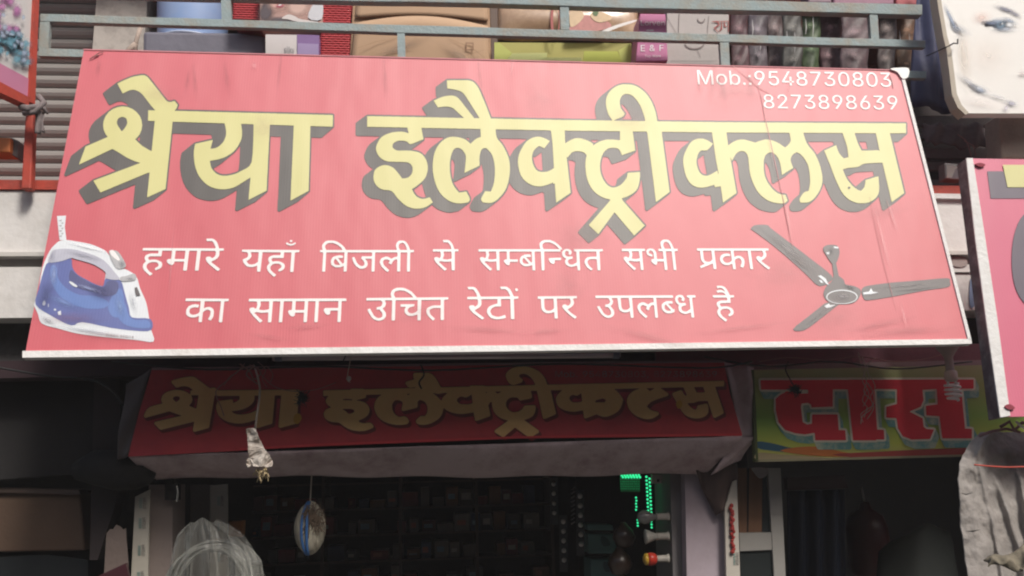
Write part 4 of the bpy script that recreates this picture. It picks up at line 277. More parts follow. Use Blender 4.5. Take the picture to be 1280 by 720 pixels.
WORDS = [
    ((178.5,310),(280,310.5),28,'779 -436,61 0,27 33,23 64,11 49,16 80,22 210,55 0,6 16,0 65,0 16,-50 16,-5 16,5 65,0 129,-11 80,-5 33,-22 64,-45 81,-5 16,5 32,56 145,55 145,0 17,-17 64,-11 0,-11 -16,-94 -258,-38 -129,-17 -113,0 -32,6 -49,0 -16,16 -16,17 0,11 0,27 65,11 -17,17 -48,11 -81,0 -113,-11 -64,-11 0,-155 0,-11 0,0 855,-5 32,-28 0,-11 -16,0 -855,-6 -16,-5 0,-77 0,-11 16,0 839,0 16,-6 16,-28 0,-11 -16,0 -371,-5 -16,-111 0,-5 16,0 64,-6 33,-16 48,-17 -16,-16 -16,-12 -32,-16 -49,-11 -64,5 -65,12 -32,27 0,6 -16,0 -339,-6 -16,-5 0,-105 0,-6 16,0 210,-5 32,-133 0,-11 16,-6 16,-5 49,5 32,11 48,6 0,39 -16,33 0,33 32,39 65,11 48,5 49,0 96,-11 81,-22 49,-33 48,-11 -16,-6 -65,28 -64,11 -33,0 -80,-11 -49,-11 -32,-22 -16,-44 0,-28 32,-22 65,-6 32,0 81,11 80,34 129,38 81,0 32,-16 49,-11 16,-17 -49,-50 -145,-16 -64,-11 -65,-6 -64,0 -113,28 -129,-17 -97,-5 -48,5 -97,11 -49,33 -48,28 -16,77 0,6 -16,0 -97,-6 -16,-5 0,-182 0,-6 -32,6 -81,884 0,5 -16,0 -32,-22 -146,-11 -64,-11 -48,-11 -17,-61 0,-11 -96;414 113,-5 16,0 339,11 16,105 0,5 -32,0 -339,-11 0'),
    ((302.5,312),(374.5,312.5),27.5,'827 -452,22 0,14 16,0 49,-14 32,-15 0,-14 -32,0 -32;755 -323,22 -16,29 49,28 16,44 -16,28 -49,15 0,7 16,-7 49,-15 32,-28 32,-44 16,-28 -16,-36 -32,-15 -48;7 0,986 0,7 32,-7 65,-58 16,-14 16,0 855,-7 16,-15 0,-29 0,-7 -16,0 -839,0 -16,-7 -16,-115 0,-7 16,0 210,-7 32,-173 0,-14 16,-8 16,-7 49,7 32,15 48,7 0,50 -16,44 0,43 32,50 65,14 48,8 49,0 96,-15 81,-29 49,-43 48,-14 -16,-7 -65,36 -64,14 -33,0 -80,-14 -49,-15 -32,-28 -16,-58 0,-36 32,-22 49,-14 64,0 81,7 48,22 65,36 80,36 65,7 32,-22 65,-14 16,-22 -49,-64 -145,-29 -96,-15 -97,0 -97,36 -145,-21 -97,-7 -81,14 -96,36 -49,43 -32,108 0,7 -48,0 -65,-7 -16,-295 0,-14 0,-8 855,-7 32,-43 0,-7 0,0 -32,-7 -242,-7 0,-29 32,-36 32,-58 0,-28 -16,-29 -32,-36 -97,-22 -64,-14 -129,7 -16,29 -33,36 -48,14 -65,0 -64,-7 -65,-22 -48,-79 -16,-7 -33;158 113,0 16,15 129,0 65,-7 32,-15 64,-21 49,-29 48,0 16,21 81,29 48,36 16,36 -16,22 -16,28 -48,22 -49,0 -419,-14 -16'),
    ((400,312.5),(517.5,312.5),27,'83 -436,48 0,28 17,27 48,44 129,28 113,16 113,12 16,524 0,8 -16,-8 -97,-4 -97,4 -80,8 -65,15 -64,16 -17,32 0,16 17,12 32,20 97,15 113,12 161,4 16,36 0,4 16,0 65,-4 16,-32 16,-4 16,0 855,-4 16,-8 0,-16 0,-3 -16,0 -839,0 -16,-4 -16,-60 0,-8 16,0 839,0 16,-4 16,-20 0,-8 -16,0 -516,-4 -32,-11 0,-20 32,-12 64,-12 113,-4 16,-24 -32,-4 -16,12 -113,-8 -32,-12 -16,-24 -16,-12 16,-11 32,-4 32,0 81,7 80,8 49,52 210,-4 32,-16 48,-28 -97,-27 -113,-16 -112,-12 -130,8 -112,8 -65,16 -32,27 -49,16 0,16 17,32 80,28 -64,31 -33,4 -16,0 -32,0 -129,-4 -16,-230 0,-4 32,0 823,-4 32,-8 0,-15 0,-4 -16,0 -548,-4 -33,-68 0,0 16,16 65,8 64,4 97,0 49,-4 48,-8 48,-8 33,-28 48,-20 0,-15 -16,-20 -49,-20 -64,-20 -113,-16 -145,-8 -113,4 -32,20 -16,28 258,20 96,23 65,20 0,8 -16,8 -32,4 -97,-8 -49,-8 -64,-24 -97,8 -81,4 -16,100 0,4 -32,0 -129,-4 -16,-254 0,-4 16,0 16,0 823,-4 32,-16 0,-8 0,-4 -16,0 -242,-44 64,-36 0,-15 -16,-20 -48,-16 -48,-4 -49,-4 -64,0 -113,8 -81,8 -48,12 -33,20 -32,39 -32,28 16,12 32,-4 65,-4 16,-40 0,-4 0,0 16,44 226,4 16,8 0,8 -48,0 -17,0 -451,-8 0,-175 0,-8 0,-3 16,0 855,-4 16,-24 0,-4 -16,0 -16,0 -839,-4 -16,-28 -16,-4 -65,4 -32,20 0,4 -16,-8 -113,0 -65,4 -64,8 -48,16 -81,16 -32;107 -323,-20 0,-12 33,-11 32,-8 32,-4 49,0 48,8 81,8 48,170 0,-4 -48,-16 -81,-24 -81,-19 -48,-40 -65;865 -323,-16 17,-12 80,0 113,12 97,8 16,68 0,0 -32,-8 -97,-16 -145,-16 -49,-12 -16;167 419,-8 33,-4 48,0 81,4 48,12 48,15 17,28 0,8 -17,-4 -16,-43 -242,-4 0'),
    ((541,311.5),(573,311.5),26.5,'420 -436,160 0,72 33,58 64,29 49,44 80,58 210,145 0,14 16,0 65,0 16,-130 16,-15 16,0 839,0 16,-14 16,-87 0,-15 -16,-14 -403,-261 16,-145 -33,-58 17,-15 32,58 64,145 162,87 80,0 17,0 16,-72 64,-15 -16,-232 -258,-101 -129,-29 -65,-29 -64,0 -65,29 -32,29 -16,58 0,29 16,58 32,14 0,29 -64,15 -97,-15 -97,-14 -48,-276 0,-14 -32,14 -81,682 0,29 0,0 -16,-29 -129,-58 -113,-44 -48,-29 -17,-145 0,-29 -96;420 113,0 16,15 97,0 64,-44 162,29 16,102 16,58 0,145 -32,14 -33,-14 -306,-29 0'),
    ((598,311.5),(753.5,311.5),26.5,'535 -436,32 0,14 0,14 33,23 64,28 129,20 129,8 81,0 16,-14 0,0 81,-3 16,-124 0,-6 0,-3 855,-3 32,-14 0,-6 -16,0 -839,0 -16,-2 -16,-43 0,-6 16,0 839,0 32,-2 0,-17 0,-3 -16,0 -226,-3 0,-11 16,-17 32,-29 0,-14 -32,-11 -48,-12 -81,-2 -64,0 -81,5 -81,3 -32,9 -64,25 -65,23 -16,20 16,5 32,0 65,-3 16,-28 0,-3 0,-3 16,34 226,3 16,3 0,6 -48,0 -17,0 -435,-3 -16,-173 0,-3 32,0 323,6 16,57 0,2 16,0 81,-2 16,-60 0,-3 16,0 81,-3 32,-2 16,-6 16,-8 -16,-12 -32,-8 -65,-9 -81,3 -48,6 -16,2 -16,12 0,3 -16,0 -355,-6 0,-54 0,0 32,0 823,-3 32,-17 0,-3 -16,-2 -403,-51 16,-29 -33,-11 17,-3 32,12 64,28 162,17 80,0 17,0 16,-14 64,-3 -16,-46 -258,-19 -129,-6 -65,-6 -64,0 -65,6 -32,6 -16,11 0,6 16,11 32,3 0,6 -64,2 -97,-2 -97,-3 -48,-54 0,-3 -16,0 -33,0 -48,3 -16,493 0,3 -16,-6 -97,0 -97,3 -80,8 -49,9 -48,5 -16;555 -323,-14 0,-11 33,-9 32,-3 32,-2 32,0 81,8 113,125 0,0 -16,-9 -65,-20 -113,-14 -48,-8 -32,-23 -49;705 -16,12 0,19 32,6 32,6 65,0 48,-3 49,-6 48,-3 16,-14 -48,0 0,3 -65,-3 -48,-2 -16,-12 -16,-6 16,-5 32,-3 48,0 81,8 65,15 32,28 -16,9 16,0 48,-3 49,-15 16,-11 16,-8 32,-3 32,0 65,6 64,8 33,8 16,15 0,11 -32,20 -65,3 -32,0 -468,-3 -16,-12 -16,-2 -65,2 -32,227 0,3 48,-3 49,-23 16,-2 16,-3 855,-3 16,-14 0,-6 -16,0 -484,-3 -32,-48 0,-14 32,-9 48,-2 65,2 64,6 65,9 81,22 113,-3 16,-11 48,-5 -16,-26 -129,-11 -113,-6 -97,0 -64,3 -49,6 -64,5 -32,11 -49,26 -32,45 0,3 -32,0 -194,0 -16,-6 0,-124 0,-6 0,-3 855,-3 32,-14 0,-2 -16,-3 -194,-3 -16,-17 32,-23 33,-17 -16,-17 -49,-11 -48,-6 -81,0 -97,9 -96,0 -16,-12 -33,-11 -64,-6 -81,0 -113,9 -81,11 -48;82 113,0 16,3 97,0 64,-9 162,6 16,20 16,11 0,29 -32,2 -33,-2 -306,-6 0;569 419,88 -16,3 16,0 81,-6 16,-42 0,-3 16,0 97,-3 32,-5 33,-9 0,-17 -49,-11 -113,-3 -80,3 -16;360 419,-6 33,-3 64,0 65,6 64,11 32,6 17,23 0,2 -17,-2 -32,-32 -226,-2 0'),
    ((777,311),(847,311),26.5,'770 -436,54 0,24 17,19 32,12 32,24 113,30 226,13 16,48 0,6 16,0 65,0 16,-54 16,-7 16,0 839,0 16,-6 16,-36 0,-6 -32,0 -823,-6 -32,-97 0,-6 16,0 839,-6 32,-6 0,-31 0,-6 -16,0 -371,-6 -16,-109 0,-6 16,-6 97,-6 32,-12 16,-18 -16,-18 -16,-31 -81,-12 -64,6 -65,12 -32,31 0,6 -32,0 -242,-18 -97,-25 -32,-18 0,-18 32,-6 16,0 65,12 32,48 48,0 16,0 65,-6 16,-24 -16,-36 -32,-19 -33,-12 -64,-6 -81,6 -64,12 -49,31 -32,24 -16,43 16,18 16,18 48,18 81,6 65,0 258,12 16,103 0,6 -32,0 -323,-12 -16,-60 0,-7 -16,0 -65,7 -32,54 0,0 -32,-12 -113,0 -113,6 -65,12 -32,18 -48;794 -323,-18 0,-6 17,-6 32,-12 48,0 97,18 113,12 16,103 0,0 -32,-18 -145,-19 -97,-24 -49,-18 -16;6 0,400 0,12 16,0 65,0 16,-54 16,-6 16,0 839,-6 32,-37 0,-6 -16,0 -371,-6 -32,0 0,-30 16,-79 0,-61 -33,-24 17,-6 32,24 64,61 162,36 80,0 17,-24 64,-12 0,-97 -258,-55 -194,-12 -64,0 -48,12 -49,18 -16,19 0,12 16,24 32,6 0,12 -64,6 -97,-6 -97,-6 -32,-6 -16,-109 0,-6 -32;176 113,0 16,6 97,0 64,-18 162,12 16,42 16,24 0,61 -32,6 -33,-6 -306,-12 0'),
    ((871,310.5),(960.5,310.5),26,'5 0,990 0,5 32,0 65,-45 16,-5 16,10 145,-5 81,-10 64,-25 81,-39 81,-5 16,14 64,35 97,55 161,5 17,-25 80,-15 -32,-45 -129,-59 -210,-20 -97,-10 -64,0 -32,5 -33,15 -48,15 0,15 16,20 49,9 -17,16 -48,9 -48,5 -81,-10 -113,-4 -16,-150 0,-10 0,0 855,-5 32,-10 0,-20 0,-5 -32,0 -855,-10 0,-184 0,-5 32,0 274,10 -16,20 -32,20 -16,20 0,20 16,20 48,10 33,10 64,5 113,-5 81,-10 113,-15 96,-10 0,-15 -16,-15 -32,15 -97,10 -80,5 -81,-10 -97,-15 -32,-15 -16,-15 16,-25 32,-15 81,0 387,-5 16,-24 0,-5 0,-5 -16,0 -242,-10 0,-30 48,-15 16,-35 0,-20 -16,-20 -32,-15 -48,-15 -81,-4 -65,0 -64,9 -81,10 -64,10 -32,25 -49,20 -16,30 -16,30 16,15 32,0 33,-5 48,-50 0,-20 16,-10 16,-20 65,-5 48,0 32,15 97,15 32,15 17,15 0,25 -17,25 -48,15 -65,0 -451,-10 0,-209 0,-5 0,-5 16,0 855,-15 16,-25 -16,0 -242,-5 -16,-164 226,-5 0,-10 -81,0 -16,70 -113,-25 -81,-15 -80,-5 -81,0 -371,-5 -16,-25 0,-10 -16,0 -65;85 113,-5 16,0 355,5 64,5 49,10 16,19 32,30 0,25 -32,15 -49,10 -32,0 -419,-10 0'),
    ((232,373),(286,373.5),29.5,'10 0,990 0,0 48,0 49,-87 16,-10 16,0 855,-10 16,-48 0,-20 -16,0 -839,0 -32,-359 0,-19 0,0 306,9 -16,49 -32,39 -16,38 0,49 32,39 65,10 48,9 48,0 146,-9 96,-39 129,-20 0,-39 -32,-9 -16,0 -16,29 -97,10 -81,0 -129,-10 -32,-29 -32,-49 -16,-19 16,-29 32,-39 65,0 403,-10 16,-48 0,-10 0,-10 -32,0 -226,-9 0,-59 48,-39 16,-68 0,-29 -16,-48 -32,-39 -64,-10 -33,-10 -80,0 -97,10 -48,20 -65,19 -48,39 -33,39 -32,77 -16,59 16,19 16,0 16,-10 81,-9 16,-78 -16,-39 16,-29 16,-29 33,-10 48,0 80,10 49,19 48,59 33,58 -17,58 -48,29 -65,0 -451,-19 0,-330 0,-10 -32'),
    ((311,373.5),(433,373),29.5,'4 0,988 0,8 16,0 48,0 33,-4 16,-34 0,-9 16,0 839,0 16,-4 16,-21 0,-8 -16,0 -436,0 -32,-72 0,-5 16,0 97,-4 32,-4 16,-13 17,-17 -17,-13 -48,-8 -48,-9 -65,0 -48,5 -32,8 -33,132 0,0 -16,0 -258,-5 -16,-186 0,-9 0,0 855,-4 32,-8 0,-17 0,-5 -32,0 -823,-4 -32,-63 0,-9 16,0 839,-4 32,-21 0,-5 0,-4 -32,0 -371,-8 0,-81 0,-4 16,0 97,-8 32,-9 16,-8 0,-17 -32,-13 -49,-8 -48,-5 -48,-4 -33,4 -32,5 -16,8 -16,17 0,4 -16,0 -339,-8 -16,-77 0,-4 16,0 16,0 823,-4 32,-17 0,-13 0,0 -32,0 -839,-8 -16,-60 0,-8 0,0 16,0 839,-4 32,-26 0,-4 -16,-4 -403,-76 16,-43 -33,-17 17,-4 32,17 64,42 162,26 80,0 17,0 16,-21 64,-5 -16,-67 -258,-34 -161,-13 -97,0 -65,8 -32,9 -16,17 0,8 0,17 48,9 -16,4 -48,4 -97,-4 -97,-4 -32,-9 -16,-72 0,-4 -32;123 113,0 16,4 97,0 64,-13 162,9 16,29 16,18 0,42 -32,4 -33,-4 -306,-9 0;487 113,-4 16,0 339,9 16,80 0,4 -32,0 -339,-8 0'),
    ((458,372.5),(560.5,371.5),28.5,'370 -436,64 0,29 17,39 64,50 97,24 97,35 145,10 16,374 0,5 48,-5 49,-39 16,-10 16,0 855,-10 16,-20 0,-10 -16,0 -484,-4 -32,-84 0,-30 48,-15 32,0 33,0 64,10 97,10 48,44 146,0 16,-19 64,-5 0,-40 -129,-29 -129,-10 -97,0 -97,5 -48,5 -48,20 -49,34 -48,30 -16,69 0,9 -16,0 -210,-4 -16,-5 0,-217 0,-10 0,-5 855,0 32,-15 0,-20 0,-4 -16,0 -242,-55 64,-39 0,-30 -32,-19 -64,-10 -33,-5 -96,0 -65,15 -97,0 -16,-20 0,-39 0,-5 0,0 -16,0 -81,5 -16,162 0,0 65,-5 32,-19 16,-20 16,-20 33,-10 32,-5 64,0 49,15 64,25 33,15 0,19 -17,30 -48,15 -65,0 -419,0 -32,-266 0,-5 32,0 823,-5 32,-25 0,-5 0,-5 -32,0 -839,-10 -16,-73 0,-5 16,14 113,-5 81,-9 80,-25 65,25 113,14 80,5 113,-10 97,-19 81,-40 48,-29 0,-15 -16,-35 -48,-29 -97,-10 -65,-34 -193,-5 -65,0 -16,19 -32,10 0,40 242,5 48,29 81,25 48,20 0,14 -16,15 -32,5 -49,0 -80,-5 -49,-20 -97,-14 -48,-30 0,-5 -32,0 -48,5 -33,35 -16,19 -32,10 -97,0 -64,-10 -49,-19 -32,-163 0,-5 -32,0 -65,10 -16,295 0,0 -16,-9 -113,0 -65,9 -96,15 -65,15 -32;404 -323,-40 33,-14 16,-10 48,-5 49,0 48,5 48,15 81,211 0,0 -32,-19 -81,-45 -113,-24 -48,-25 -32'),
    ((584,371),(648,370.5),28.5,'25 -436,84 0,51 33,42 113,33 129,25 129,9 32,8 0,555 0,8 -16,-8 -48,-25 -113,-17 -81,-42 -65,-84 0,-17 -80,0 -16,25 -17,76 0,34 17,33 48,34 81,17 64,42 210,8 16,76 0,8 32,-8 65,-68 16,-16 16,0 855,-17 16,-34 0,-17 -16,0 -855,-8 -16,-17 0,-151 0,-8 16,0 307,-17 0,-84 0,-26 16,-42 48,-16 32,-17 49,-9 80,17 81,9 48,16 33,34 32,42 32,50 0,51 -32,59 -49,8 17,17 80,-8 33,-42 32,-93 32,-50 0,-34 -16,-67 -48,-42 -97,-25 -97,-9 -65,9 -129,25 -80,25 -49,67 -64,84 -49,0 -193,-17 0,-294 0,-8 16,8 65,0 129,-17 96,-42 81,-67 81,0 16,0 32,84 145,84 145,9 17,-34 64,-8 0,-17 -16,-160 -274,-50 -129,-25 -97,0 -65,16 -32,17 -16,34 0,17 0,33 65,25 -33,17 -32,17 -65,0 -112,-8 -65,-9 -16,-176 0,-17 -16,0 -65,8 -32,177 0,8 0,0 -16,-17 -129,-33 -113,-17 -48,-25 -17,-76 0,-17 -96;958 -355,17 0,8 16,17 49,-8 32,-17 32,-25 -16,-9 -48,0 -33'),
    ((672,370.5),(721,370),28,'10 0,990 0,0 48,0 49,-91 16,-10 16,20 145,-10 81,-20 64,-51 81,-80 81,-10 16,20 48,70 113,122 161,0 33,-41 64,-30 -32,-91 -129,-121 -210,-41 -97,-20 -64,0 -32,10 -33,31 -48,30 0,30 16,41 49,20 -17,30 -48,20 -48,10 -81,-20 -113,-10 -16,-303 0,-20 0,0 855,-10 32,-51 0,-10 0,-10 -32,0 -258,-111 48,-71 0,-30 -16,-40 -32,-31 -49,-20 -48,-20 -97,0 -387,-10 -16,-51 0,-20 -16,0 -65;172 113,-10 16,0 355,10 64,10 49,20 16,40 32,61 0,51 -32,30 -49,20 -32,0 -419,-20 0'),
    ((744,369.5),(869.5,369),28,'830 -16,18 0,18 16,10 32,7 81,4 48,-4 49,-7 48,-7 16,-14 -48,-3 0,7 -81,-4 -32,-7 -16,-14 -16,-7 16,-4 32,-7 48,4 81,7 65,21 32,35 -16,7 16,4 64,-4 33,-31 32,-11 32,-4 32,0 65,4 64,14 33,11 16,17 0,15 -32,21 -65,7 -32,0 -468,-4 -16,-17 -16,0 -81,10 -16,71 0,3 16,4 65,-4 16,-28 16,-7 16,0 839,-3 32,-18 0,-7 -16,0 -210,-4 0,-21 32,-10 17,-22 16,-17 -16,-25 -49,-14 -64,-4 -65,0 -97,7 -112,-10 -33,-14 -80,-7 -65,0 -97,3 -48,7 -65,18 -48;4 0,763 0,7 16,0 48,0 33,-4 16,-159 0,-7 0,0 855,-3 32,-21 0,-4 -16,0 -516,-4 -32,-14 0,-14 32,-14 80,-7 97,-7 16,-18 -32,-3 -16,7 -97,0 -32,-4 0,-24 -48,-11 0,-11 16,-10 48,-4 48,4 97,17 113,43 178,-4 16,-14 64,-18 -64,-31 -146,-15 -96,-10 -129,0 -65,3 -64,7 -33,11 -64,28 -49,15 0,14 17,31 80,29 -80,24 -17,4 -16,0 -161,-4 -16,-208 0,0 32,0 823,-4 32,-17 0,-4 0,-3 -16,-4 -274,-3 0,-15 32,-17 16,-25 0,-21 -32,-18 -65,-7 -64,-3 -97,-4 -387,-3 0,-50 0,-4 16,11 113,-3 81,-8 80,-17 65,17 113,11 80,4 97,-4 81,-7 64,-14 49,-25 48,-17 0,-15 -16,-17 -32,-7 -33,-21 -80,-18 -129,-21 -194,3 -32,21 -16,29 242,3 48,18 81,21 48,14 0,11 -16,10 -32,4 -49,0 -80,-4 -49,-14 -97,-10 -48,-22 0,-3 -32,0 -48,3 -33,25 -16,14 -32,7 -49,4 -48,-7 -64,-7 -65,-11 -16,-116 0,-4 -32;254 113,-3 16,0 339,3 80,4 49,4 16,14 32,21 0,21 -32,11 -49,7 -32,-4 -419,-7 0;724 258,32 0,7 16,0 81,-3 16,-36 0,-3 0,-4 16,43 226,3 16,7 -16,4 0,0 113,-4 16,-14 32,-18 32,-35 0,-21 -32,-18 -64,-10 -81,-4 -48,0 -81,7 -113,18 -64,28 -65;689 419,-7 33,-4 64,0 65,8 64,14 32,7 17,28 0,3 -17,-3 -32,-39 -226,-3 0'),
    ((891,369),(917.5,369),27,'273 -436,181 0,73 17,73 32,54 64,55 81,91 226,18 16,164 0,18 32,-18 65,-146 16,-36 0,0 226,-18 16,-436 16,-55 16,-18 32,18 65,36 48,127 -16,128 0,72 16,92 32,72 49,36 48,19 49,0 96,-37 81,-72 49,-110 48,-36 -16,-18 -65,91 -64,36 -33,0 -80,-36 -49,-37 -32,-72 -16,-146 0,-90 32,-73 49,-19 48,0 81,37 80,36 49,91 80,91 65,18 32,-73 81,-72 -49,-164 -145,-72 -96,-37 -97,0 -97,91 -145,-54 -97,-19 -81,37 -96,90 -49,110 -32,272 0,18 -16,0 -97,-36 -16,-582 0,-36 -16,0 -16,0 -65,18 -16,600 0,-18 -32,-36 -49,-91 -48,-146 0,-73 16,-18 0,-36 -81,0 -16,127 -32,109 0,110 48,36 33,18 0,-54 -113,-73 -49,-55 -16,-91 0,-36 16,-37 0,-18 -96'),
]
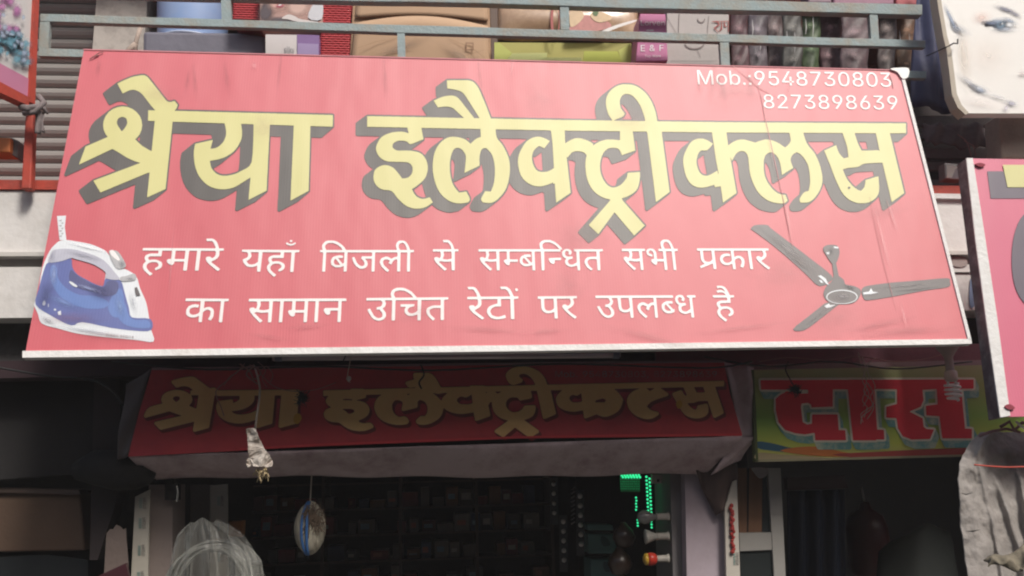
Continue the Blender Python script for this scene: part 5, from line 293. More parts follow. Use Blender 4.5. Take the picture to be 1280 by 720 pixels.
GLYPH = {
    '&': (447, '197 -7,-24 1,-23 4,-21 6,-19 8,-17 10,-15 12,-13 13,-11 15,-9 16,-6 18,-4 18,-1 19,1 16,2 14,5 14,5 12,8 12,8 12,10 11,12 11,12 10,14 11,14 11,15 12,76 56,5 4,5 4,5 4,6 5,5 5,4 6,5 6,4 6,3 7,2 7,1 8,1 8,-1 12,-3 10,-5 10,-8 8,-8 7,-11 5,-11 3,-14 1,-9 -1,-8 -1,-8 -3,-8 -3,-7 -4,-6 -5,-5 -6,-5 -7,-3 -7,-3 -8,-2 -8,0 -9,0 -10,2 -9,3 -8,3 -9,5 -8,5 -9,7 -9,7 -10,7 -10,9 -10,9 -11,10 -12,234 -284,-74 0,-193 231,-50 62,-10 13,-9 13,-8 12,-7 13,-5 13,-4 13,-2 14,-1 14,1 17,3 15,5 15,7 13,8 12,10 11,12 10,13 8,15 6,16 5,17 3,18 0,18 0,17 -3,16 -5,15 -6,13 -8,11 -9,10 -11,8 -12,7 -12,5 -14,3 -14,1 -15,-1 -11,-1 -11,-3 -10,-4 -10,-5 -10,-5 -10,-6 -9,-8 -8,-8 -8,-8 -9,-9 -7,-10 -8,-102 -76,-14 -11,-12 -11,-10 -10,-8 -11,-6 -10,-4 -10,-2 -11,-1 -12,1 -12,2 -11,4 -11,5 -10,7 -9,8 -8,9 -7,10 -6,11 -4,12 -4,13 -2,14 -1,15 1,15 3,14 4,14 5,14 7,13 9,12 9,11 11,11 13,9 13,8 15,7 15,6 17,4 18,2 19,1 19,59 0,-1 -23,-2 -21,-4 -19,-4 -17,-6 -16,-6 -13,-7 -12,-7 -11,-7 -9,-7 -8,-6 -7,-6 -6,-12 -15,-13 -13,-15 -11,-16 -9,-18 -7,-19 -6,-18 -4,-19 -3'),
    ',': (188, '38 -119,30 190,69 0,-53 -190'),
    '.': (188, '95 -4,-9 0,-8 3,-8 4,-7 6,-6 7,-4 8,-3 8,0 9,0 9,3 9,4 7,6 7,7 6,8 4,8 3,9 1,9 -1,9 -3,8 -4,7 -6,6 -7,4 -7,2 -9,1 -9,-1 -9,-2 -8,-4 -8,-6 -7,-7 -6,-8 -4,-9 -3'),
    '0': (453, '227 -7,-28 2,-25 6,-23 10,-21 13,-19 17,-16 21,-15 24,-11 27,-9 31,-7 34,-4 36,-1 40,1 40,4 36,7 34,9 31,12 27,14 25,17 20,18 17,21 14,23 10,26 6,27 2,27 -2,25 -6,23 -10,21 -14,19 -17,16 -20,14 -25,12 -27,9 -31,7 -34,4 -36,1 -40,-1 -40,-4 -36,-7 -34,-9 -31,-11 -27,-14 -24,-17 -21,-19 -17,-21 -13,-23 -10,-25 -6;227 50,18 1,16 5,15 7,14 11,13 13,10 16,10 19,7 22,6 24,4 26,3 29,1 31,-1 31,-3 29,-4 27,-6 24,-7 22,-10 18,-10 17,-13 13,-14 11,-15 7,-16 5,-18 2,-18 -2,-17 -5,-15 -7,-14 -11,-12 -13,-11 -17,-9 -18,-8 -22,-6 -24,-4 -27,-3 -29,-1 -31,1 -31,3 -29,4 -26,6 -24,8 -22,9 -19,11 -16,12 -13,14 -11,15 -7,17 -5'),
    '1': (453, '76 0,0 55,315 0,0 -55;276 509,0 -509,-64 0,0 448,-3 0,-123 -90,0 69,112 82'),
    '2': (453, '64 0,0 47,170 182,14 14,13 14,11 13,10 12,9 12,8 11,6 11,6 11,4 10,3 11,2 12,0 11,-1 14,-2 12,-4 11,-5 11,-7 9,-8 8,-10 7,-10 6,-11 5,-12 3,-13 2,-13 1,-15 -1,-13 -2,-12 -4,-12 -6,-10 -6,-9 -8,-8 -9,-6 -11,-5 -11,-4 -12,-2 -14,-1 -14,-61 0,1 22,4 21,6 19,9 18,12 17,13 14,15 13,17 10,19 9,20 6,21 3,22 2,22 -2,21 -3,20 -6,18 -8,17 -11,14 -12,13 -13,11 -16,9 -17,6 -17,4 -19,1 -20,-1 -14,-2 -13,-3 -14,-4 -13,-6 -14,-8 -14,-10 -15,-11 -16,-14 -18,-16 -18,-18 -21,-21 -22,-114 -120,0 -3,236 0,0 -57'),
    '3': (453, '218 -7,-23 1,-22 3,-21 5,-19 8,-19 9,-16 11,-15 13,-13 14,-10 17,-8 17,-6 20,-2 21,65 0,2 -13,4 -12,5 -10,6 -10,8 -9,10 -7,10 -7,11 -5,13 -4,13 -3,13 -2,15 0,15 1,14 2,14 3,13 5,12 6,10 7,10 9,8 10,6 11,4 12,3 14,1 15,-1 13,-2 14,-4 12,-6 12,-8 11,-9 10,-11 9,-13 8,-15 6,-18 4,-19 3,-22 1,-44 0,0 51,131 149,0 4,-218 0,0 57,302 0,0 -48,-161 -183,0 11,28 1,25 -2,23 -4,21 -8,19 -11,17 -12,15 -14,12 -17,10 -17,6 -19,5 -20,1 -21,-1 -22,-5 -20,-7 -19,-10 -18,-12 -16,-14 -14,-17 -13,-18 -11,-21 -8,-22 -6,-23 -4'),
    '4': (453, '40 105,0 53,207 351,64 0,-202 -343,0 -3,304 0,0 -58;282 0,0 121,0 25,0 172,61 0,0 -318'),
    '5': (453, '221 -7,-22 1,-21 4,-19 5,-19 8,-17 10,-15 11,-14 13,-11 15,-10 16,-7 17,-4 18,-2 19,62 0,2 -11,3 -11,5 -10,6 -9,7 -9,9 -7,9 -7,10 -6,11 -4,12 -4,12 -2,13 0,15 1,14 2,14 5,12 6,12 8,10 10,9 10,7 12,6 13,4 14,3 15,1 16,-1 16,-3 15,-4 15,-6 13,-8 12,-9 11,-11 10,-11 8,-13 7,-14 4,-15 3,-15 1,-13 -1,-13 -1,-12 -3,-13 -4,-11 -4,-11 -6,-9 -6,-8 -6,-61 7,29 256,270 0,0 -57,-215 0,-17 -151,2 0,9 7,10 7,11 5,12 5,12 4,13 2,13 2,13 1,18 -1,16 -3,16 -4,15 -5,14 -7,13 -8,13 -10,11 -11,10 -12,9 -13,8 -14,7 -15,5 -16,4 -16,2 -18,1 -18,-1 -24,-5 -22,-6 -22,-10 -19,-12 -19,-14 -16,-16 -14,-18 -12,-20 -9,-21 -7,-23 -4'),
    '6': (453, '226 -7,-23 2,-21 4,-21 6,-19 10,-17 11,-16 14,-13 16,-12 18,-9 20,-6 21,-4 23,-1 24,1 18,3 19,5 20,7 20,9 22,13 24,16 26,19 29,115 169,70 0,-171 -248,-6 0,4 7,5 7,5 6,6 7,7 5,7 6,8 4,9 4,9 3,9 2,10 2,11 0,22 -1,21 -4,20 -6,18 -8,16 -11,14 -13,13 -14,11 -17,8 -19,6 -20,4 -21,1 -23,-1 -23,-4 -22,-7 -20,-9 -19,-12 -18,-13 -16,-16 -13,-17 -12,-19 -9,-20 -7,-22 -4;226 48,15 1,13 3,13 4,12 7,10 7,10 9,8 11,7 11,6 13,4 14,3 14,0 15,0 16,-3 14,-4 14,-6 12,-7 12,-8 10,-10 9,-10 7,-12 7,-13 4,-13 2,-15 1,-14 -1,-14 -2,-12 -4,-12 -6,-11 -8,-10 -9,-8 -10,-7 -11,-6 -13,-4 -13,-2 -14,-1 -16,1 -15,2 -15,4 -14,6 -12,7 -12,8 -11,10 -9,11 -7,12 -7,12 -4,14 -3'),
    '7': (453, '97 0,226 448,0 4,-261 0,0 57,329 0,0 -60,-226 -449'),
    '8': (453, '226 -7,-25 1,-23 4,-22 5,-20 8,-19 10,-16 12,-15 14,-12 15,-10 16,-7 18,-4 19,-1 20,1 16,2 15,4 15,6 14,7 13,9 12,9 11,11 10,12 8,12 7,14 5,14 4,0 2,-18 6,-16 9,-14 11,-12 15,-10 16,-7 18,-4 18,-2 20,2 19,3 18,7 17,8 16,11 14,13 13,15 11,17 10,18 8,20 5,20 3,22 2,22 -2,21 -3,19 -5,18 -8,17 -10,14 -11,13 -13,11 -14,9 -16,7 -17,3 -18,2 -19,-2 -19,-4 -19,-7 -18,-10 -16,-12 -15,-14 -11,-15 -9,-18 -6,0 -2,14 -4,13 -5,12 -7,12 -8,11 -10,10 -11,8 -12,7 -13,6 -14,4 -15,3 -15,1 -16,-2 -20,-4 -19,-7 -18,-10 -16,-12 -15,-14 -14,-17 -12,-18 -10,-21 -8,-21 -5,-24 -4;226 49,17 1,15 2,14 3,13 5,11 6,11 8,8 8,8 9,6 11,4 11,3 13,1 13,-1 13,-3 13,-4 12,-7 12,-8 10,-9 9,-10 8,-12 7,-13 5,-14 4,-14 2,-16 1,-15 -1,-15 -2,-14 -4,-13 -5,-12 -7,-10 -8,-9 -9,-8 -10,-7 -12,-4 -12,-3 -13,-1 -13,1 -13,3 -13,4 -11,6 -11,7 -9,9 -8,11 -8,11 -6,13 -5,15 -3,15 -2;226 290,13 0,13 2,11 4,11 4,10 6,9 7,7 8,7 9,5 11,4 10,2 12,1 13,-1 12,-2 11,-3 11,-5 10,-7 9,-7 8,-9 7,-10 5,-11 5,-12 3,-12 2,-14 1,-13 -1,-13 -2,-12 -3,-11 -5,-10 -5,-8 -7,-8 -8,-6 -9,-6 -10,-3 -11,-2 -11,-1 -12,1 -13,2 -12,3 -10,6 -11,6 -9,8 -8,9 -7,10 -6,11 -4,12 -4,12 -2'),
    '9': (453, '226 516,23 -2,22 -4,20 -7,19 -9,18 -12,15 -14,13 -16,12 -18,9 -20,7 -21,4 -22,1 -24,-1 -19,-3 -19,-5 -19,-7 -20,-10 -22,-13 -24,-16 -27,-19 -29,-115 -168,-70 0,171 248,6 0,-4 -8,-4 -6,-5 -7,-7 -6,-6 -6,-8 -5,-8 -4,-8 -4,-9 -3,-10 -3,-10 -1,-10 0,-23 1,-20 3,-20 7,-18 8,-16 11,-15 12,-12 15,-11 17,-9 18,-6 20,-3 22,-1 23,1 23,4 22,6 20,10 19,11 18,14 15,15 14,18 11,19 10,20 6,21 4;226 460,-14 -1,-13 -2,-13 -5,-12 -6,-11 -8,-9 -9,-9 -10,-7 -12,-5 -12,-4 -14,-3 -14,-1 -15,1 -16,3 -14,4 -14,5 -13,7 -11,9 -10,9 -9,11 -8,12 -6,13 -4,13 -3,14 -1,14 1,14 3,13 4,12 6,10 8,10 8,8 11,7 11,6 13,4 13,3 14,0 15,0 16,-3 15,-4 13,-6 13,-7 12,-8 10,-9 9,-11 8,-12 6,-13 5,-13 2'),
    ':': (188, '95 -4,-9 0,-8 3,-8 4,-7 6,-6 7,-4 8,-3 8,0 9,0 9,3 9,4 7,6 7,7 6,8 4,8 3,9 1,9 -1,9 -3,8 -4,7 -6,6 -7,4 -7,2 -9,1 -9,-1 -9,-2 -8,-4 -8,-6 -7,-7 -6,-8 -4,-9 -3;95 271,-9 1,-8 2,-8 4,-7 6,-6 7,-4 8,-3 8,0 9,0 9,3 9,4 8,6 7,7 5,8 5,8 2,9 1,9 -1,9 -2,8 -5,7 -5,6 -7,4 -8,2 -9,1 -9,-1 -9,-2 -8,-4 -8,-6 -7,-7 -6,-8 -4,-9 -2'),
    'A': (479, '16 0,185 509,75 0,187 -509,-68 0,-108 302,-5 15,-6 17,-6 18,-6 20,-7 22,-7 26,-9 27,-9 31,13 0,-9 -31,-8 -28,-8 -26,-7 -22,-7 -20,-5 -18,-6 -16,-4 -15,-106 -302;110 142,0 57,260 0,0 -57'),
    'C': (510, '267 -7,-32 2,-30 6,-28 10,-27 14,-24 17,-22 21,-18 25,-16 27,-13 31,-9 33,-6 36,-2 39,2 39,6 36,9 33,13 31,16 28,18 24,22 21,24 18,27 14,28 10,30 6,32 2,19 -1,19 -2,18 -4,17 -5,17 -6,16 -8,15 -9,14 -10,13 -11,12 -13,11 -14,10 -15,8 -16,7 -17,6 -18,4 -19,-65 0,-3 13,-4 12,-6 11,-6 11,-7 9,-7 9,-9 8,-9 7,-9 7,-11 5,-10 5,-12 4,-11 3,-12 2,-12 1,-13 1,-22 -2,-22 -4,-20 -7,-19 -11,-18 -13,-16 -16,-13 -18,-12 -21,-9 -24,-7 -26,-4 -29,-2 -31,2 -31,4 -29,7 -26,9 -23,12 -22,14 -18,15 -16,18 -13,19 -10,20 -7,22 -5,22 -1,13 0,12 2,12 2,11 3,12 4,10 5,11 5,9 7,9 7,9 8,7 9,7 9,6 11,6 11,4 12,3 12,65 0,-4 -18,-6 -18,-6 -17,-9 -16,-10 -15,-10 -14,-12 -13,-14 -11,-14 -10,-15 -9,-16 -8,-16 -6,-18 -5,-18 -4,-19 -2'),
    'E': (418, '60 0,0 509,312 0,0 -57,-247 0,0 -166,230 0,0 -57,-230 0,0 -172,250 0,0 -57'),
    'F': (410, '60 0,0 509,309 0,0 -57,-244 0,0 -174,221 0,0 -57,-221 0,0 -221'),
    'H': (517, '60 0,0 509,65 0,0 -220,267 0,0 220,65 0,0 -509,-65 0,0 232,-267 0,0 -232'),
    'I': (300, '31 0,0 57,87 0,0 395,-87 0,0 57,238 0,0 -57,-86 0,0 -395,86 0,0 -57'),
    'K': (467, '104 145,0 71,9 12,9 11,8 11,9 11,9 11,9 10,8 11,9 10,10 11,9 10,9 10,10 10,152 165,84 0,-217 -233,-3 0;60 0,0 509,65 0,0 -175,-1 -109,1 -32,0 -193;372 0,-184 259,40 50,221 -309'),
    'L': (393, '60 0,0 509,65 0,0 -452,236 0,0 -57'),
    'M': (628, '60 0,0 509,92 0,125 -322,10 -28,12 -36,12 -39,11 -35,-15 0,11 34,12 38,12 37,10 29,124 322,92 0,0 -509,-64 0,0 291,0 36,1 42,1 44,1 44,6 0,-4 -12,-4 -12,-3 -12,-4 -12,-16 -46,-15 -41,-11 -31,-114 -291,-56 0,-116 291,-11 30,-14 40,-16 47,-17 49,7 0,1 -41,1 -44,1 -44,0 -37,0 -291'),
    'N': (523, '60 0,0 509,76 0,207 -326,4 -7,5 -7,5 -9,6 -9,6 -10,6 -11,6 -11,7 -12,6 -13,7 -12,6 -14,7 -13,-9 -1,-2 14,-1 13,-1 14,0 13,-1 13,0 13,-1 12,0 11,0 38,0 314,64 0,0 -509,-76 0,-185 290,-25 41,-6 11,-7 12,-8 13,-8 14,-40 71,11 2,3 -70,2 -56,1 -37,0 -291'),
    'O': (533, '267 -7,-32 2,-30 6,-28 10,-27 14,-24 17,-21 21,-19 25,-16 27,-13 31,-9 33,-6 36,-2 39,2 39,6 36,9 33,13 31,16 28,19 24,21 21,24 18,27 14,28 10,30 6,32 2,32 -2,30 -6,28 -10,27 -14,24 -18,21 -21,19 -24,16 -28,13 -31,9 -33,5 -36,2 -39,-2 -39,-5 -36,-9 -33,-13 -31,-16 -27,-19 -25,-21 -21,-24 -17,-27 -14,-28 -10,-30 -6;267 53,22 1,21 5,20 7,19 10,18 13,16 16,13 18,12 21,10 24,7 26,4 29,1 31,-1 32,-4 28,-7 27,-10 24,-12 21,-13 18,-16 16,-18 13,-19 10,-20 7,-21 4,-22 2,-22 -2,-22 -4,-20 -7,-19 -10,-17 -13,-16 -16,-14 -19,-12 -21,-9 -24,-7 -26,-4 -29,-2 -31,2 -31,4 -29,7 -26,9 -24,12 -21,14 -18,16 -16,17 -13,19 -10,20 -7,22 -5'),
    'P': (444, '60 0,0 509,175 0,28 -2,26 -4,23 -6,20 -10,18 -11,16 -14,13 -15,11 -17,8 -19,6 -20,3 -21,2 -22,-2 -23,-3 -21,-6 -20,-8 -19,-11 -17,-13 -15,-16 -14,-18 -12,-20 -9,-23 -7,-26 -4,-28 -1,-126 0,0 56,124 0,19 1,17 3,15 4,13 6,11 8,10 8,9 10,6 12,5 12,4 13,2 14,0 15,0 14,-2 14,-4 13,-5 13,-7 11,-8 10,-10 8,-11 8,-13 5,-16 5,-17 2,-19 1,-107 0,0 -452'),
    'R': (449, '60 0,0 509,176 0,28 -2,26 -3,23 -7,20 -8,18 -11,16 -13,13 -15,10 -17,9 -18,6 -20,3 -21,1 -22,-1 -22,-3 -21,-6 -19,-9 -19,-10 -16,-13 -15,-16 -12,-18 -11,-21 -8,-23 -6,-25 -4,-28 -1,-140 0,0 57,138 0,18 1,17 2,15 4,14 5,11 6,10 8,8 9,7 10,5 12,3 12,2 14,1 14,-1 15,-2 13,-3 13,-5 12,-7 10,-8 10,-10 8,-11 7,-14 5,-15 4,-17 2,-19 1,-108 0,0 -452;353 0,-123 229,73 0,125 -229'),
    'S': (446, '224 -9,-27 1,-25 4,-23 5,-21 8,-20 10,-17 12,-15 14,-12 15,-10 17,-8 19,-5 19,-3 22,66 0,3 -14,3 -13,6 -12,7 -10,9 -9,10 -8,12 -7,12 -5,14 -4,14 -3,15 -2,15 -1,17 1,16 2,15 3,14 5,13 6,12 8,10 8,8 10,7 10,5 12,4 12,1 13,-1 12,-3 10,-4 10,-6 8,-7 7,-9 7,-9 6,-11 6,-12 4,-12 5,-13 4,-14 4,-61 17,-30 10,-26 11,-23 14,-19 15,-15 18,-11 19,-6 22,-2 24,1 21,5 20,7 18,10 17,12 15,15 13,17 12,19 10,20 8,22 5,23 3,24 2,25 -2,23 -3,21 -6,20 -7,18 -10,17 -12,14 -13,12 -14,10 -16,7 -18,5 -18,2 -19,-64 0,-3 18,-8 16,-10 14,-14 11,-16 10,-19 6,-20 4,-22 2,-16 -1,-15 -2,-14 -4,-13 -4,-11 -6,-11 -7,-9 -8,-7 -9,-6 -9,-5 -11,-2 -11,-1 -11,1 -13,3 -11,5 -10,7 -8,8 -8,9 -7,10 -6,11 -5,11 -4,11 -4,11 -4,10 -3,52 -14,12 -3,11 -4,12 -4,13 -4,12 -6,12 -6,11 -7,12 -7,10 -9,10 -9,8 -11,8 -11,6 -13,4 -14,2 -16,1 -16,-1 -21,-4 -19,-7 -18,-10 -17,-12 -16,-14 -14,-17 -13,-20 -10,-21 -9,-24 -6,-26 -4'),
    'T': (448, '32 452,0 57,385 0,0 -57,-160 0,0 -452,-64 0,0 452'),
    'V': (479, '204 0,-188 509,68 0,108 -303,5 -14,6 -16,6 -18,6 -21,7 -22,8 -26,9 -28,9 -30,-13 0,9 31,8 28,8 25,7 23,7 20,5 18,6 16,5 14,105 303,68 0,-185 -509'),
    'W': (686, '155 0,-139 509,66 0,81 -313,3 -13,4 -12,3 -13,2 -13,12 -51,2 -14,3 -13,3 -14,2 -13,-8 0,3 13,2 14,3 13,3 14,3 13,2 13,3 13,3 12,13 51,82 313,74 0,82 -313,3 -13,3 -12,3 -13,3 -13,12 -51,3 -14,3 -13,2 -14,3 -13,-9 0,3 13,2 14,3 13,3 14,3 13,2 13,3 13,3 12,13 51,80 313,67 0,-140 -509,-75 0,-87 323,-5 16,-4 17,-4 17,-4 18,-4 19,-3 21,-4 21,-4 23,14 0,-4 -22,-4 -20,-3 -20,-4 -18,-4 -18,-4 -18,-4 -18,-5 -18,-88 -323'),
    'a': (389, '160 -9,-18 1,-16 3,-16 4,-16 6,-14 7,-12 10,-11 10,-9 13,-8 13,-5 15,-4 17,-1 18,1 15,3 15,4 12,5 11,7 10,8 8,9 8,11 6,11 6,11 4,12 4,13 4,13 2,14 3,13 2,13 2,56 7,10 1,8 2,7 2,6 3,5 3,3 5,2 5,1 7,0 2,-1 11,-2 11,-2 9,-4 9,-5 7,-6 7,-8 6,-8 5,-10 4,-10 3,-12 1,-12 1,-13 -1,-12 -1,-12 -3,-10 -4,-9 -4,-8 -5,-8 -6,-6 -6,-6 -7,-5 -6,-4 -7,-3 -7,-59 17,7 17,9 14,10 13,12 11,12 9,13 9,14 6,15 5,15 4,15 3,16 2,15 0,10 0,11 -1,12 -1,12 -3,12 -3,12 -4,12 -5,11 -7,10 -7,10 -10,9 -10,7 -13,7 -14,4 -16,3 -18,1 -21,0 -251,-60 0,0 52,-5 0,-3 -7,-5 -7,-6 -6,-6 -7,-8 -7,-8 -6,-10 -6,-11 -5,-12 -4,-13 -3,-14 -2;170 45,17 1,15 3,14 4,12 6,11 7,9 8,9 9,6 10,6 11,3 11,3 11,1 12,0 52,-3 -2,-3 -2,-5 -2,-6 -2,-6 -2,-7 -1,-7 -2,-8 -1,-31 -5,-25 -3,-10 -2,-11 -2,-10 -2,-10 -3,-9 -4,-8 -5,-7 -5,-7 -6,-5 -7,-3 -8,-2 -9,-1 -10,0 -10,2 -8,4 -8,4 -7,5 -6,7 -5,7 -5,9 -4,9 -3,10 -2,10 -1'),
    'b': (424, '229 -8,-16 1,-15 2,-14 4,-12 5,-10 6,-9 7,-8 7,-7 7,-6 8,-5 7,-5 7,-4 6,-6 0,0 -59,-59 0,0 509,61 0,0 -190,4 0,4 6,5 6,5 7,5 8,7 7,8 7,9 7,10 6,12 5,14 3,15 3,17 0,23 -1,22 -5,20 -7,19 -10,17 -14,15 -15,14 -19,11 -20,9 -23,6 -25,4 -27,1 -29,-1 -29,-4 -27,-6 -25,-9 -24,-11 -20,-13 -19,-16 -16,-17 -13,-19 -11,-20 -7,-22 -5;220 47,17 1,16 3,14 6,12 9,12 10,10 12,8 13,7 16,5 16,4 18,2 19,1 19,-1 20,-2 18,-4 18,-5 16,-7 15,-8 14,-10 11,-11 10,-13 8,-14 6,-16 4,-17 1,-17 -1,-15 -4,-14 -5,-13 -8,-11 -10,-10 -11,-8 -13,-7 -15,-5 -16,-4 -18,-3 -19,0 -21,0 -20,3 -19,4 -18,5 -17,7 -15,8 -14,10 -11,12 -10,12 -8,14 -6,16 -3'),
    'e': (404, '212 -8,-27 1,-24 5,-23 8,-21 10,-19 14,-16 16,-14 18,-12 21,-10 23,-6 24,-5 27,-1 28,1 28,4 27,7 25,9 23,12 21,14 18,16 17,18 13,20 11,22 8,23 5,25 1,16 0,15 -2,15 -3,15 -5,14 -6,14 -7,13 -10,12 -10,12 -12,10 -14,9 -16,7 -17,6 -19,5 -21,2 -23,1 -25,0 -25,-296 0,0 52,263 0,-28 -19,-1 18,-2 17,-4 17,-5 15,-7 13,-8 12,-10 11,-10 9,-13 7,-13 5,-15 3,-17 1,-16 -1,-16 -3,-14 -5,-13 -8,-11 -9,-10 -10,-9 -12,-7 -12,-6 -14,-4 -15,-2 -15,-1 -15,0 -33,1 -21,3 -18,4 -17,6 -16,8 -14,10 -12,11 -10,12 -9,14 -6,14 -5,16 -3,17 -1,12 1,10 1,10 2,10 3,9 3,8 5,7 5,7 7,7 7,5 8,5 8,4 9,59 -14,-5 -14,-7 -14,-8 -12,-10 -12,-11 -10,-13 -10,-13 -8,-15 -7,-17 -5,-17 -4,-18 -2'),
    'i': (166, '53 0,0 379,61 0,0 -379;84 443,-9 1,-8 2,-7 3,-6 6,-6 6,-4 7,-2 7,-1 8,1 8,2 8,4 7,6 6,6 5,7 4,8 2,9 1,8 -1,8 -2,7 -4,7 -5,5 -6,4 -7,3 -8,0 -8,0 -8,-3 -7,-4 -7,-5 -6,-7 -6,-7 -3,-8 -2'),
    'k': (380, '110 137,0 75,11 0,163 167,76 0,-176 -180,-7 0;53 0,0 509,61 0,0 -509;294 0,-146 186,43 43,181 -229'),
    'l': (189, '139 -2,-20 1,-18 4,-15 7,-12 10,-9 13,-7 14,-4 18,-1 19,0 425,61 0,0 -410,0 -12,1 -10,2 -9,3 -6,4 -4,6 -4,7 -1,9 -1,14 1,10 1,11 -51,-19 -4,-6 -1,-5 0,-6 0'),
    'n': (410, '114 227,0 -227,-61 0,0 379,59 0,0 -92,-10 0,10 25,12 20,13 17,15 13,17 10,18 7,20 4,20 1,19 -1,18 -3,16 -4,15 -7,14 -9,12 -11,11 -13,9 -15,7 -17,5 -19,3 -21,1 -24,0 -240,-61 0,0 235,-1 21,-5 19,-7 16,-10 13,-13 11,-14 8,-17 5,-19 1,-13 -1,-13 -2,-12 -4,-11 -5,-11 -6,-9 -8,-8 -10,-7 -10,-5 -12,-4 -14,-3 -14'),
    'o': (415, '207 -8,-25 1,-23 5,-22 8,-20 10,-19 14,-16 16,-14 18,-12 21,-10 23,-6 25,-4 26,-2 28,2 29,4 27,6 25,10 23,12 21,14 18,16 16,19 14,20 11,22 7,23 5,25 1,26 -1,23 -5,22 -7,21 -11,18 -14,16 -16,14 -18,12 -21,10 -23,7 -25,4 -27,1 -29,-1 -28,-4 -26,-7 -25,-10 -23,-12 -21,-14 -18,-16 -16,-18 -14,-21 -10,-22 -8,-23 -5;207 46,19 2,16 3,15 6,13 9,12 10,10 13,8 13,7 15,5 17,4 17,2 18,1 18,-1 19,-2 18,-4 18,-5 16,-7 16,-8 13,-10 13,-12 10,-13 9,-15 6,-16 4,-19 1,-18 -1,-16 -4,-15 -6,-13 -9,-11 -10,-10 -13,-9 -13,-7 -16,-5 -16,-4 -18,-2 -18,-1 -19,1 -18,2 -18,4 -17,5 -17,7 -15,9 -13,10 -13,11 -10,13 -9,15 -6,16 -3'),
    'p': (424, '53 -143,0 522,59 0,0 -60,6 0,4 6,4 6,5 7,6 8,7 7,8 7,9 7,10 6,12 5,14 3,15 3,17 0,23 -1,22 -5,20 -7,19 -10,17 -14,15 -15,14 -19,11 -20,9 -23,6 -25,4 -27,1 -29,-1 -29,-4 -27,-6 -25,-9 -24,-11 -20,-13 -19,-16 -16,-17 -13,-19 -11,-20 -7,-22 -5,-23 -1,-16 1,-15 2,-14 4,-11 5,-11 6,-9 7,-8 7,-7 7,-6 8,-5 7,-5 7,-4 6,-4 0,0 -202;220 47,17 1,16 3,14 6,12 9,12 10,10 12,8 13,7 16,5 16,4 18,2 19,1 19,-1 20,-2 18,-4 18,-5 16,-7 15,-8 14,-10 11,-11 10,-13 8,-14 6,-16 4,-17 1,-17 -1,-15 -4,-14 -5,-13 -8,-11 -10,-10 -11,-8 -13,-7 -15,-5 -16,-4 -18,-3 -19,0 -21,0 -20,3 -19,4 -18,5 -17,7 -15,8 -14,10 -11,12 -10,12 -8,14 -6,16 -3'),
    'r': (259, '53 0,0 379,59 0,0 -58,3 0,7 14,8 12,10 11,12 9,14 8,15 5,15 4,17 1,16 -1,14 0,0 -62,-13 2,-6 1,-5 0,-6 1,-6 0,-13 -1,-12 -2,-12 -4,-11 -4,-10 -6,-9 -8,-8 -8,-6 -9,-5 -11,-4 -11,-3 -12,0 -13,0 -237'),
    's': (365, '182 -8,-19 1,-18 2,-17 3,-16 5,-14 7,-14 8,-12 9,-10 11,-9 12,-8 13,-5 15,-4 16,58 13,5 -15,6 -13,9 -10,10 -9,12 -6,14 -5,15 -3,16 -1,19 1,17 4,15 5,12 7,11 9,7 10,5 10,1 12,-1 9,-2 9,-5 8,-6 7,-8 6,-9 5,-12 4,-13 4,-63 15,-24 7,-21 9,-17 10,-15 12,-11 14,-8 15,-5 18,-1 19,1 16,3 15,6 14,8 13,10 11,12 11,13 9,15 7,16 7,18 4,18 3,20 0,19 0,17 -3,16 -3,15 -6,13 -6,12 -8,11 -9,9 -10,8 -11,7 -12,5 -13,5 -13,-56 -13,-4 11,-6 10,-7 9,-8 9,-11 7,-13 5,-14 3,-18 2,-16 -1,-15 -3,-13 -5,-12 -7,-10 -9,-7 -9,-4 -10,-1 -12,1 -10,2 -9,5 -8,7 -7,9 -6,11 -5,13 -5,15 -4,57 -14,25 -7,21 -8,17 -11,14 -12,11 -13,8 -16,5 -17,1 -18,-1 -17,-4 -15,-5 -14,-9 -14,-10 -12,-12 -11,-14 -9,-16 -9,-18 -6,-19 -5,-20 -2'),
    'v': (389, '163 0,-146 379,67 0,81 -224,6 -17,6 -17,5 -17,5 -17,4 -17,5 -17,5 -16,5 -16,-22 0,5 16,5 16,4 17,5 17,4 17,6 17,5 17,6 17,81 224,66 0,-145 -379'),
    'y': (389, '47 -139,14 53,10 -1,9 -2,8 -1,8 0,8 1,7 2,7 3,6 4,6 6,6 7,5 9,5 10,5 12,12 35,-146 380,67 0,81 -224,6 -17,6 -17,5 -17,5 -17,4 -17,5 -17,5 -16,5 -16,-22 0,4 16,5 16,5 17,4 17,5 17,5 17,6 17,6 17,81 224,66 0,-167 -437,-6 -14,-7 -13,-7 -12,-7 -10,-9 -9,-9 -8,-9 -6,-11 -6,-11 -4,-11 -3,-13 -2,-13 0,-7 0,-7 0,-6 1,-6 1,-6 1,-5 1,-3 1'),
}


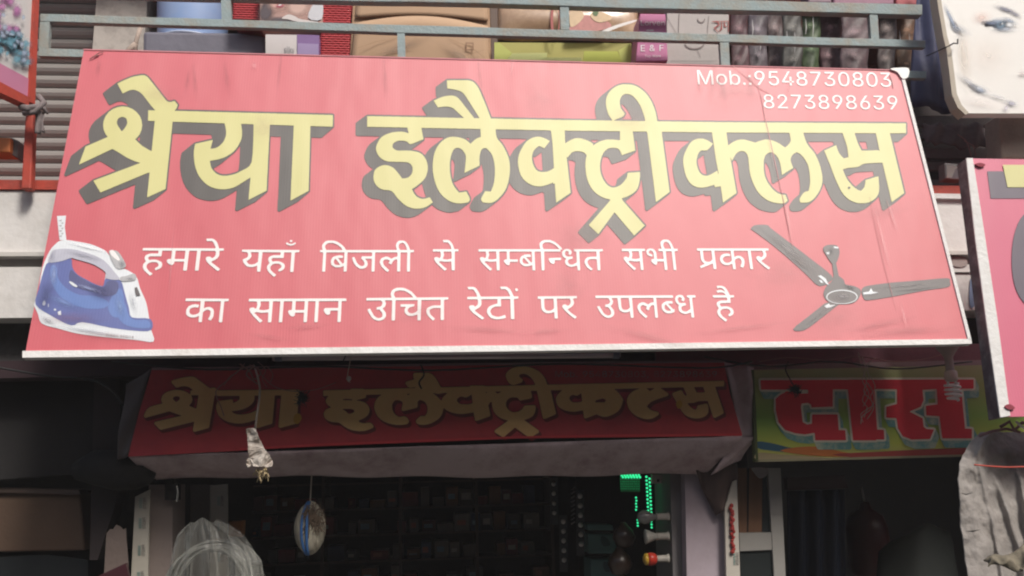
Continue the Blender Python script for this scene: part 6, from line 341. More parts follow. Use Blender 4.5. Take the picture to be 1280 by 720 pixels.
# ------------------------------------------------------------------ materials
M_concrete = mat('white_painted_concrete', (.74, .715, .69), .85, .08, 4, .25, 30, dirt=(.52, .49, .45), dirt_amt=.55, dscale=2.6)
M_steel = mat('shutter_steel', (.27, .25, .235), .65, .2, 5, .15, 60, metal=.1, dirt=(.20, .165, .145), dirt_amt=.6, dscale=5, stretch=(.6, 1, 4))
M_rail = mat('weathered_blue_grey_paint', (.30, .37, .375), .7, .18, 14, .3, 80, dirt=(.34, .28, .21), dirt_amt=.95, dscale=3.6)
M_red_paint = mat('faded_red_paint', (.48, .07, .045), .6, .2, 9, .2, 60, dirt=(.16, .06, .05), dirt_amt=.5, dscale=7)
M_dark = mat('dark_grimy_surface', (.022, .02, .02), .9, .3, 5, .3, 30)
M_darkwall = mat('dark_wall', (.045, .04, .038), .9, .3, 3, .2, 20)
M_maroon = mat('maroon_beam', (.20, .075, .10), .7, .2, 6, .2, 40)
M_mauve = mat('mauve_plaster', (.36, .29, .31), .85, .1, 4, .2, 30, dirt=(.22, .17, .17), dirt_amt=.5)
M_pinkbeam = mat('dusty_pink_beam', (.34, .24, .25), .8, .14, 6, .2, 30)
M_pole = mat('grey_aluminium', (.42, .40, .37), .45, .1, 12, metal=.3)
M_brown = mat('brown_wood', (.17, .085, .045), .6, .3, 5, .2, 40, stretch=(6, 1, .6))
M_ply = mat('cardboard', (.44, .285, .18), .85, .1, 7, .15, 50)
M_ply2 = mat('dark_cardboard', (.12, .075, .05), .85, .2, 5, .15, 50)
M_white = mat('white_plastic', (.78, .77, .74), .45, .05, 8)
M_whiteedge = mat('white_sign_edging', (.80, .79, .77), .55, .08, 10, .3, 60, dirt=(.55, .50, .45), dirt_amt=.45, dscale=4)
M_glass = mat('dark_glass', (.03, .035, .035), .12, .1, 4, spec=.6)
M_wire = mat('dusty_pink_wire', (.30, .15, .14), .7, .2, 30)
M_cord = mat('pale_cord', (.52, .44, .36), .8, .15, 40)
M_black = mat('black_rubber', (.02, .02, .02), .6, .2, 10)
COAT = dict(coat=.9, coat_r=.57)
def flex(name, col, **k):
    """printed corrugated sheet: fine vertical flutes, sun-faded ink under a soft gloss"""
    m = mat(name, col, rough=.6, var=.05, scale=1.6, spec=.5, **COAT, **k)
    nt = m.node_tree; N = nt.nodes; L = nt.links; b = N['Principled BSDF']
    b.inputs['Coat IOR'].default_value = 1.8
    tc = N.new('ShaderNodeTexCoord'); w = N.new('ShaderNodeTexWave'); w.wave_type = 'BANDS'; w.bands_direction = 'X'
    w.inputs['Scale'].default_value = 27; w.inputs['Distortion'].default_value = .15
    L.new(tc.outputs['Object'], w.inputs['Vector'])
    mpn = N.new('ShaderNodeMapping'); mpn.inputs['Scale'].default_value = (1.1, 1, .35)
    nz = N.new('ShaderNodeTexNoise'); nz.inputs['Scale'].default_value = 2.2; nz.inputs['Detail'].default_value = 3
    L.new(tc.outputs['Object'], mpn.inputs[0]); L.new(mpn.outputs[0], nz.inputs['Vector'])
    a = N.new('ShaderNodeMath'); a.operation = 'MULTIPLY_ADD'; a.inputs[1].default_value = .00028; L.new(w.outputs['Fac'], a.inputs[0])
    a2 = N.new('ShaderNodeMath'); a2.operation = 'MULTIPLY'; a2.inputs[1].default_value = .032; L.new(nz.outputs['Fac'], a2.inputs[0]); L.new(a2.outputs[0], a.inputs[2])
    bp = N.new('ShaderNodeBump'); bp.inputs['Strength'].default_value = .5; bp.inputs['Distance'].default_value = 1.0
    L.new(a.outputs[0], bp.inputs['Height']); L.new(bp.outputs[0], b.inputs['Normal']); L.new(bp.outputs[0], b.inputs['Coat Normal'])
    return m
F_red = flex('faded_red_ink', (.60, .085, .11), dirt=(.50, .065, .08), dirt_amt=.3, dscale=1.2)
F_yellow = flex('faded_yellow_ink', (.63, .59, .225))
F_shadow = flex('faded_grey_brown_ink', (.06, .05, .04))
F_white = flex('white_ink', (.86, .82, .80))
F_blue = flex('blue_ink', (.09, .12, .36)); F_blue2 = flex('light_blue_ink', (.11, .20, .50)); F_navy = flex('dark_blue_ink', (.06, .065, .20))
F_lav = flex('lavender_grey_ink', (.47, .47, .55)); F_grey = flex('grey_ink', (.42, .42, .43)); F_pale = flex('pale_blue_white_ink', (.74, .77, .80))
F_fan = flex('grey_fan_ink', (.09, .075, .075)); F_crease = flex('dark_crease_line', (.42, .07, .08))
M_oldred = mat('grimy_red_banner', (.50, .05, .06), .7, .15, 3, .2, 20, dirt=(.24, .03, .05), dirt_amt=.5, dscale=2)
M_oldyel = mat('grimy_ochre_lettering', (.74, .47, .19), .7, .15, 6, dirt=(.46, .20, .08), dirt_amt=.4)
M_oldsh = mat('dark_maroon_lettering_edge', (.17, .03, .03), .8, .2, 6)
M_oldtxt = mat('worn_grey_lettering', (.30, .20, .20), .8, .3, 25, dirt=(.40, .035, .045), dirt_amt=.9, dscale=9)
M_cloth = mat('dusty_white_cloth', (.54, .43, .44), .9, .14, 4, .4, 14, dirt=(.25, .15, .15), dirt_amt=.7, dscale=4.5)
M_tarp = mat('grey_tarpaulin', (.31, .285, .265), .95, .12, 7, .8, 34, dirt=(.24, .20, .18), dirt_amt=.4)

# ------------------------------------------------------------------ planes of the place
Xd = ROT @ AX                                           # (1,0,0)
SIGN_UP = (ROT @ Vector((-82, 2580, -FOC))).normalized()
S = Plane(P(640, 436, 3.42), -(Vector((1, 0, 0)).cross(SIGN_UP)))
if S.n.y > 0: S.n = -S.n

# ------------------------------------------------------------------ ground and unseen far side
b = MB(); b.add([(-60, -60, 0), (60, -60, 0), (60, 60, 0), (-60, 60, 0)], [(0, 1, 2, 3)])
b.build('ground', mat('dusty_ground', (.10, .09, .08), .95, .15, 2, .4, 20), kind='structure')
b = MB(); b.box(-14, 14, 3.0, 7.6, 0.003, .14)
b.build('pavement', mat('pavement_concrete', (.11, .105, .095), .9, .15, 3, .3, 25), kind='structure')
b = MB(); b.add([(-40, -5.5, .004), (40, -5.5, .004), (40, 2.2, .004), (-40, 2.2, .004)], [(0, 1, 2, 3)])
b.build('road', mat('worn_asphalt', (.06, .058, .055), .9, .2, 8, .5, 60), kind='structure')

b = MB(); b.box(-30, 30, -11, -5.2, 0, 7.5)
b.build('unseen_sky_blocking_row', mat('far_side_plaster', (.16, .14, .12), .9, .2, 1, .2, 10), kind='structure')  # unseen row opposite, added to block the low sky
# ------------------------------------------------------------------ the building
BY = 3.86                                               # front face of the balcony band
B = Flat(BY)
zt = lambda py, Y, px=640: P(px, py, Y).z
bld = thing('building', (0, 5, 0), 'two storey shop building with white painted balcony band behind all the signs', 'building')
z_a, z_b, z_c, z_d = zt(238, BY, 30), zt(318, BY, 30), zt(333, BY, 30), zt(397, BY, 30)
b = MB(); b.box(-8, 8, BY, BY+.22, z_b, z_a); b.build('balcony_band', M_concrete, bld)
b = MB(); b.box(-8, 8, BY-.02, BY+.20, z_b-.012, z_b+.006); b.build('band_ledge', mat('grey_ledge', (.62, .59, .55), .85, .15, 5, .2, 30), bld)
b = MB(); b.box(-8, 8, BY+.035, BY+.2, z_c, z_b-.014); b.build('band_groove', mat('groove_shadow_grey', (.40, .38, .36), .9, .2, 6, .2, 20), bld)  # recess in darker grey, the ledge shadow put into its colour
b = MB(); b.box(-8, 8, BY+.003, BY+.22, z_d, z_c-.002); b.build('lower_band', M_concrete, bld)
# coping joints cut the band in panels
for px in (1190,):
    pass
b = MB(); b.box(-8, 8, BY-.01, 5.3, z_a+.002, z_a+.045); b.build('balcony_floor', M_red_paint, bld)
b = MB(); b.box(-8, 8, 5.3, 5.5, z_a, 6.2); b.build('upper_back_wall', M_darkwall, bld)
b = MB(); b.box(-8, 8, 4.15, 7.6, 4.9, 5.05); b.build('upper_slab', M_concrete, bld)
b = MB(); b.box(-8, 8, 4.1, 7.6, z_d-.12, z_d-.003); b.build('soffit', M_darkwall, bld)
px0, px1 = P(118, 30, 4.5).x, P(182, 30, 4.5).x
b = MB(); b.box(px0, px1, 4.5, 4.75, z_a+.045, 4.9); b.build('upper_pillar', mat('beige_pillar', (.46, .42, .38), .85, .1, 5, .2, 30, dirt=(.12, .09, .08), dirt_amt=.6, dscale=7), bld)
# ground floor: three bays
zl = lambda px, py, Y: P(px, py, Y).z
def room(x0, x1, y0, y1, z1, name, m):
    b = MB(); T = .1
    b.box(x0-T, x1+T, y1, y1+T, .14, z1); b.build(name+'_back_wall', m, bld)
    b = MB(); b.box(x0-T, x0, y0, y1-.002, .14, z1-.002); b.build('partition_wall', m, bld)
    b = MB(); b.box(x1, x1+T, y0, y1-.002, .14, z1-.002); b.build('partition_wall', m, bld)
xl0, xl1 = -8, P(150, 650, 4.05).x
xm0, xm1 = P(214, 650, 4.3).x, P(858, 650, 4.1).x
xr0, xr1 = P(985, 650, 4.1).x, P(1330, 650, 4.1).x
ceil = z_d-.12
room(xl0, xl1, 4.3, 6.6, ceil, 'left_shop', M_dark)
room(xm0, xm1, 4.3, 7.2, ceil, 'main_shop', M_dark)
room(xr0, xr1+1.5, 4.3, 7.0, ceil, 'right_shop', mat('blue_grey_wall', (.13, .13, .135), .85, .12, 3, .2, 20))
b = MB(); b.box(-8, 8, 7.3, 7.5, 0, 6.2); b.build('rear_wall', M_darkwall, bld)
# piers between the bays
b = MB(); b.slab([(186, 606), (216, 606), (214, 900), (180, 900)], Flat(4.06), .2); b.build('pier', mat('brown_grey_pier', (.23, .185, .165), .85, .12, 5, .2, 30), bld)
b = MB(); b.slab([(838, 592), (853, 592), (861, 900), (846, 900)], Flat(4.12), .3); b.build('pier', mat('grey_inner_pier', (.19, .175, .175), .85, .1, 5, .2, 30), bld)
b = MB(); b.slab([(856, 585), (906, 585), (918, 900), (862, 900)], Flat(4.05), .25); b.build('pier', mat('mauve_pier', (.42, .35, .39), .8, .06, 3, .1, 30, dirt=(.25, .2, .2), dirt_amt=.4), bld)
b = MB(); b.slab([(238, 606), (262, 606), (262, 900), (236, 900)], Flat(4.35), .06); b.build('inner_panel', mat('inner_grey_panel', (.14, .12, .11), .8, .15, 5), bld)
# header beams over the shop fronts
b = MB(); b.slab([(820, 436), (1330, 428), (1330, 456), (820, 462)], Flat(3.95), .14); b.build('header_beam', M_maroon, bld)
b = MB(); b.slab([(932, 456), (1330, 448), (1330, 456), (932, 463)], Flat(3.93), .16, off=.002); b.build('beam_lip', M_pinkbeam, bld)
b = MB(); b.slab([(-60, 452), (420, 446), (880, 440), (880, 458), (420, 466), (150, 470), (-60, 474)], Flat(3.97), .14); b.build('header_beam', mat('dark_maroon_beam', (.035, .018, .022), .8, .2, 5), bld)
# dark panel over the left shop
b = MB(); b.slab([(-80, 396), (120, 396), (120, 450), (-80, 452)], Flat(4.0), .05); b.build('fascia_board', mat('dark_grey_fascia', (.055, .052, .052), .8, .3, 5, .4, 20, dirt=(.12, .115, .11), dirt_amt=.6, dscale=4), bld)
b = MB(); b.slab([(-80, 470), (118, 470), (122, 590), (-80, 606)], Flat(4.12), .06); b.build('fascia_board', M_dark, bld)
b = MB(); b.slab([(118, 466), (150, 470), (150, 610), (122, 700), (112, 700)], Flat(4.05), .12); b.build('pier', mat('dark_pier', (.035, .026, .026), .85, .2, 5), bld)

# rolling shutter behind the railing, slat by slat
sh = thing('rolling_shutter', P(40, 240, 4.62), 'grey steel rolling shutter at upper left behind the railing', 'shutter')
pitch = .0715; xs0, xs1 = P(-60, 100, 4.62).x, P(117, 100, 4.62).x
slat_me = None; zs = P(40, 236, 4.62).z
for k in range(17):
    z = zs+k*pitch
    if slat_me is None:
        prof = [(0, 0), (-.004, .004), (-.014, .018), (-.020, .036), (-.014, .054), (-.004, .066), (0, .068)]
        v = []; f = []
        for x in (xs0, xs1):
            for (y, h) in prof: v.append((x, 4.62+y, z+h))
            for (y, h) in prof[::-1]: v.append((x, 4.63+y, z+h))
        n = len(prof)*2
        f = [(i, (i+1) % n, n+(i+1) % n, n+i) for i in range(n)]+[tuple(range(n)), tuple(range(2*n-1, n-1, -1))]
        o = link_mesh('slat', v, f, M_steel, sh); slat_me = o; base = o.location.copy()
    else:
        o = slat_me.copy(); COL.objects.link(o); o.parent = sh; o.location = base+Vector((random.uniform(-.004, .004), random.uniform(-.003, .003), k*pitch))
b = MB(); b.box(xs0, xs1, 4.66, 4.68, zs, zs+17*pitch); b.build('backing_sheet', M_dark, sh)

# right: slatted grille
gr = thing('slatted_grille', P(1190, 245, 4.02), 'dark grey slatted grille between the two red signs', 'grille')
G = Flat(4.02)
for i, (y0, y1) in enumerate([(144, 156), (184, 197), (224, 243), (202, 212), (166, 173)]):
    slab('slat', [(1090, y0), (1290, y0+1.5), (1290, y1+1.5), (1090, y1)], G, .03, mat('grille_bar', (.17, .15, .145), .6, .15, 8, .2, 50, metal=.2, dirt=(.08, .06, .06), dirt_amt=.6), gr, off=.002*i)
slab('backing_board', [(1080, 98), (1300, 98), (1300, 240), (1080, 240)], Flat(4.16), .02, mat('dark_brown_board', (.06, .045, .045), .8, .3, 6), gr)
slab('cap_rail', [(1135, 241), (1235, 243), (1235, 249), (1137, 247)], Flat(3.84), .02, M_whiteedge, bld, label='white capping strip at right of the red sign')
slab('band_joint', [(1190, 340), (1240, 340), (1240, 341.5), (1190, 341.5)], Flat(BY-.003), .006, M_darkwall, bld)
print_shape('rust_stain', [smooth2([(1188, 322), (1196, 319), (1207, 323), (1209, 331), (1200, 334), (1190, 331)])], Flat(BY), .002, mat('rust_stain', (.36, .30, .28), .9, .3, 30), bld)
print_shape('paint_patch', [smooth2([(1213, 350), (1218, 345), (1222, 352), (1221, 372), (1217, 384), (1212, 380)])], Flat(BY), .003, mat('blue_paint_patch', (.22, .28, .42), .9, .3, 30), bld)
# beige concrete block top right
slab('concrete_block', [(1249, 143), (1330, 145), (1330, 199), (1252, 197)], Flat(3.78), .12, mat('beige_concrete', (.42, .36, .29), .9, .1, 6, .3, 40, dirt=(.25, .2, .16), dirt_amt=.5, dscale=8), None, bevel=.006,
     label='plain beige concrete block under the face poster', cat='block')

# ------------------------------------------------------------------ railing
RY = 3.80; RF = Flat(RY)
rl = thing('balcony_railing', P(600, 235, RY), 'weathered blue grey steel railing above the big red sign', 'railing')
slab('rail', wavy([(40, -20), (430, -12), (1153, 5.5), (1153, 18.8), (960, 13.5), (780, 10), (600, 4), (430, 1), (40, -8)]), RF, .045, M_rail, rl, bevel=.003, label='thick blue grey top rail')
slab('rail', wavy([(50, 17), (280, 24), (500, 31), (640, 35.3), (960, 44.2), (1157, 50.5), (1157, 59.5), (960, 54), (640, 45), (500, 41), (280, 33.5), (50, 26.5)]), RF, .03, M_rail, rl, off=-.003, bevel=.002)
slab('rail', wavy([(48, 60), (130, 63), (1100, 87), (1158, 89), (1158, 98), (1100, 96.5), (130, 72), (48, 70)]), RF, .03, M_rail, rl, off=-.003, bevel=.002)
for x0, x1, y0, y1, dx in [(50, 62, 27, 60, -2), (276, 288, -10, 24.2, 1), (496.5, 506, 41.2, 82, 1), (700, 711, 8, 36.6, 1), (900, 911, 52.8, 90, 2), (1087, 1097, 17.6, 48.2, 2), (905, 915, 2, 3, 0)][:6]:
    slab('post', [(x0, y0), (x1, y0+.3), (x1+dx, y1+.3), (x0+dx, y1)], RF, .028, M_rail, rl, off=-.005)

# ------------------------------------------------------------------ goods on the balcony
zf = z_a+.046
# blue tub
cx = P(228, 20, 4.32); xr = (P(278, 20, 4.32).x-P(179, 20, 4.32).x)/2
zb = P(228, 36, 4.32).z
tub = thing('plastic_tub', (cx.x, 4.32+xr, zf), 'light blue plastic tub behind the railing beside the beige pillar', 'tub')
b = MB(); b.lathe((cx.x, 4.32+xr, zb), [(xr*.86, -.02), (xr*.88, 0), (xr*.95, .25), (xr*1.0, .55), (xr*.97, .55), (xr*.9, .2), (xr*.84, .01)], 36)
b.build('body', mat('light_blue_plastic', (.28, .40, .66), .35, .12, 3, spec=.5, dirt=(.45, .5, .65), dirt_amt=.4, dscale=2), tub, smooth=True)
b = MB(); b.lathe((cx.x, 4.32+xr, zb-.01), [(xr*.9, 0), (xr*.94, .006), (xr*.9, .014)], 36); b.build('rim', mat('rim_highlight_blue', (.5, .55, .68), .4), tub, smooth=True)  # rim in paler blue, its highlight put into the colour
b = MB()
slab('tarpaulin_bundle', [(178, 38), (300, 40), (332, 44), (334, 90), (178, 90)], Flat(4.3), .5, mat('slate_grey_tarp', (.16, .155, .19), .6, .25, 4, .5, 14), None, bevel=.02,
     label='slate grey wrapped bundle under the light blue tub', cat='bundle')
b = MB(); b.tube([P(170, 55, 4.35), P(162, 62, 4.35), P(150, 80, 4.35)], .016, 8); b.tube([P(176, 33, 4.35), P(170, 52, 4.35), P(168, 75, 4.35)], .012, 8)
b.build('rope_end', mat('frayed_rope', (.40, .32, .27), .9, .3, 30, .5, 60), None, smooth=True, label='frayed brown rope ends tied beside the beige pillar', cat='rope')
# red baskets : two woven baskets
def basket(px0, px1, py0, py1, Y, label):
    a, c = P(px0, py1, Y), P(px1, py0, Y)
    t = thing('plastic_basket', ((a.x+c.x)/2, Y+.1, a.z), label, 'basket', 'red ribbed baskets behind the railing')
    b = MB(); b.box(a.x, c.x, Y, Y+.22, a.z, c.z); b.build('body', mat('red_plastic', (.42, .05, .06), .4, .15, 8), t)
    n = max(3, int((c.z-a.z)/.0125))
    b = MB()
    for k in range(n):
        z = a.z+(k+.5)*(c.z-a.z)/n
        m_ = 10; pts = [(a.x+(c.x-a.x)*i/m_, Y-.002-.004*abs(math.sin(i*math.pi/2+k*math.pi/2)), z) for i in range(m_+1)]
        b.tube(pts, .0055, 6)
    b.build('woven_strip', mat('red_plastic_light', (.50, .065, .075), .55, .15, 9), t, smooth=True, kind='stuff')
    return t
basket(291, 327, -20, 25, 4.2, 'short red ribbed basket left of the card with the portrait')
basket(400, 439, -10, 82, 4.16, 'tall red ribbed basket right of the card with the portrait')
# card with portrait
cd = thing('portrait_carton', P(365, 32, 4.12), 'carton printed with a smiling face between the red baskets', 'carton')
CF = Flat(4.12)
slab('box', [(325, -20), (403, -20), (403, 32), (325, 31)], CF, .18, mat('portrait_card', (.48, .30, .26), .5, .1, 6), cd)
soft_print('hair_print', 333, 14, 14, 22, .3, CF, .002, (.08, .06, .07), 2.4, cd)
soft_print('hair_print', 352, 26, 26, 7, .1, CF, .003, (.08, .06, .07), 2.4, cd)
soft_print('face_print', 347, 2, 18, 18, .2, CF, .004, (.62, .38, .32), 2.6, cd)
soft_print('neck_print', 372, 8, 26, 22, 0, CF, .0035, (.60, .40, .34), 2.0, cd)
soft_print('lips_print', 350, 7, 8, 4, -.2, CF, .006, (.50, .10, .14), 2.2, cd)
soft_print('teeth_print', 350, 6.2, 4, 1.6, -.2, CF, .007, (.85, .8, .78), 2.2, cd)
print_shape('white_print', [smooth2([(385, 22), (393, 3), (403, 2), (402, 24)])], CF, .005, mat('white_cloth_ink', (.60, .60, .63), .6), cd)
print_shape('collar_print', [smooth2([(352, 23), (360, 18), (368, 20), (376, 24), (396, 27), (396, 29), (372, 27), (360, 24)])], CF, .0055, mat('pale_ink', (.66, .6, .58), .6), cd)
wb = thing('white_purple_carton', P(375, 80, 4.1), 'small white and purple carton under the portrait carton', 'carton')
slab('box', [(332, 43), (371, 43.5), (371, 82), (332, 82)], Flat(4.1), .16, mat('white_carton', (.60, .56, .55), .6, .08, 8), wb)
slab('purple_side', [(371.3, 43), (399, 44), (399, 82), (371.3, 82)], Flat(4.1), .16, mat('purple_carton', (.22, .13, .30), .5, .15, 8), wb)
slab('purple_band', [(372, 54), (398, 55), (398, 70), (372, 69)], Flat(4.1), .004, mat('lilac_print', (.34, .26, .45), .5, .1, 8), wb, off=.004)
print_text('lettering', 'silky', (355, 66), (368, 66.5), (0, -8), Flat(4.1), .003, mat('grey_ink2', (.2, .2, .22), .6), wb)
# big brown cartons
bc = thing('cardboard_carton', P(525, 90, 4.14), 'large tan cardboard carton behind the railing left of the green carton', 'carton')
CB = Flat(4.14)
slab('box', [(441, 1), (612, 5), (615, 95), (436, 95)], CB, .45, M_ply, bc, bevel=.006)
# bowed front flap
fl = [P(444, 30, 4.13), P(610, 34, 4.13), P(612, 92, 4.13), P(438, 92, 4.13)]
def arch(u, v):
    return Vector((0, -.035*math.sin(math.pi*u)*(1-.2*v)-.012, .028*math.sin(math.pi*u)*(1-v)))
grid('flap', fl, 24, 6, mat('cardboard_light', (.48, .32, .205), .8, .08, 7), bc, arch, thick=.005)
grid('flap', [P(446, 4, 4.135), P(609, 8, 4.135), P(610, 27, 4.135), P(444, 23, 4.135)], 24, 4, MATS['cardboard_light'], bc, lambda u, v: Vector((0, -.02*math.sin(math.pi*u)-.008, .012*math.sin(math.pi*u))), thick=.005)
CBf = Flat(4.075)
print_text('lettering', 'KITCHEN WARE', (520, 29), (556, 31), (0, -3.4), Flat(4.09), 0, mat('brown_ink', (.28, .17, .11), .8), bc)
print_shape('print_mark', [[(582, 53), (592, 53.3), (592, 63), (582, 62.7)], [(583.3, 54.4), (583.3, 61.4), (590.7, 61.7), (590.7, 54.7)]], Flat(4.094), .0, MATS['brown_ink'], bc)
slab('tape', [(520, 4), (534, 4.2), (533, 90), (519, 90)], Flat(4.139), .001, mat('brown_tape', (.42, .28, .16), .4, .1, 9), bc, off=.002)
for q, w in (([(447, 60), (470, 52), (500, 47)], .8), ([(560, 48), (590, 60), (608, 74)], .9), ([(446, 74), (480, 66), (520, 64)], .6), ([(540, 84), (580, 70), (606, 62)], .6)):
    print_shape('crease', [stroke(q, w)], Flat(4.088), 0, mat('cardboard_crease', (.36, .23, .14), .9), bc)
soft_print('scuff', 500, 60, 45, 10, -.3, Flat(4.086), 0, (.33, .22, .14), .9, bc)
soft_print('scuff', 575, 70, 40, 12, .5, Flat(4.086), .001, (.33, .22, .14), .9, bc)
# dark post between
slab('wooden_post', [(612.5, 3), (622, 3), (622, 92), (615, 92)], Flat(4.3), .05, mat('dark_brown_post', (.16, .12, .10), .8, .2, 8), None, label='thin dark wooden post between the tan carton and the printed bag', cat='post')
# glossy food bag
bg_ = thing('printed_bag', P(710, 50, 4.1), 'glossy brown printed bag lying on the yellow green carton', 'bag')
def bag(u, v):
    return Vector((0, -.045*math.sin(math.pi*u)**.5*math.sin(math.pi*v) if 0 < u < 1 and 0 < v < 1 else 0, .006*math.sin(9*u+3*v)))
grid('bag', [P(623, 2, 4.1), P(797, 6, 4.1), P(795, 52, 4.1), P(622, 50, 4.1)], 30, 10, mat('brown_foil', (.38, .245, .155), .28, .25, 5, .3, 8, spec=.6, dirt=(.62, .45, .30), dirt_amt=.7, dscale=5), bg_, bag, thick=.004)
BF = Flat(4.044)
print_shape('red_ring_print', [ell(694, 24, 6, 22, 30), ell(695, 24, 3.6, 20, 30)], BF, 0, mat('dark_red_ink', (.38, .09, .08), .5), bg_)
print_shape('food_print', [smooth2([(712, 34), (722, 22), (734, 19), (748, 24), (760, 27), (764, 33), (750, 38), (728, 40), (713, 40)])], BF, .001, mat('pinkish_food_ink', (.50, .21, .19), .5, .4, 30), bg_)
print_shape('food_print', [smooth2([(713, 14), (724, 12), (730, 20), (722, 30), (713, 33)])], BF, .002, mat('cream_food_ink', (.66, .48, .30), .5, .2, 30), bg_)
print_shape('food_print', [smooth2([(738, 17), (752, 15), (766, 22), (752, 28), (742, 25)])], BF, .003, MATS['cream_food_ink'], bg_)
print_shape('leaf_print', [smooth2([(742, 12), (748, 14), (746, 20), (741, 18)])], BF, .004, mat('green_leaf_ink', (.10, .16, .06), .5), bg_)
print_shape('white_swoosh', [smooth2([(750, 40), (768, 32), (793, 25), (794, 27), (774, 34), (758, 40)])], BF, .005, mat('white_foil', (.75, .72, .68), .3), bg_)
# yellow green carton, open flaps
yc = thing('yellow_green_carton', P(703, 90, 4.0), 'open yellow green carton directly above the big red sign', 'carton')
YF = Flat(4.03); M_yg = mat('yellow_green_card', (.52, .55, .14), .6, .1, 4); M_yg2 = mat('yellow_green_card_light', (.60, .62, .24), .6, .1, 4)
slab('back_panel', [(618, 53), (789, 54), (791, 90), (618, 90)], Flat(4.10), .01, mat('olive_card', (.40, .37, .10), .6, .12, 4), yc)
slab('side_flap', [(618, 53), (624, 53), (640, 66), (631, 78), (618, 82)], YF, .006, M_yg, yc, off=.002)
slab('front_flap', [(640, 66.5), (684, 66), (683, 90), (628, 90), (632, 77)], YF, .006, M_yg2, yc, off=.01)
slab('front_flap', [(679, 72), (727, 72), (727, 90), (677, 90)], YF, .006, M_yg2, yc, off=.02)
slab('front_flap', [(730, 64), (772, 64), (778, 78), (782, 90), (728, 90)], YF, .006, mat('lime_card', (.50, .54, .09), .6, .1, 4), yc, off=.012)
slab('side_flap', [(773, 63), (788, 54), (791, 90), (780, 90)], YF, .006, M_yg, yc, off=.004)
# pink box
pk = thing('pink_product_box', P(815, 80, 3.90), 'pink box lettered E & F beside the yellow green carton', 'box')
PF = Flat(3.90); M_wi = mat('white_print', (.95, .92, .93), .5)
slab('box', [(800, 17), (832, 17.5), (835, 76), (794.5, 77)], PF, .14, mat('pink_card', (.55, .17, .34), .5, .08, 6), pk, bevel=.004)
print_text('lettering', 'Lorven', (801, 31.8), (831, 31.8), (0, -6.4), PF, .003, M_wi, pk)
print_shape('lettering', [[(808, 37.4), (817, 37.4), (817, 38.4), (808, 38.4)]], PF, .003, M_wi, pk)
print_text('lettering', 'E & F', (801, 64), (829.5, 63.6), (0, -7.6), PF, .003, M_wi, pk, bold=.025)
print_text('lettering', 'Top Ware', (806, 71.6), (826, 71.4), (0, -3), PF, .003, M_wi, pk)
# grey printed carton
gc = thing('grey_printed_carton', P(870, 90, 4.05), 'pale grey line-drawn carton with dark red letters beside the pink box', 'carton')
GF = Flat(4.05); M_ln = mat('grey_line_ink', (.24, .20, .19), .7)
slab('box', [(834, 8), (911, 10), (911, 90), (833, 90)], GF, .2, mat('pale_grey_card', (.46, .42, .40), .7, .08, 5, .2, 20), gc)
for st, w in [([(834, 22), (846, 42)], 1.2), ([(849, 17), (848, 43)], 2.4), ([(842, 43), (852, 43)], 1.5), (ell(876.5, 23, 4.5, 5, 14, 0, 0, math.pi), 1.4), ([(886, 20), (884, 44)], 2.0), (ell(868, 54, 12, 7, 16, 0, .1, math.pi-.1), 1.8), ([(871, 61), (876, 72)], 1.2), ([(838, 76), (897, 76)], 1.0), ([(838, 80), (897, 80)], 1.0)]:
    print_shape('line_print', [stroke(st, w)], GF, .003, M_ln, gc)
M_rr = mat('dark_red_letter_ink', (.36, .10, .09), .7)
for st in [[(891, 27), (897, 27), (899, 31), (893, 35), (898, 40)], [(902, 27), (902, 36), (899, 39)], [(905, 27), (906, 33), (909, 33)], [(910.4, 26), (910.4, 40)], [(890, 27), (910, 26.6)]]:
    print_shape('lettering', [stroke(st, 2.2)], GF, .004+random.random()*.002, M_rr, gc)
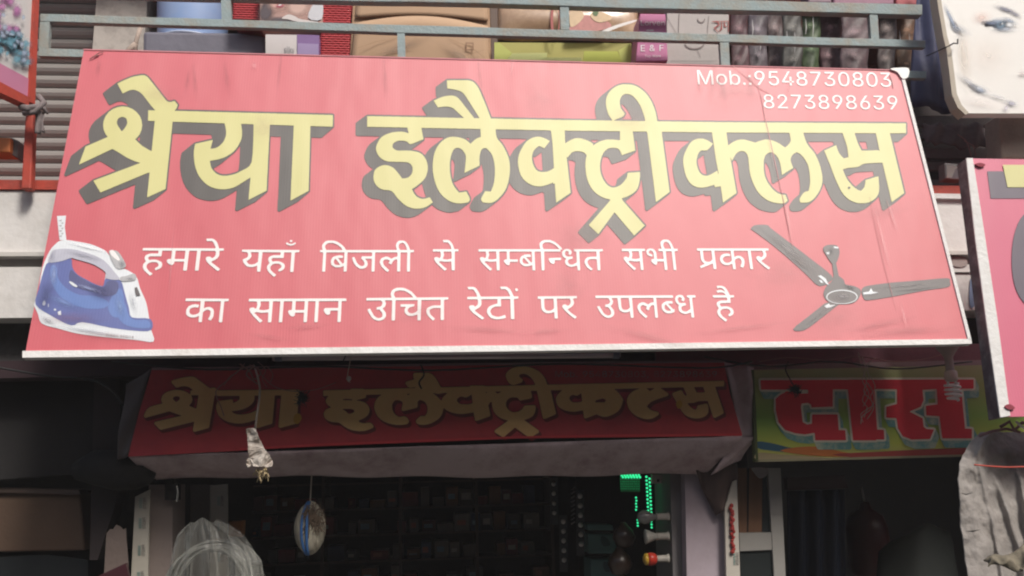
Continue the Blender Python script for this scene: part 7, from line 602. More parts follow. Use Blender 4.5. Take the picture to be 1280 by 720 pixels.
# dark hanging sachets and goods right of it
hg_specs = [(914, 16, 934, 90, (.12, .05, .06), 'dark maroon pouch hanging right of the grey carton'), (936, 18, 958, 90, (.16, .13, .15), 'smoky plastic pouch hanging behind the railing'),
            (960, 14, 978, 90, (.17, .12, .12), 'brown plastic pouch between smoky pouch and glossy pouches'), (979, 14, 1001, 90, (.09, .085, .075), 'glossy black pouch with white glints'),
            (1003, 15, 1023, 90, (.08, .13, .05), 'dark green pouch hanging among brown pouches'), (1026, 17, 1050, 92, (.20, .11, .12), 'dusty rose pouch right of the green pouch'),
            (1052, 17, 1084, 92, (.16, .10, .11), 'wide brownish mauve pouch left of the short railing post'), (1099, 20, 1118, 92, (.17, .13, .12), 'greyish brown pouch right of the short railing post'),
            (1119, 20, 1146, 92, (.18, .08, .03), 'orange brown pouch beside the dark blue tarpaulin')]
for i, (x0, y0, x1, y1, c, lb) in enumerate(hg_specs):
    Y = 4.1+.05*(i % 3)
    t = thing('hanging_pouch', P((x0+x1)/2, y1, Y), lb, 'pouch', 'pouches hanging behind the railing')
    rnd = random.uniform(0, 6)
    m_ = mat('pouch_film_%d' % i, [q*.5+.01 for q in c], .5, .5, 12, .3, 22, spec=.4, dirt=[min(1, q*1.3+.02) for q in c], dirt_amt=.7, dscale=14)
    def pouch(u, v, rnd=rnd): return Vector((.004*math.sin(7*v+rnd), -.012*math.sin(math.pi*u)+.006*math.sin(5*u+3*v+rnd)+.003*math.sin(19*v+11*u), 0))
    grid('film', [P(x0-1, y0, Y), P(x1+1, y0+random.uniform(-1, 3), Y), P(x1+1, y1, Y), P(x0-1, y1, Y)], 10, 26, m_, t, pouch, thick=.004)
    soft_print('print', (x0+x1)/2, y0+random.uniform(12, 24), (x1-x0)*.6, 10, random.uniform(-.5, .5), Flat(Y-.03), 0, [min(1, q*1.8+.05) for q in c], 1.0, t)
    soft_print('print', (x0+x1)/2+random.uniform(-3, 3), y0+random.uniform(45, 60), (x1-x0)*.5, 8, random.uniform(-.8, .8), Flat(Y-.03), .001, [min(1, q*1.4+.03) for q in c], 1.0, t)
    if i in (1, 3, 4, 8):
        for k in range(2):
            xx = x0+(x1-x0)*(.2+.45*k); ya = random.uniform(y0+3, y1-40)
            print_shape('glint_strip', [stroke([(xx, ya), (xx+1, ya+12), (xx, ya+random.uniform(18, 30))], .9)], Flat(Y-.045), 0, mat('painted_glint', (.50, .48, .48), .3, .1, 9, spec=.7), t)  # white glints painted on as pale strips
slab('back_shelf', [(905, 52), (1160, 57), (1160, 62), (905, 57)], Flat(4.3), .2, M_dark, None, label='dark shelf behind the hanging pouches', cat='shelf')
# upper row of things just above the top rail
for x0, x1, y1, c, lb in [(1010, 1040, 4, (.25, .16, .2), 'mauve packet above the top rail, leftmost of three'), (1042, 1118, 6, (.30, .14, .20), 'wide plum packet above the top rail'), (1120, 1151, 7, (.40, .08, .09), 'red packet above the right end of the top rail')]:
    slab('packet', [(x0, -25), (x1, -25), (x1, y1), (x0, y1)], Flat(4.05), .1, mat('packet_'+str(x0), c, .4, .4, 20), None, bevel=.01, label=lb, cat='packet')
# dark blue tarpaulin
grid('blue_tarpaulin', [P(1146, -20, 3.98), P(1200, -20, 3.94), P(1206, 146, 3.96), P(1140, 132, 3.98)], 18, 14, mat('navy_tarpaulin', (.055, .06, .12), .6, .3, 5, .4, 14), None,
     lambda u, v: Vector((.0, .02*math.sin(10*u+2*v)+.008*math.sin(23*u-7*v), 0)), thick=.004, label='dark navy tarpaulin hanging beside the face poster', cat='tarpaulin')
grid('grey_rag', [P(1152, 156, 3.97), P(1226, 156, 3.97), P(1236, 186, 3.97), P(1156, 182, 3.97)], 20, 8, mat('grey_brown_rag', (.15, .12, .12), .9, .4, 14, .5, 30), None,
     lambda u, v: Vector((0, .014*math.sin(19*u+4*v)-.01, .008*math.sin(31*u)+.01*math.sin(8*u)*v)), thick=.004, label='grey brown rag draped on the slatted grille', cat='rag')
b = MB(); b.tube([P(1197, 168, 3.9), P(1207, 175, 3.88), P(1211, 184, 3.87), P(1214, 196, 3.87)], .003, 6); b.tube([P(1205, 176, 3.88), P(1217, 182, 3.86), P(1220, 195, 3.86)], .0025, 6)
b.build('red_string', M_wire, None, label='loose reddish string above the corner of the right pink sign', cat='string')
# small shiny lamp fitting
lf = thing('floodlight', P(1192, 226, 3.86), 'small chrome floodlight behind the corner of the right pink sign', 'lamp')
slab('housing', [(1181, 203), (1202, 205), (1203, 225), (1182, 223)], Flat(3.86), .06, mat('chrome_housing', (.55, .52, .48), .25, .2, 20, metal=.6), lf, bevel=.004)
slab('reflector', [(1183, 206), (1200, 208), (1194, 212), (1190, 222), (1184, 222)], Flat(3.86), .004, mat('pale_reflector', (.8, .76, .66), .2, .1, 20), lf, off=.006)
slab('lens', [(1190, 213), (1201, 210), (1202, 223), (1188, 223)], Flat(3.86), .004, mat('dusty_lens', (.42, .38, .38), .3, .3, 60, .3, 90), lf, off=.004)

# ------------------------------------------------------------------ face poster
fp = thing('face_poster', P(1240, 141, 3.62), 'cream poster board showing a woman\'s eye and cheek at upper right', 'poster')
FF = Flat(3.62)
out_ = [(1169, -40), (1176, 10), (1182, 45), (1187, 62), (1191, 92), (1194, 118), (1200, 132), (1208, 141.5), (1340, 142), (1340, -40)]
slab('board', out_, FF, .055, mat('cream_print', (.90, .87, .82), .55, .03, 1.5, coat=.4, coat_r=.4), fp)
slab('board_edge', [(1166, -40), (1173, 10), (1179, 45), (1183, 62), (1187, 92), (1190, 118), (1197, 134), (1207, 143.5), (1211, 141), (1202, 131), (1196, 117), (1193, 92), (1189, 62), (1184, 45), (1178, 10), (1171, -40)], FF, .06, mat('beige_board_edge', (.50, .44, .36), .7, .12, 9), fp, off=.003)
SO = [.002]
def sp(n, cx, cy, rx, ry, rot, col, st):
    SO[0] += .0003; soft_print(n, cx, cy, rx, ry, math.radians(rot), FF, SO[0], col, st*.65, fp)
INK = (.30, .36, .46)
for a in [('hair_print', 1189, 24, 5, 30, -25, (.34, .40, .52), 1.8), ('hair_print', 1199, 36, 22, 7, 25, (.40, .46, .56), 1.0), ('cheek_print', 1205, 70, 14, 60, -5, (.80, .72, .64), .9), ('skin_print', 1235, 70, 50, 45, 0, (.90, .80, .74), .5),
          ('blush_print', 1227, 22, 18, 12, -10, (.86, .62, .56), .9), ('brow_print', 1258, 12, 22, 5, 18, (.22, .22, .28), 2.2), ('brow_print', 1270, 18, 12, 4, 25, (.24, .24, .30), 1.6),
          ('eyelid_print', 1246, 27, 20, 7, -6, INK, 1.8), ('eyelid_print', 1262, 26, 16, 6, 18, INK, 1.6), ('eyelash_print', 1240, 29, 14, 4, 10, (.16, .2, .3), 1.8), ('eye_print', 1255, 36, 24, 6, 3, (.45, .50, .60), 1.4),
          ('eye_white_print', 1262, 31, 10, 5.5, 8, (.86, .86, .87), 2.2), ('iris_print', 1251, 31.5, 9, 7.5, 0, (.22, .34, .46), 2.4), ('pupil_print', 1250.5, 31, 4, 4, 0, (.08, .1, .14), 2.0), ('glint_print', 1253, 29.5, 2, 2, 0, (.9, .9, .9), 2.0),
          ('jaw_line_print', 1212, 103, 26, 6, 33, (.55, .56, .62), 1.2), ('jaw_line_print', 1226, 112, 16, 7, 20, (.42, .47, .58), 1.6), ('jaw_line_print', 1248, 121, 26, 5, 17, (.58, .58, .62), 1.1), ('lip_print', 1265, 129, 12, 5, 12, (.36, .36, .46), 1.7),
          ('chin_print', 1258, 135, 7, 6, 60, (.60, .56, .66), 1.2), ('neck_print', 1225, 128, 40, 12, 10, (.88, .80, .78), .6), ('nostril_print', 1279, 92, 10, 5, 0, (.55, .48, .48), 1.4)]: sp(*a)
b = MB(); b.tube([P(1187, 57, 3.6), P(1192, 54, 3.58), P(1197, 54.5, 3.585), P(1197, 49, 3.59)], .0035, 6); b.tube([P(1187, 57, 3.6), P(1176, 62, 3.64), P(1158, 70, 3.75)], .0025, 6)
b.build('hook_wire', M_black, None, smooth=True, label='thin dark wire hooked over the edge of the face poster', cat='wire')

# ------------------------------------------------------------------ flower sign at left
zr = P(36, 124, 3.75).z; r_ = ray(-30, 88); Yl = (zr-CAM_LOC.z)*r_.y/r_.z
pR, pL = P(37, 124, 3.75), P(-30, 88, Yl)
fs = thing('flower_sign', pR, 'small projecting sign with pink and blue flowers in a red frame', 'sign')
dirx = (pR-pL).normalized(); nrm = dirx.cross(Vector((0, 0, 1))).normalized()
if nrm.dot(CAM_LOC-pR) < 0: nrm = -nrm
FP = Plane(pR, nrm)
slab('board', [(-60, -60), (47, -60), (37, 125), (-60, 72)], FP, .03, mat('flower_board', (.62, .60, .58), .5, .05, 3, coat=.3), fs)
slab('pink_print', [(-60, 50), (0, 79), (39, 100), (37.5, 122), (-60, 70)], FP, .001, mat('pink_border_ink', (.55, .22, .34), .5, .1, 5), fs, off=.003)
slab('frame_post', [(46, -60), (51.5, -60), (44, 130), (36.5, 127)], FP, .05, M_red_paint, fs, off=.012)
slab('frame_rail', [(-60, 70), (37, 122), (36, 132), (-60, 88)], FP, .05, M_red_paint, fs, off=.010)
random.seed(3)
for k in range(60):
    if k < 20: x, y, col, r = random.uniform(-10, 22), random.uniform(-10, 42), (.50, .20, .42), random.uniform(7, 13)
    elif k < 46: x = random.uniform(-12, 36); y = random.uniform(42, 76)+x*.42-8; col = (.14, .33, .42); r = random.uniform(6, 12)
    else: x = random.uniform(0, 34); y = random.uniform(10, 70)+x*.3; col = (.36, .44, .56); r = random.uniform(5, 9)
    soft_print('flower_print', x, y, r, r*random.uniform(.4, 1.0), random.random()*3, FP, .006+k*.00025, col, 1.4, fs, wob=.45)
post = slab('sign_post', [(32, 134), (42, 134), (38.5, 236), (26, 236)], Flat(3.78), .045, M_red_paint, None, bevel=.006, label='red steel post under the flower sign', cat='post')
cl = thing('rag_knot', P(45, 160, 3.72), 'grey rag knotted where the flower sign meets its post', 'rag')
b = MB(); b.tube([P(26, 134, 3.72), P(38, 137, 3.70), P(52, 132, 3.71), P(60, 142, 3.72)], lambda t: .014+.008*math.sin(5*t), 8); b.tube([P(30, 142, 3.71), P(44, 140, 3.69), P(55, 128, 3.71), P(48, 120, 3.72)], .012, 8)
b.build('knot', mat('grey_rag_cloth', (.20, .17, .17), .9, .3, 20, .6, 40), cl, smooth=True)
grid('tail', [P(43, 140, 3.72), P(56, 140, 3.72), P(55, 166, 3.72), P(45, 168, 3.72)], 8, 10, MATS['grey_rag_cloth'], cl, lambda u, v: Vector((0, .01*math.sin(9*u+4*v), 0)), thick=.004)
ob = thing('orange_crate', P(0, 192, 3.8), 'small orange crate with grey side at the left edge', 'crate')
slab('front', [(-30, 171), (13, 172), (12, 190), (-30, 189)], Flat(3.8), .1, mat('orange_paint', (.62, .19, .06), .6, .15, 10), ob, bevel=.004)
slab('side', [(13.4, 172), (23, 176), (21, 196), (12.4, 192)], Flat(3.83), .1, mat('dark_grey_side', (.13, .11, .11), .7, .2, 9), ob)

# ------------------------------------------------------------------ the big red sign
sg = thing('shop_sign', P(620, 440, 3.42), 'big faded red shop sign with yellow Hindi lettering, electric iron and ceiling fan', 'sign')
TL, TR, BR, BL = (105, 62), (1127, 88), (1212, 425), (32, 439)
tc_ = [S.at(*p) for p in (TL, TR, BR, BL)]
slab('panel', [TL, TR, BR, BL], S, .012, F_red, sg)
# frame of square tube behind, edging in front
for nm, q in [('bottom_edging', [(28, 438.5), (640, 431.5), (1214, 423.5), (1215, 429.5), (1180, 430.5), (640, 439), (28, 447)]), ('side_edging', [(1124.5, 88), (1128.5, 88), (1214.5, 424.5), (1210.5, 425)])]:
    slab(nm, q, S, .03, M_whiteedge, sg, off=.006)
slab('top_edging', [(104, 61), (1127, 87), (1127, 88.4), (104, 62.4)], S, .03, mat('pink_fold', (.55, .22, .24), .7, .1, 8), sg, off=.003)
for q in ([(110, 66), (1126, 92), (1128, 100), (110, 74)], [(34, 425), (1209, 413), (1211, 423), (33, 437)], [(600, 80), (612, 80), (606, 430), (594, 430)], [(110, 66), (122, 66), (46, 436), (34, 436)]):
    slab('frame_bar', q, S, .03, M_darkwall, sg, off=-.016)
slab('corner_cloth', smooth2([(1113, 86), (1124, 84.5), (1136, 85.5), (1135, 96), (1128, 98), (1122, 90)]), S, .02, M_white, sg, off=.01)
print_shape('lettering_shade', dec(TRACE['name1_shadow'], 10), S, .0015, F_shadow, sg)
print_shape('lettering_shade', dec(TRACE['name2_shadow'], 10), S, .0015, F_shadow, sg)
print_shape('lettering', dec(TRACE['name1'], 10), S, .003, F_yellow, sg, label='large yellow Hindi word at left')
print_shape('lettering', dec(TRACE['name2'], 10), S, .003, F_yellow, sg, label='large yellow Hindi word at right')
for (a, c, h, s_) in WORDS:
    # stems follow the sign's own upright direction
    top, base_ = S.at(a[0], a[1]), None
    def mp(u, v):
        x = a[0]+u*(c[0]-a[0]); y = a[1]+u*(c[1]-a[1])
        lean = (x-558)/2650.0
        return (x+lean*v*h, y+v*h)
    cs = [[mp(u, v) for u, v in q] for q in dec(s_, 1000)]
    print_shape('slogan_word', cs, S, .002, F_white, sg)
print_text('phone_number', 'Mob.:9548730803', (872.5, 105.3), (1114.5, 108.6), (-1.5, -17.6), S, .002, F_white, sg)
print_text('phone_number', '8273898639', (955, 135.3), (1122.5, 137.0), (-1.5, -17.2), S, .002, F_white, sg)
# iron
ir = lambda pts: crop(pts, 30, 260, 4.0)
HOLE = ir(smooth2([(235, 250), (262, 258), (300, 268), (350, 283), (395, 303), (408, 322), (403, 362), (395, 390), (360, 382), (310, 357), (265, 330), (242, 295)]))
PIC = [sg]
def pr(n, c, m, o, **k): return print_shape(n, c, S, o, m, PIC[0], **k)
PIC[0] = pr('iron_body', [ir([(165, 40), (210, 38), (204, 95), (212, 160)]+smooth2([(212, 160), (250, 165), (330, 180), (385, 202), (418, 225), (470, 300), (505, 305), (560, 340), (580, 400), (610, 470), (625, 545), (636, 610), (648, 668), (560, 660), (400, 645), (270, 628), (180, 605), (90, 578), (70, 530), (52, 490), (55, 470), (75, 400), (92, 300), (128, 215), (160, 178), (178, 165)], 3)+[(178, 160), (170, 90)]), HOLE], F_pale, .0016)
BODY = ir(smooth2([(122, 272), (190, 265), (235, 250), (242, 295), (265, 330), (310, 357), (360, 382), (395, 390), (408, 352), (450, 355), (485, 365), (505, 430), (525, 500), (540, 547), (632, 555), (636, 610), (560, 614), (430, 598), (290, 570), (235, 587), (130, 535), (58, 482), (72, 410), (100, 310)], 3))
pr('iron_shell', [BODY], F_blue, .0022)
pr('iron_shell', [ir(smooth2([(140, 285), (165, 300), (170, 350), (210, 400), (280, 435), (360, 440), (420, 470), (400, 500), (300, 500), (200, 460), (145, 390), (130, 330)]))], F_blue2, .0027)
pr('iron_shell', [ir(smooth2([(235, 310), (265, 335), (310, 362), (360, 388), (400, 395), (420, 365), (470, 372), (460, 430), (400, 440), (380, 425), (300, 410), (245, 385), (225, 350)]))], F_navy, .0031)
pr('iron_shell', [ir(smooth2([(500, 470), (525, 540), (560, 560), (620, 562), (625, 600), (520, 590), (470, 540)]))], F_blue2, .0028)
pr('iron_shell', [ir(smooth2([(420, 480), (480, 400), (500, 470), (480, 540), (440, 540)]))], F_blue2, .0026)
pr('iron_handle_shade', [ir(smooth2([(155, 208), (235, 205), (320, 225), (400, 262), (452, 320), (478, 358), (410, 352), (408, 322), (350, 283), (262, 256), (235, 250), (190, 265), (122, 272), (132, 235)]))], F_lav, .0035)
pr('iron_button', [ir(smooth2([(425, 215), (445, 212), (470, 218), (500, 262), (510, 290), (490, 303), (462, 300), (435, 255)]))], F_grey, .0041)
pr('iron_button', [ir(smooth2([(428, 216), (448, 212), (478, 255), (470, 262), (440, 240)]))], F_white, .0046)
pr('iron_button', [ir(smooth2([(482, 345), (510, 340), (550, 328), (562, 345), (556, 360), (520, 366), (485, 365)]))], F_grey, .0041)
pr('iron_button', [ir([(553, 398), (565, 395), (582, 436), (562, 440), (556, 425)])], F_fan, .0042)
pr('iron_slot', [ir(smooth2([(225, 368), (240, 370), (265, 388), (262, 396), (240, 386)]))], F_pale, .0042)
pr('cord_mark', [ir([(172+12*(k % 2), 62+k*13), (190+8*(k % 2), 58+k*13), (186+8*(k % 2), 68+k*13)]) for k in range(7)], F_grey, .0024)
pr('iron_lettering', [ir([(410+x, 628+x*.09), (410+x+w, 628+(x+w)*.09), (410+x+w, 640+(x+w)*.09), (410+x, 640+x*.09)]) for x, w in [(0, 8), (12, 6), (22, 9), (35, 8), (47, 5), (56, 5), (72, 9), (85, 7), (96, 8), (107, 6), (118, 5), (128, 10)]], F_grey, .0024)
pr('iron_icons', [ir(smooth2([(92, 480), (102, 460), (108, 478), (100, 488)])), ir([(120, 480), (124, 478), (124, 495), (120, 495)]), ir(ell(155, 508, 6, 5, 10)), ir([(168, 520), (184, 512), (186, 535), (172, 535)])], F_pale, .0042)
IO = [.0048]
def isoft(n, x, y, rx, ry, rot, col, st):
    IO[0] += .00015; soft_print(n, 30+x/4, 260+y/4, rx/4, ry/4, math.radians(rot), S, IO[0], col, st, PIC[0])
for a in [('shell_shading', 110, 440, 60, 130, 15, (.05, .06, .22), .7), ('shell_shading', 380, 420, 90, 60, 20, (.05, .05, .18), .8), ('shell_highlight', 200, 470, 130, 35, 22, (.20, .30, .62), .8), ('shell_highlight', 150, 330, 28, 90, 5, (.30, .38, .66), .8),
          ('shell_highlight', 480, 490, 34, 90, -15, (.26, .38, .66), .7), ('shell_highlight', 320, 400, 90, 14, 18, (.34, .40, .66), .8), ('sole_shading', 330, 615, 250, 14, 9, (.42, .45, .50), .8), ('sole_shading', 120, 560, 60, 22, 25, (.46, .48, .52), .7),
          ('handle_shading', 300, 238, 130, 20, 14, (.34, .34, .40), .7), ('handle_shading', 140, 240, 24, 60, 15, (.36, .36, .44), .6), ('handle_highlight', 320, 195, 140, 12, 14, (.88, .89, .9), .9), ('tail_shading', 545, 470, 26, 80, -14, (.52, .54, .58), .6), ('button_shading', 490, 280, 26, 30, 0, (.24, .24, .26), .8), ('button_shading', 530, 352, 32, 9, -5, (.28, .28, .30), .8)]: isoft(*a)
# fan
PIC[0] = sg
fn = lambda pts: crop(pts, 920, 260, 3.79)
pr('fan_blade', [fn(smooth2([(70, 100), (85, 83), (120, 79), (152, 82), (168, 98), (260, 168), (360, 245), (455, 322), (440, 352), (420, 366), (385, 366), (340, 322), (250, 240), (160, 165), (85, 110)]))], F_fan, .0016)
PIC[0] = pr('fan_hub', [fn(smooth2([(452, 348), (462, 322), (480, 318), (510, 340), (520, 362), (560, 370), (590, 388), (586, 420), (560, 448), (505, 456), (440, 445), (415, 412), (425, 375)]))], F_fan, .0020)
pr('fan_rod', [fn([(454, 255), (472, 250), (488, 325), (464, 330)])], F_fan, .0023)
pr('fan_canopy', [fn(smooth2([(412, 192), (435, 175), (478, 178), (491, 205), (484, 240), (472, 262), (454, 262), (430, 228)]))], F_fan, .0026)
PIC_ = PIC[0]; PIC[0] = PIC_
pr('fan_blade', [fn(smooth2([(594, 395), (606, 374), (650, 364), (750, 352), (880, 342), (1000, 332), (1014, 350), (1006, 374), (900, 390), (740, 420), (625, 437), (604, 425)]))], F_fan, .0017)
pr('fan_blade', [fn(smooth2([(425, 450), (460, 445), (495, 450), (470, 470), (400, 525), (325, 578), (270, 574), (345, 512), (400, 468)]))], F_fan, .0018)
pr('fan_ring', [fn(ell(502, 421, 74, 34, 36)), fn(ell(502, 422, 70, 30, 36))], F_pale, .0029)
for q in ([(388, 322), (402, 318), (425, 335), (440, 365), (430, 362), (408, 338)], [(392, 340), (405, 342), (415, 355), (402, 354)], [(602, 400), (630, 396), (640, 380), (648, 396), (676, 400), (640, 408), (604, 410)], [(418, 465), (440, 452), (445, 460), (472, 458), (450, 470), (430, 474)], [(428, 210), (445, 206), (442, 220), (430, 218)], [(462, 182), (484, 184), (486, 192), (466, 190)]):
    pr('fan_trim', [fn(q)], F_pale, .0032)
for k, (x, y, rx, ry, rot, col, st) in enumerate([(250, 200, 220, 22, 37, (.22, .19, .19), .8), (300, 262, 120, 8, 37, (.05, .045, .045), .8), (800, 368, 190, 9, -6, (.22, .19, .19), .8), (850, 385, 160, 7, -6, (.05, .045, .045), .7), (385, 515, 90, 9, -38, (.22, .2, .2), .7), (502, 420, 52, 22, 0, (.20, .18, .19), .9), (540, 375, 40, 16, 20, (.05, .04, .04), .8), (450, 205, 20, 26, 0, (.05, .04, .04), .8)]):
    soft_print('fan_sheen', 920+x/3.79, 260+y/3.79, rx/3.79, ry/3.79, math.radians(rot), S, .0034+k*.00015, col, st, PIC[0])
# creases, painted crease sheen and dirt
PIC[0] = sg
rn = random.Random(21)
DUST = (.50, .26, .25); GRIME = (.30, .07, .07)
for k in range(34):
    if k < 12: x = rn.uniform(120, 1110); y = 66+x*.022+rn.uniform(8, 30); rx, ry, col, st = rn.uniform(3, 8), rn.uniform(14, 46), GRIME, .22
    elif k < 22: x = rn.uniform(60, 1180); y = rn.uniform(395, 425); rx, ry, col, st = rn.uniform(25, 80), rn.uniform(4, 12), GRIME, .28
    else: x = rn.uniform(100, 1150); y = rn.uniform(110, 400); rx, ry, col, st = rn.uniform(20, 60), rn.uniform(12, 50), DUST, .16
    soft_print('dust_patch', x, y, rx, ry, rn.uniform(-.25, .25), S, .0075+k*.0001, col, st, sg, wob=.4)
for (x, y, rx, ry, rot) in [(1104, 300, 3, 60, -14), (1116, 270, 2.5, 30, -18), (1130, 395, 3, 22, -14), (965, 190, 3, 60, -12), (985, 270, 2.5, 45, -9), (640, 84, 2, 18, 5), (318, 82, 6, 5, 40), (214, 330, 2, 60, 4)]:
    soft_print('painted_crease_sheen', x, y, rx, ry, math.radians(rot), S, .0112, (.80, .50, .50), .28, sg)  # pale sheen painted along the creases
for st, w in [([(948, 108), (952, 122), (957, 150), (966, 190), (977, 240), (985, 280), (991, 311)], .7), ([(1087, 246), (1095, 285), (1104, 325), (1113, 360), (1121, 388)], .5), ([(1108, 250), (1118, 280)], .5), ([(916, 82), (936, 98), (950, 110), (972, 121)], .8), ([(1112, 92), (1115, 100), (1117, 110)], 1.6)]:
    pr('crease', [stroke(st, w)], F_crease, .0045)  # creases drawn as thin dark lines on the flat sheet
pr('dirt_spot', [ell(1061.5, 234.5, 1.6, 1.3, 10)], F_shadow, .0046)
b = MB(); b.tube([P(661, 78, 3.72), P(661.5, 84, 3.70), P(657, 88, 3.70)], .0035, 6); b.build('tie_wire', mat('rusty_wire', (.22, .07, .06), .7), sg)
for px, py in ((118, 70), (124, 66)):
    b = MB(); b.tube([S.at(px-6, py+4, .006), S.at(px, py, .01), S.at(px+5, py-1, .006)], .0022, 6); b.build('tie_wire', M_wire, sg)
# struts that carry the sign off the wall
for px in (160, 620, 1150):
    a = S.at(px, 415, -.03); b = MB(); b.tube([a, Vector((a.x, BY+.02, a.z+.02))], .012, 6); b.build('strut', M_dark, sg)

# ------------------------------------------------------------------ right pink sign
ps = thing('pink_sign', P(1260, 520, 3.36), 'pink sign with purple shaded letters cut off by the right edge', 'sign')
PS = Plane(P(1250, 360, 3.38), (0, -1, .10))
M_ps = flex('pink_ink', (.64, .10, .19)); F_purple = flex('purple_shade_ink', (.09, .065, .10))
slab('panel', [(1213, 198), (1400, 201), (1440, 518), (1256, 521)], PS, .01, M_ps, ps, off=.002)
slab('side_box', [(1207.5, 198), (1214, 198), (1262, 520), (1249, 522)], PS, .07, mat('shaded_torn_box_side', (.13, .095, .10), .8, .5, 12, .5, 40, dirt=(.45, .4, .4), dirt_amt=.4, dscale=14), ps)  # torn box side, its shaded tone put into the colour
slab('white_edging', [(1208, 197.5), (1216, 197.5), (1232, 300), (1247, 400), (1263, 519.5), (1250.5, 522), (1233, 400), (1219.5, 300)], PS, .006, M_whiteedge, ps, off=.006)
print_shape('lettering_shade', [[(1234, 214), (1290, 214), (1290, 248), (1238.5, 248)]], PS, .004, F_purple, ps)
print_shape('lettering', [[(1253.5, 206), (1330, 206), (1330, 234), (1259.5, 234)]], PS, .006, F_yellow, ps)
print_shape('lettering_shade', [smooth2([(1300, 258), (1280, 268), (1270, 286), (1265, 312), (1266, 345), (1274, 370), (1290, 386), (1310, 386), (1310, 258)])], PS, .005, F_purple, ps)
print_shape('lettering', [smooth2([(1320, 262), (1296, 280), (1290, 315), (1296, 352), (1312, 372), (1330, 372), (1330, 262)])], PS, .007, F_yellow, ps)
for q in ([(1219, 205), (1226, 203.5), (1232, 206), (1226, 208.5)], [(1256, 508), (1262, 505), (1269, 510), (1262, 512)]):
    slab('tie_knot', smooth2(q), PS, .01, mat('dark_red_thread', (.28, .05, .07), .8), ps, off=.012)

# ------------------------------------------------------------------ old banner under the sign
OB = Plane(P(540, 500, 3.80), (0, -1, -.04))
ob_ = thing('old_banner', P(540, 570, 3.80), 'old grimy red banner with ochre Hindi lettering in the shade under the big sign', 'banner')
def obz(px, py, o=0): return OB.at(px, py, o)
ban = [(190, 461), (330, 459.5), (520, 456), (720, 453.5), (905, 452), (912, 490), (928, 544), (860, 546), (650, 548), (520, 553), (400, 558), (250, 566), (160, 571), (174, 515)]
slab('panel', ban, OB, .008, M_oldred, ob_)
slab('top_hem', [(190, 459.5), (330, 458), (520, 454.8), (720, 452.2), (905, 450.6), (905, 453.2), (720, 455), (520, 457.6), (330, 460.6), (190, 462.6)], OB, .012, mat('mauve_hem', (.26, .16, .18), .8, .2, 9), ob_, off=.004)
print_shape('lettering_shade', dec(TRACE['old_shadow'], 10), OB, .002, M_oldsh, ob_)
print_shape('lettering', dec(TRACE['old'], 10), OB, .0035, M_oldyel, ob_)
print_text('phone_number', 'Mob. 9548730803, 8273898639', (694, 471.4), (896, 471.2), (0, -7.4), OB, .003, M_oldtxt, ob_)
print_shape('bright_patch', [smooth2([(368, 519), (374, 517), (377, 523), (372, 530), (367, 527)])], OB, .0045, mat('clean_yellow', (.60, .32, .05), .6), ob_)
print_shape('bright_patch', [smooth2([(845, 504), (850, 500), (853, 506), (848, 511)])], OB, .0045, MATS['clean_yellow'], ob_)
print_shape('red_strip', [[(640, 545.5), (780, 543), (926, 542), (927, 544.8), (650, 547.8), (400, 557.5), (300, 563), (300, 560), (400, 554.5)]], OB, .004, mat('brighter_red_hem', (.62, .05, .06), .6, .1, 8), ob_)
# lower cloth flap
def flap(u, v): return Vector((0, .10*v*v+.008*math.sin(17*u+3*v)+.006*math.sin(41*u+2), .010*math.sin(6*u+1)*v+.004*math.sin(30*u)*v))
grid('valance', [obz(160, 570), obz(928, 544.5), P(890, 592, 3.92), P(186, 601, 3.92)], 70, 10, M_cloth, ob_, lambda u, v: flap(u, v)*(1 if v > 0 else 0)+Vector((0, .004, .012*math.sin(math.pi*u)*v)), thick=.005, label='dusty pale cloth valance')
VL = COL.objects[-1] if False else [o for o in bpy.data.objects if o.name.startswith('valance')][-1]
txv = bpy.data.textures.new('cloth_wrinkle', 'CLOUDS'); txv.noise_scale = .12; txv.noise_depth = 3
md = VL.modifiers.new('wrinkle', 'DISPLACE'); md.texture = txv; md.strength = .03; md.direction = 'Y'; md.texture_coords = 'LOCAL'
grid('side_fold', [P(905, 452, 3.82), P(942, 460, 3.86), P(946, 548, 3.90), P(928, 545, 3.80)], 6, 14, M_cloth, ob_, lambda u, v: Vector((0, .02*math.sin(math.pi*u*2)-.012*math.sin(5*v), 0)), thick=.005)
grid('side_fold', [P(158, 480, 3.86), P(190, 461, 3.81), P(160, 571, 3.81), P(146, 575, 3.86)], 6, 14, mat('grimy_grey_cloth', (.10, .08, .075), .9, .3, 6, .4, 20), ob_, lambda u, v: Vector((0, .015*math.sin(7*v+3*u), 0)), thick=.005)
grid('side_fold', [P(926, 545, 3.83), P(946, 548, 3.88), P(925, 575, 3.93), P(888, 594, 3.925)], 8, 8, M_cloth, ob_, lambda u, v: Vector((0, .012*math.sin(6*u+4*v), 0)), thick=.005)
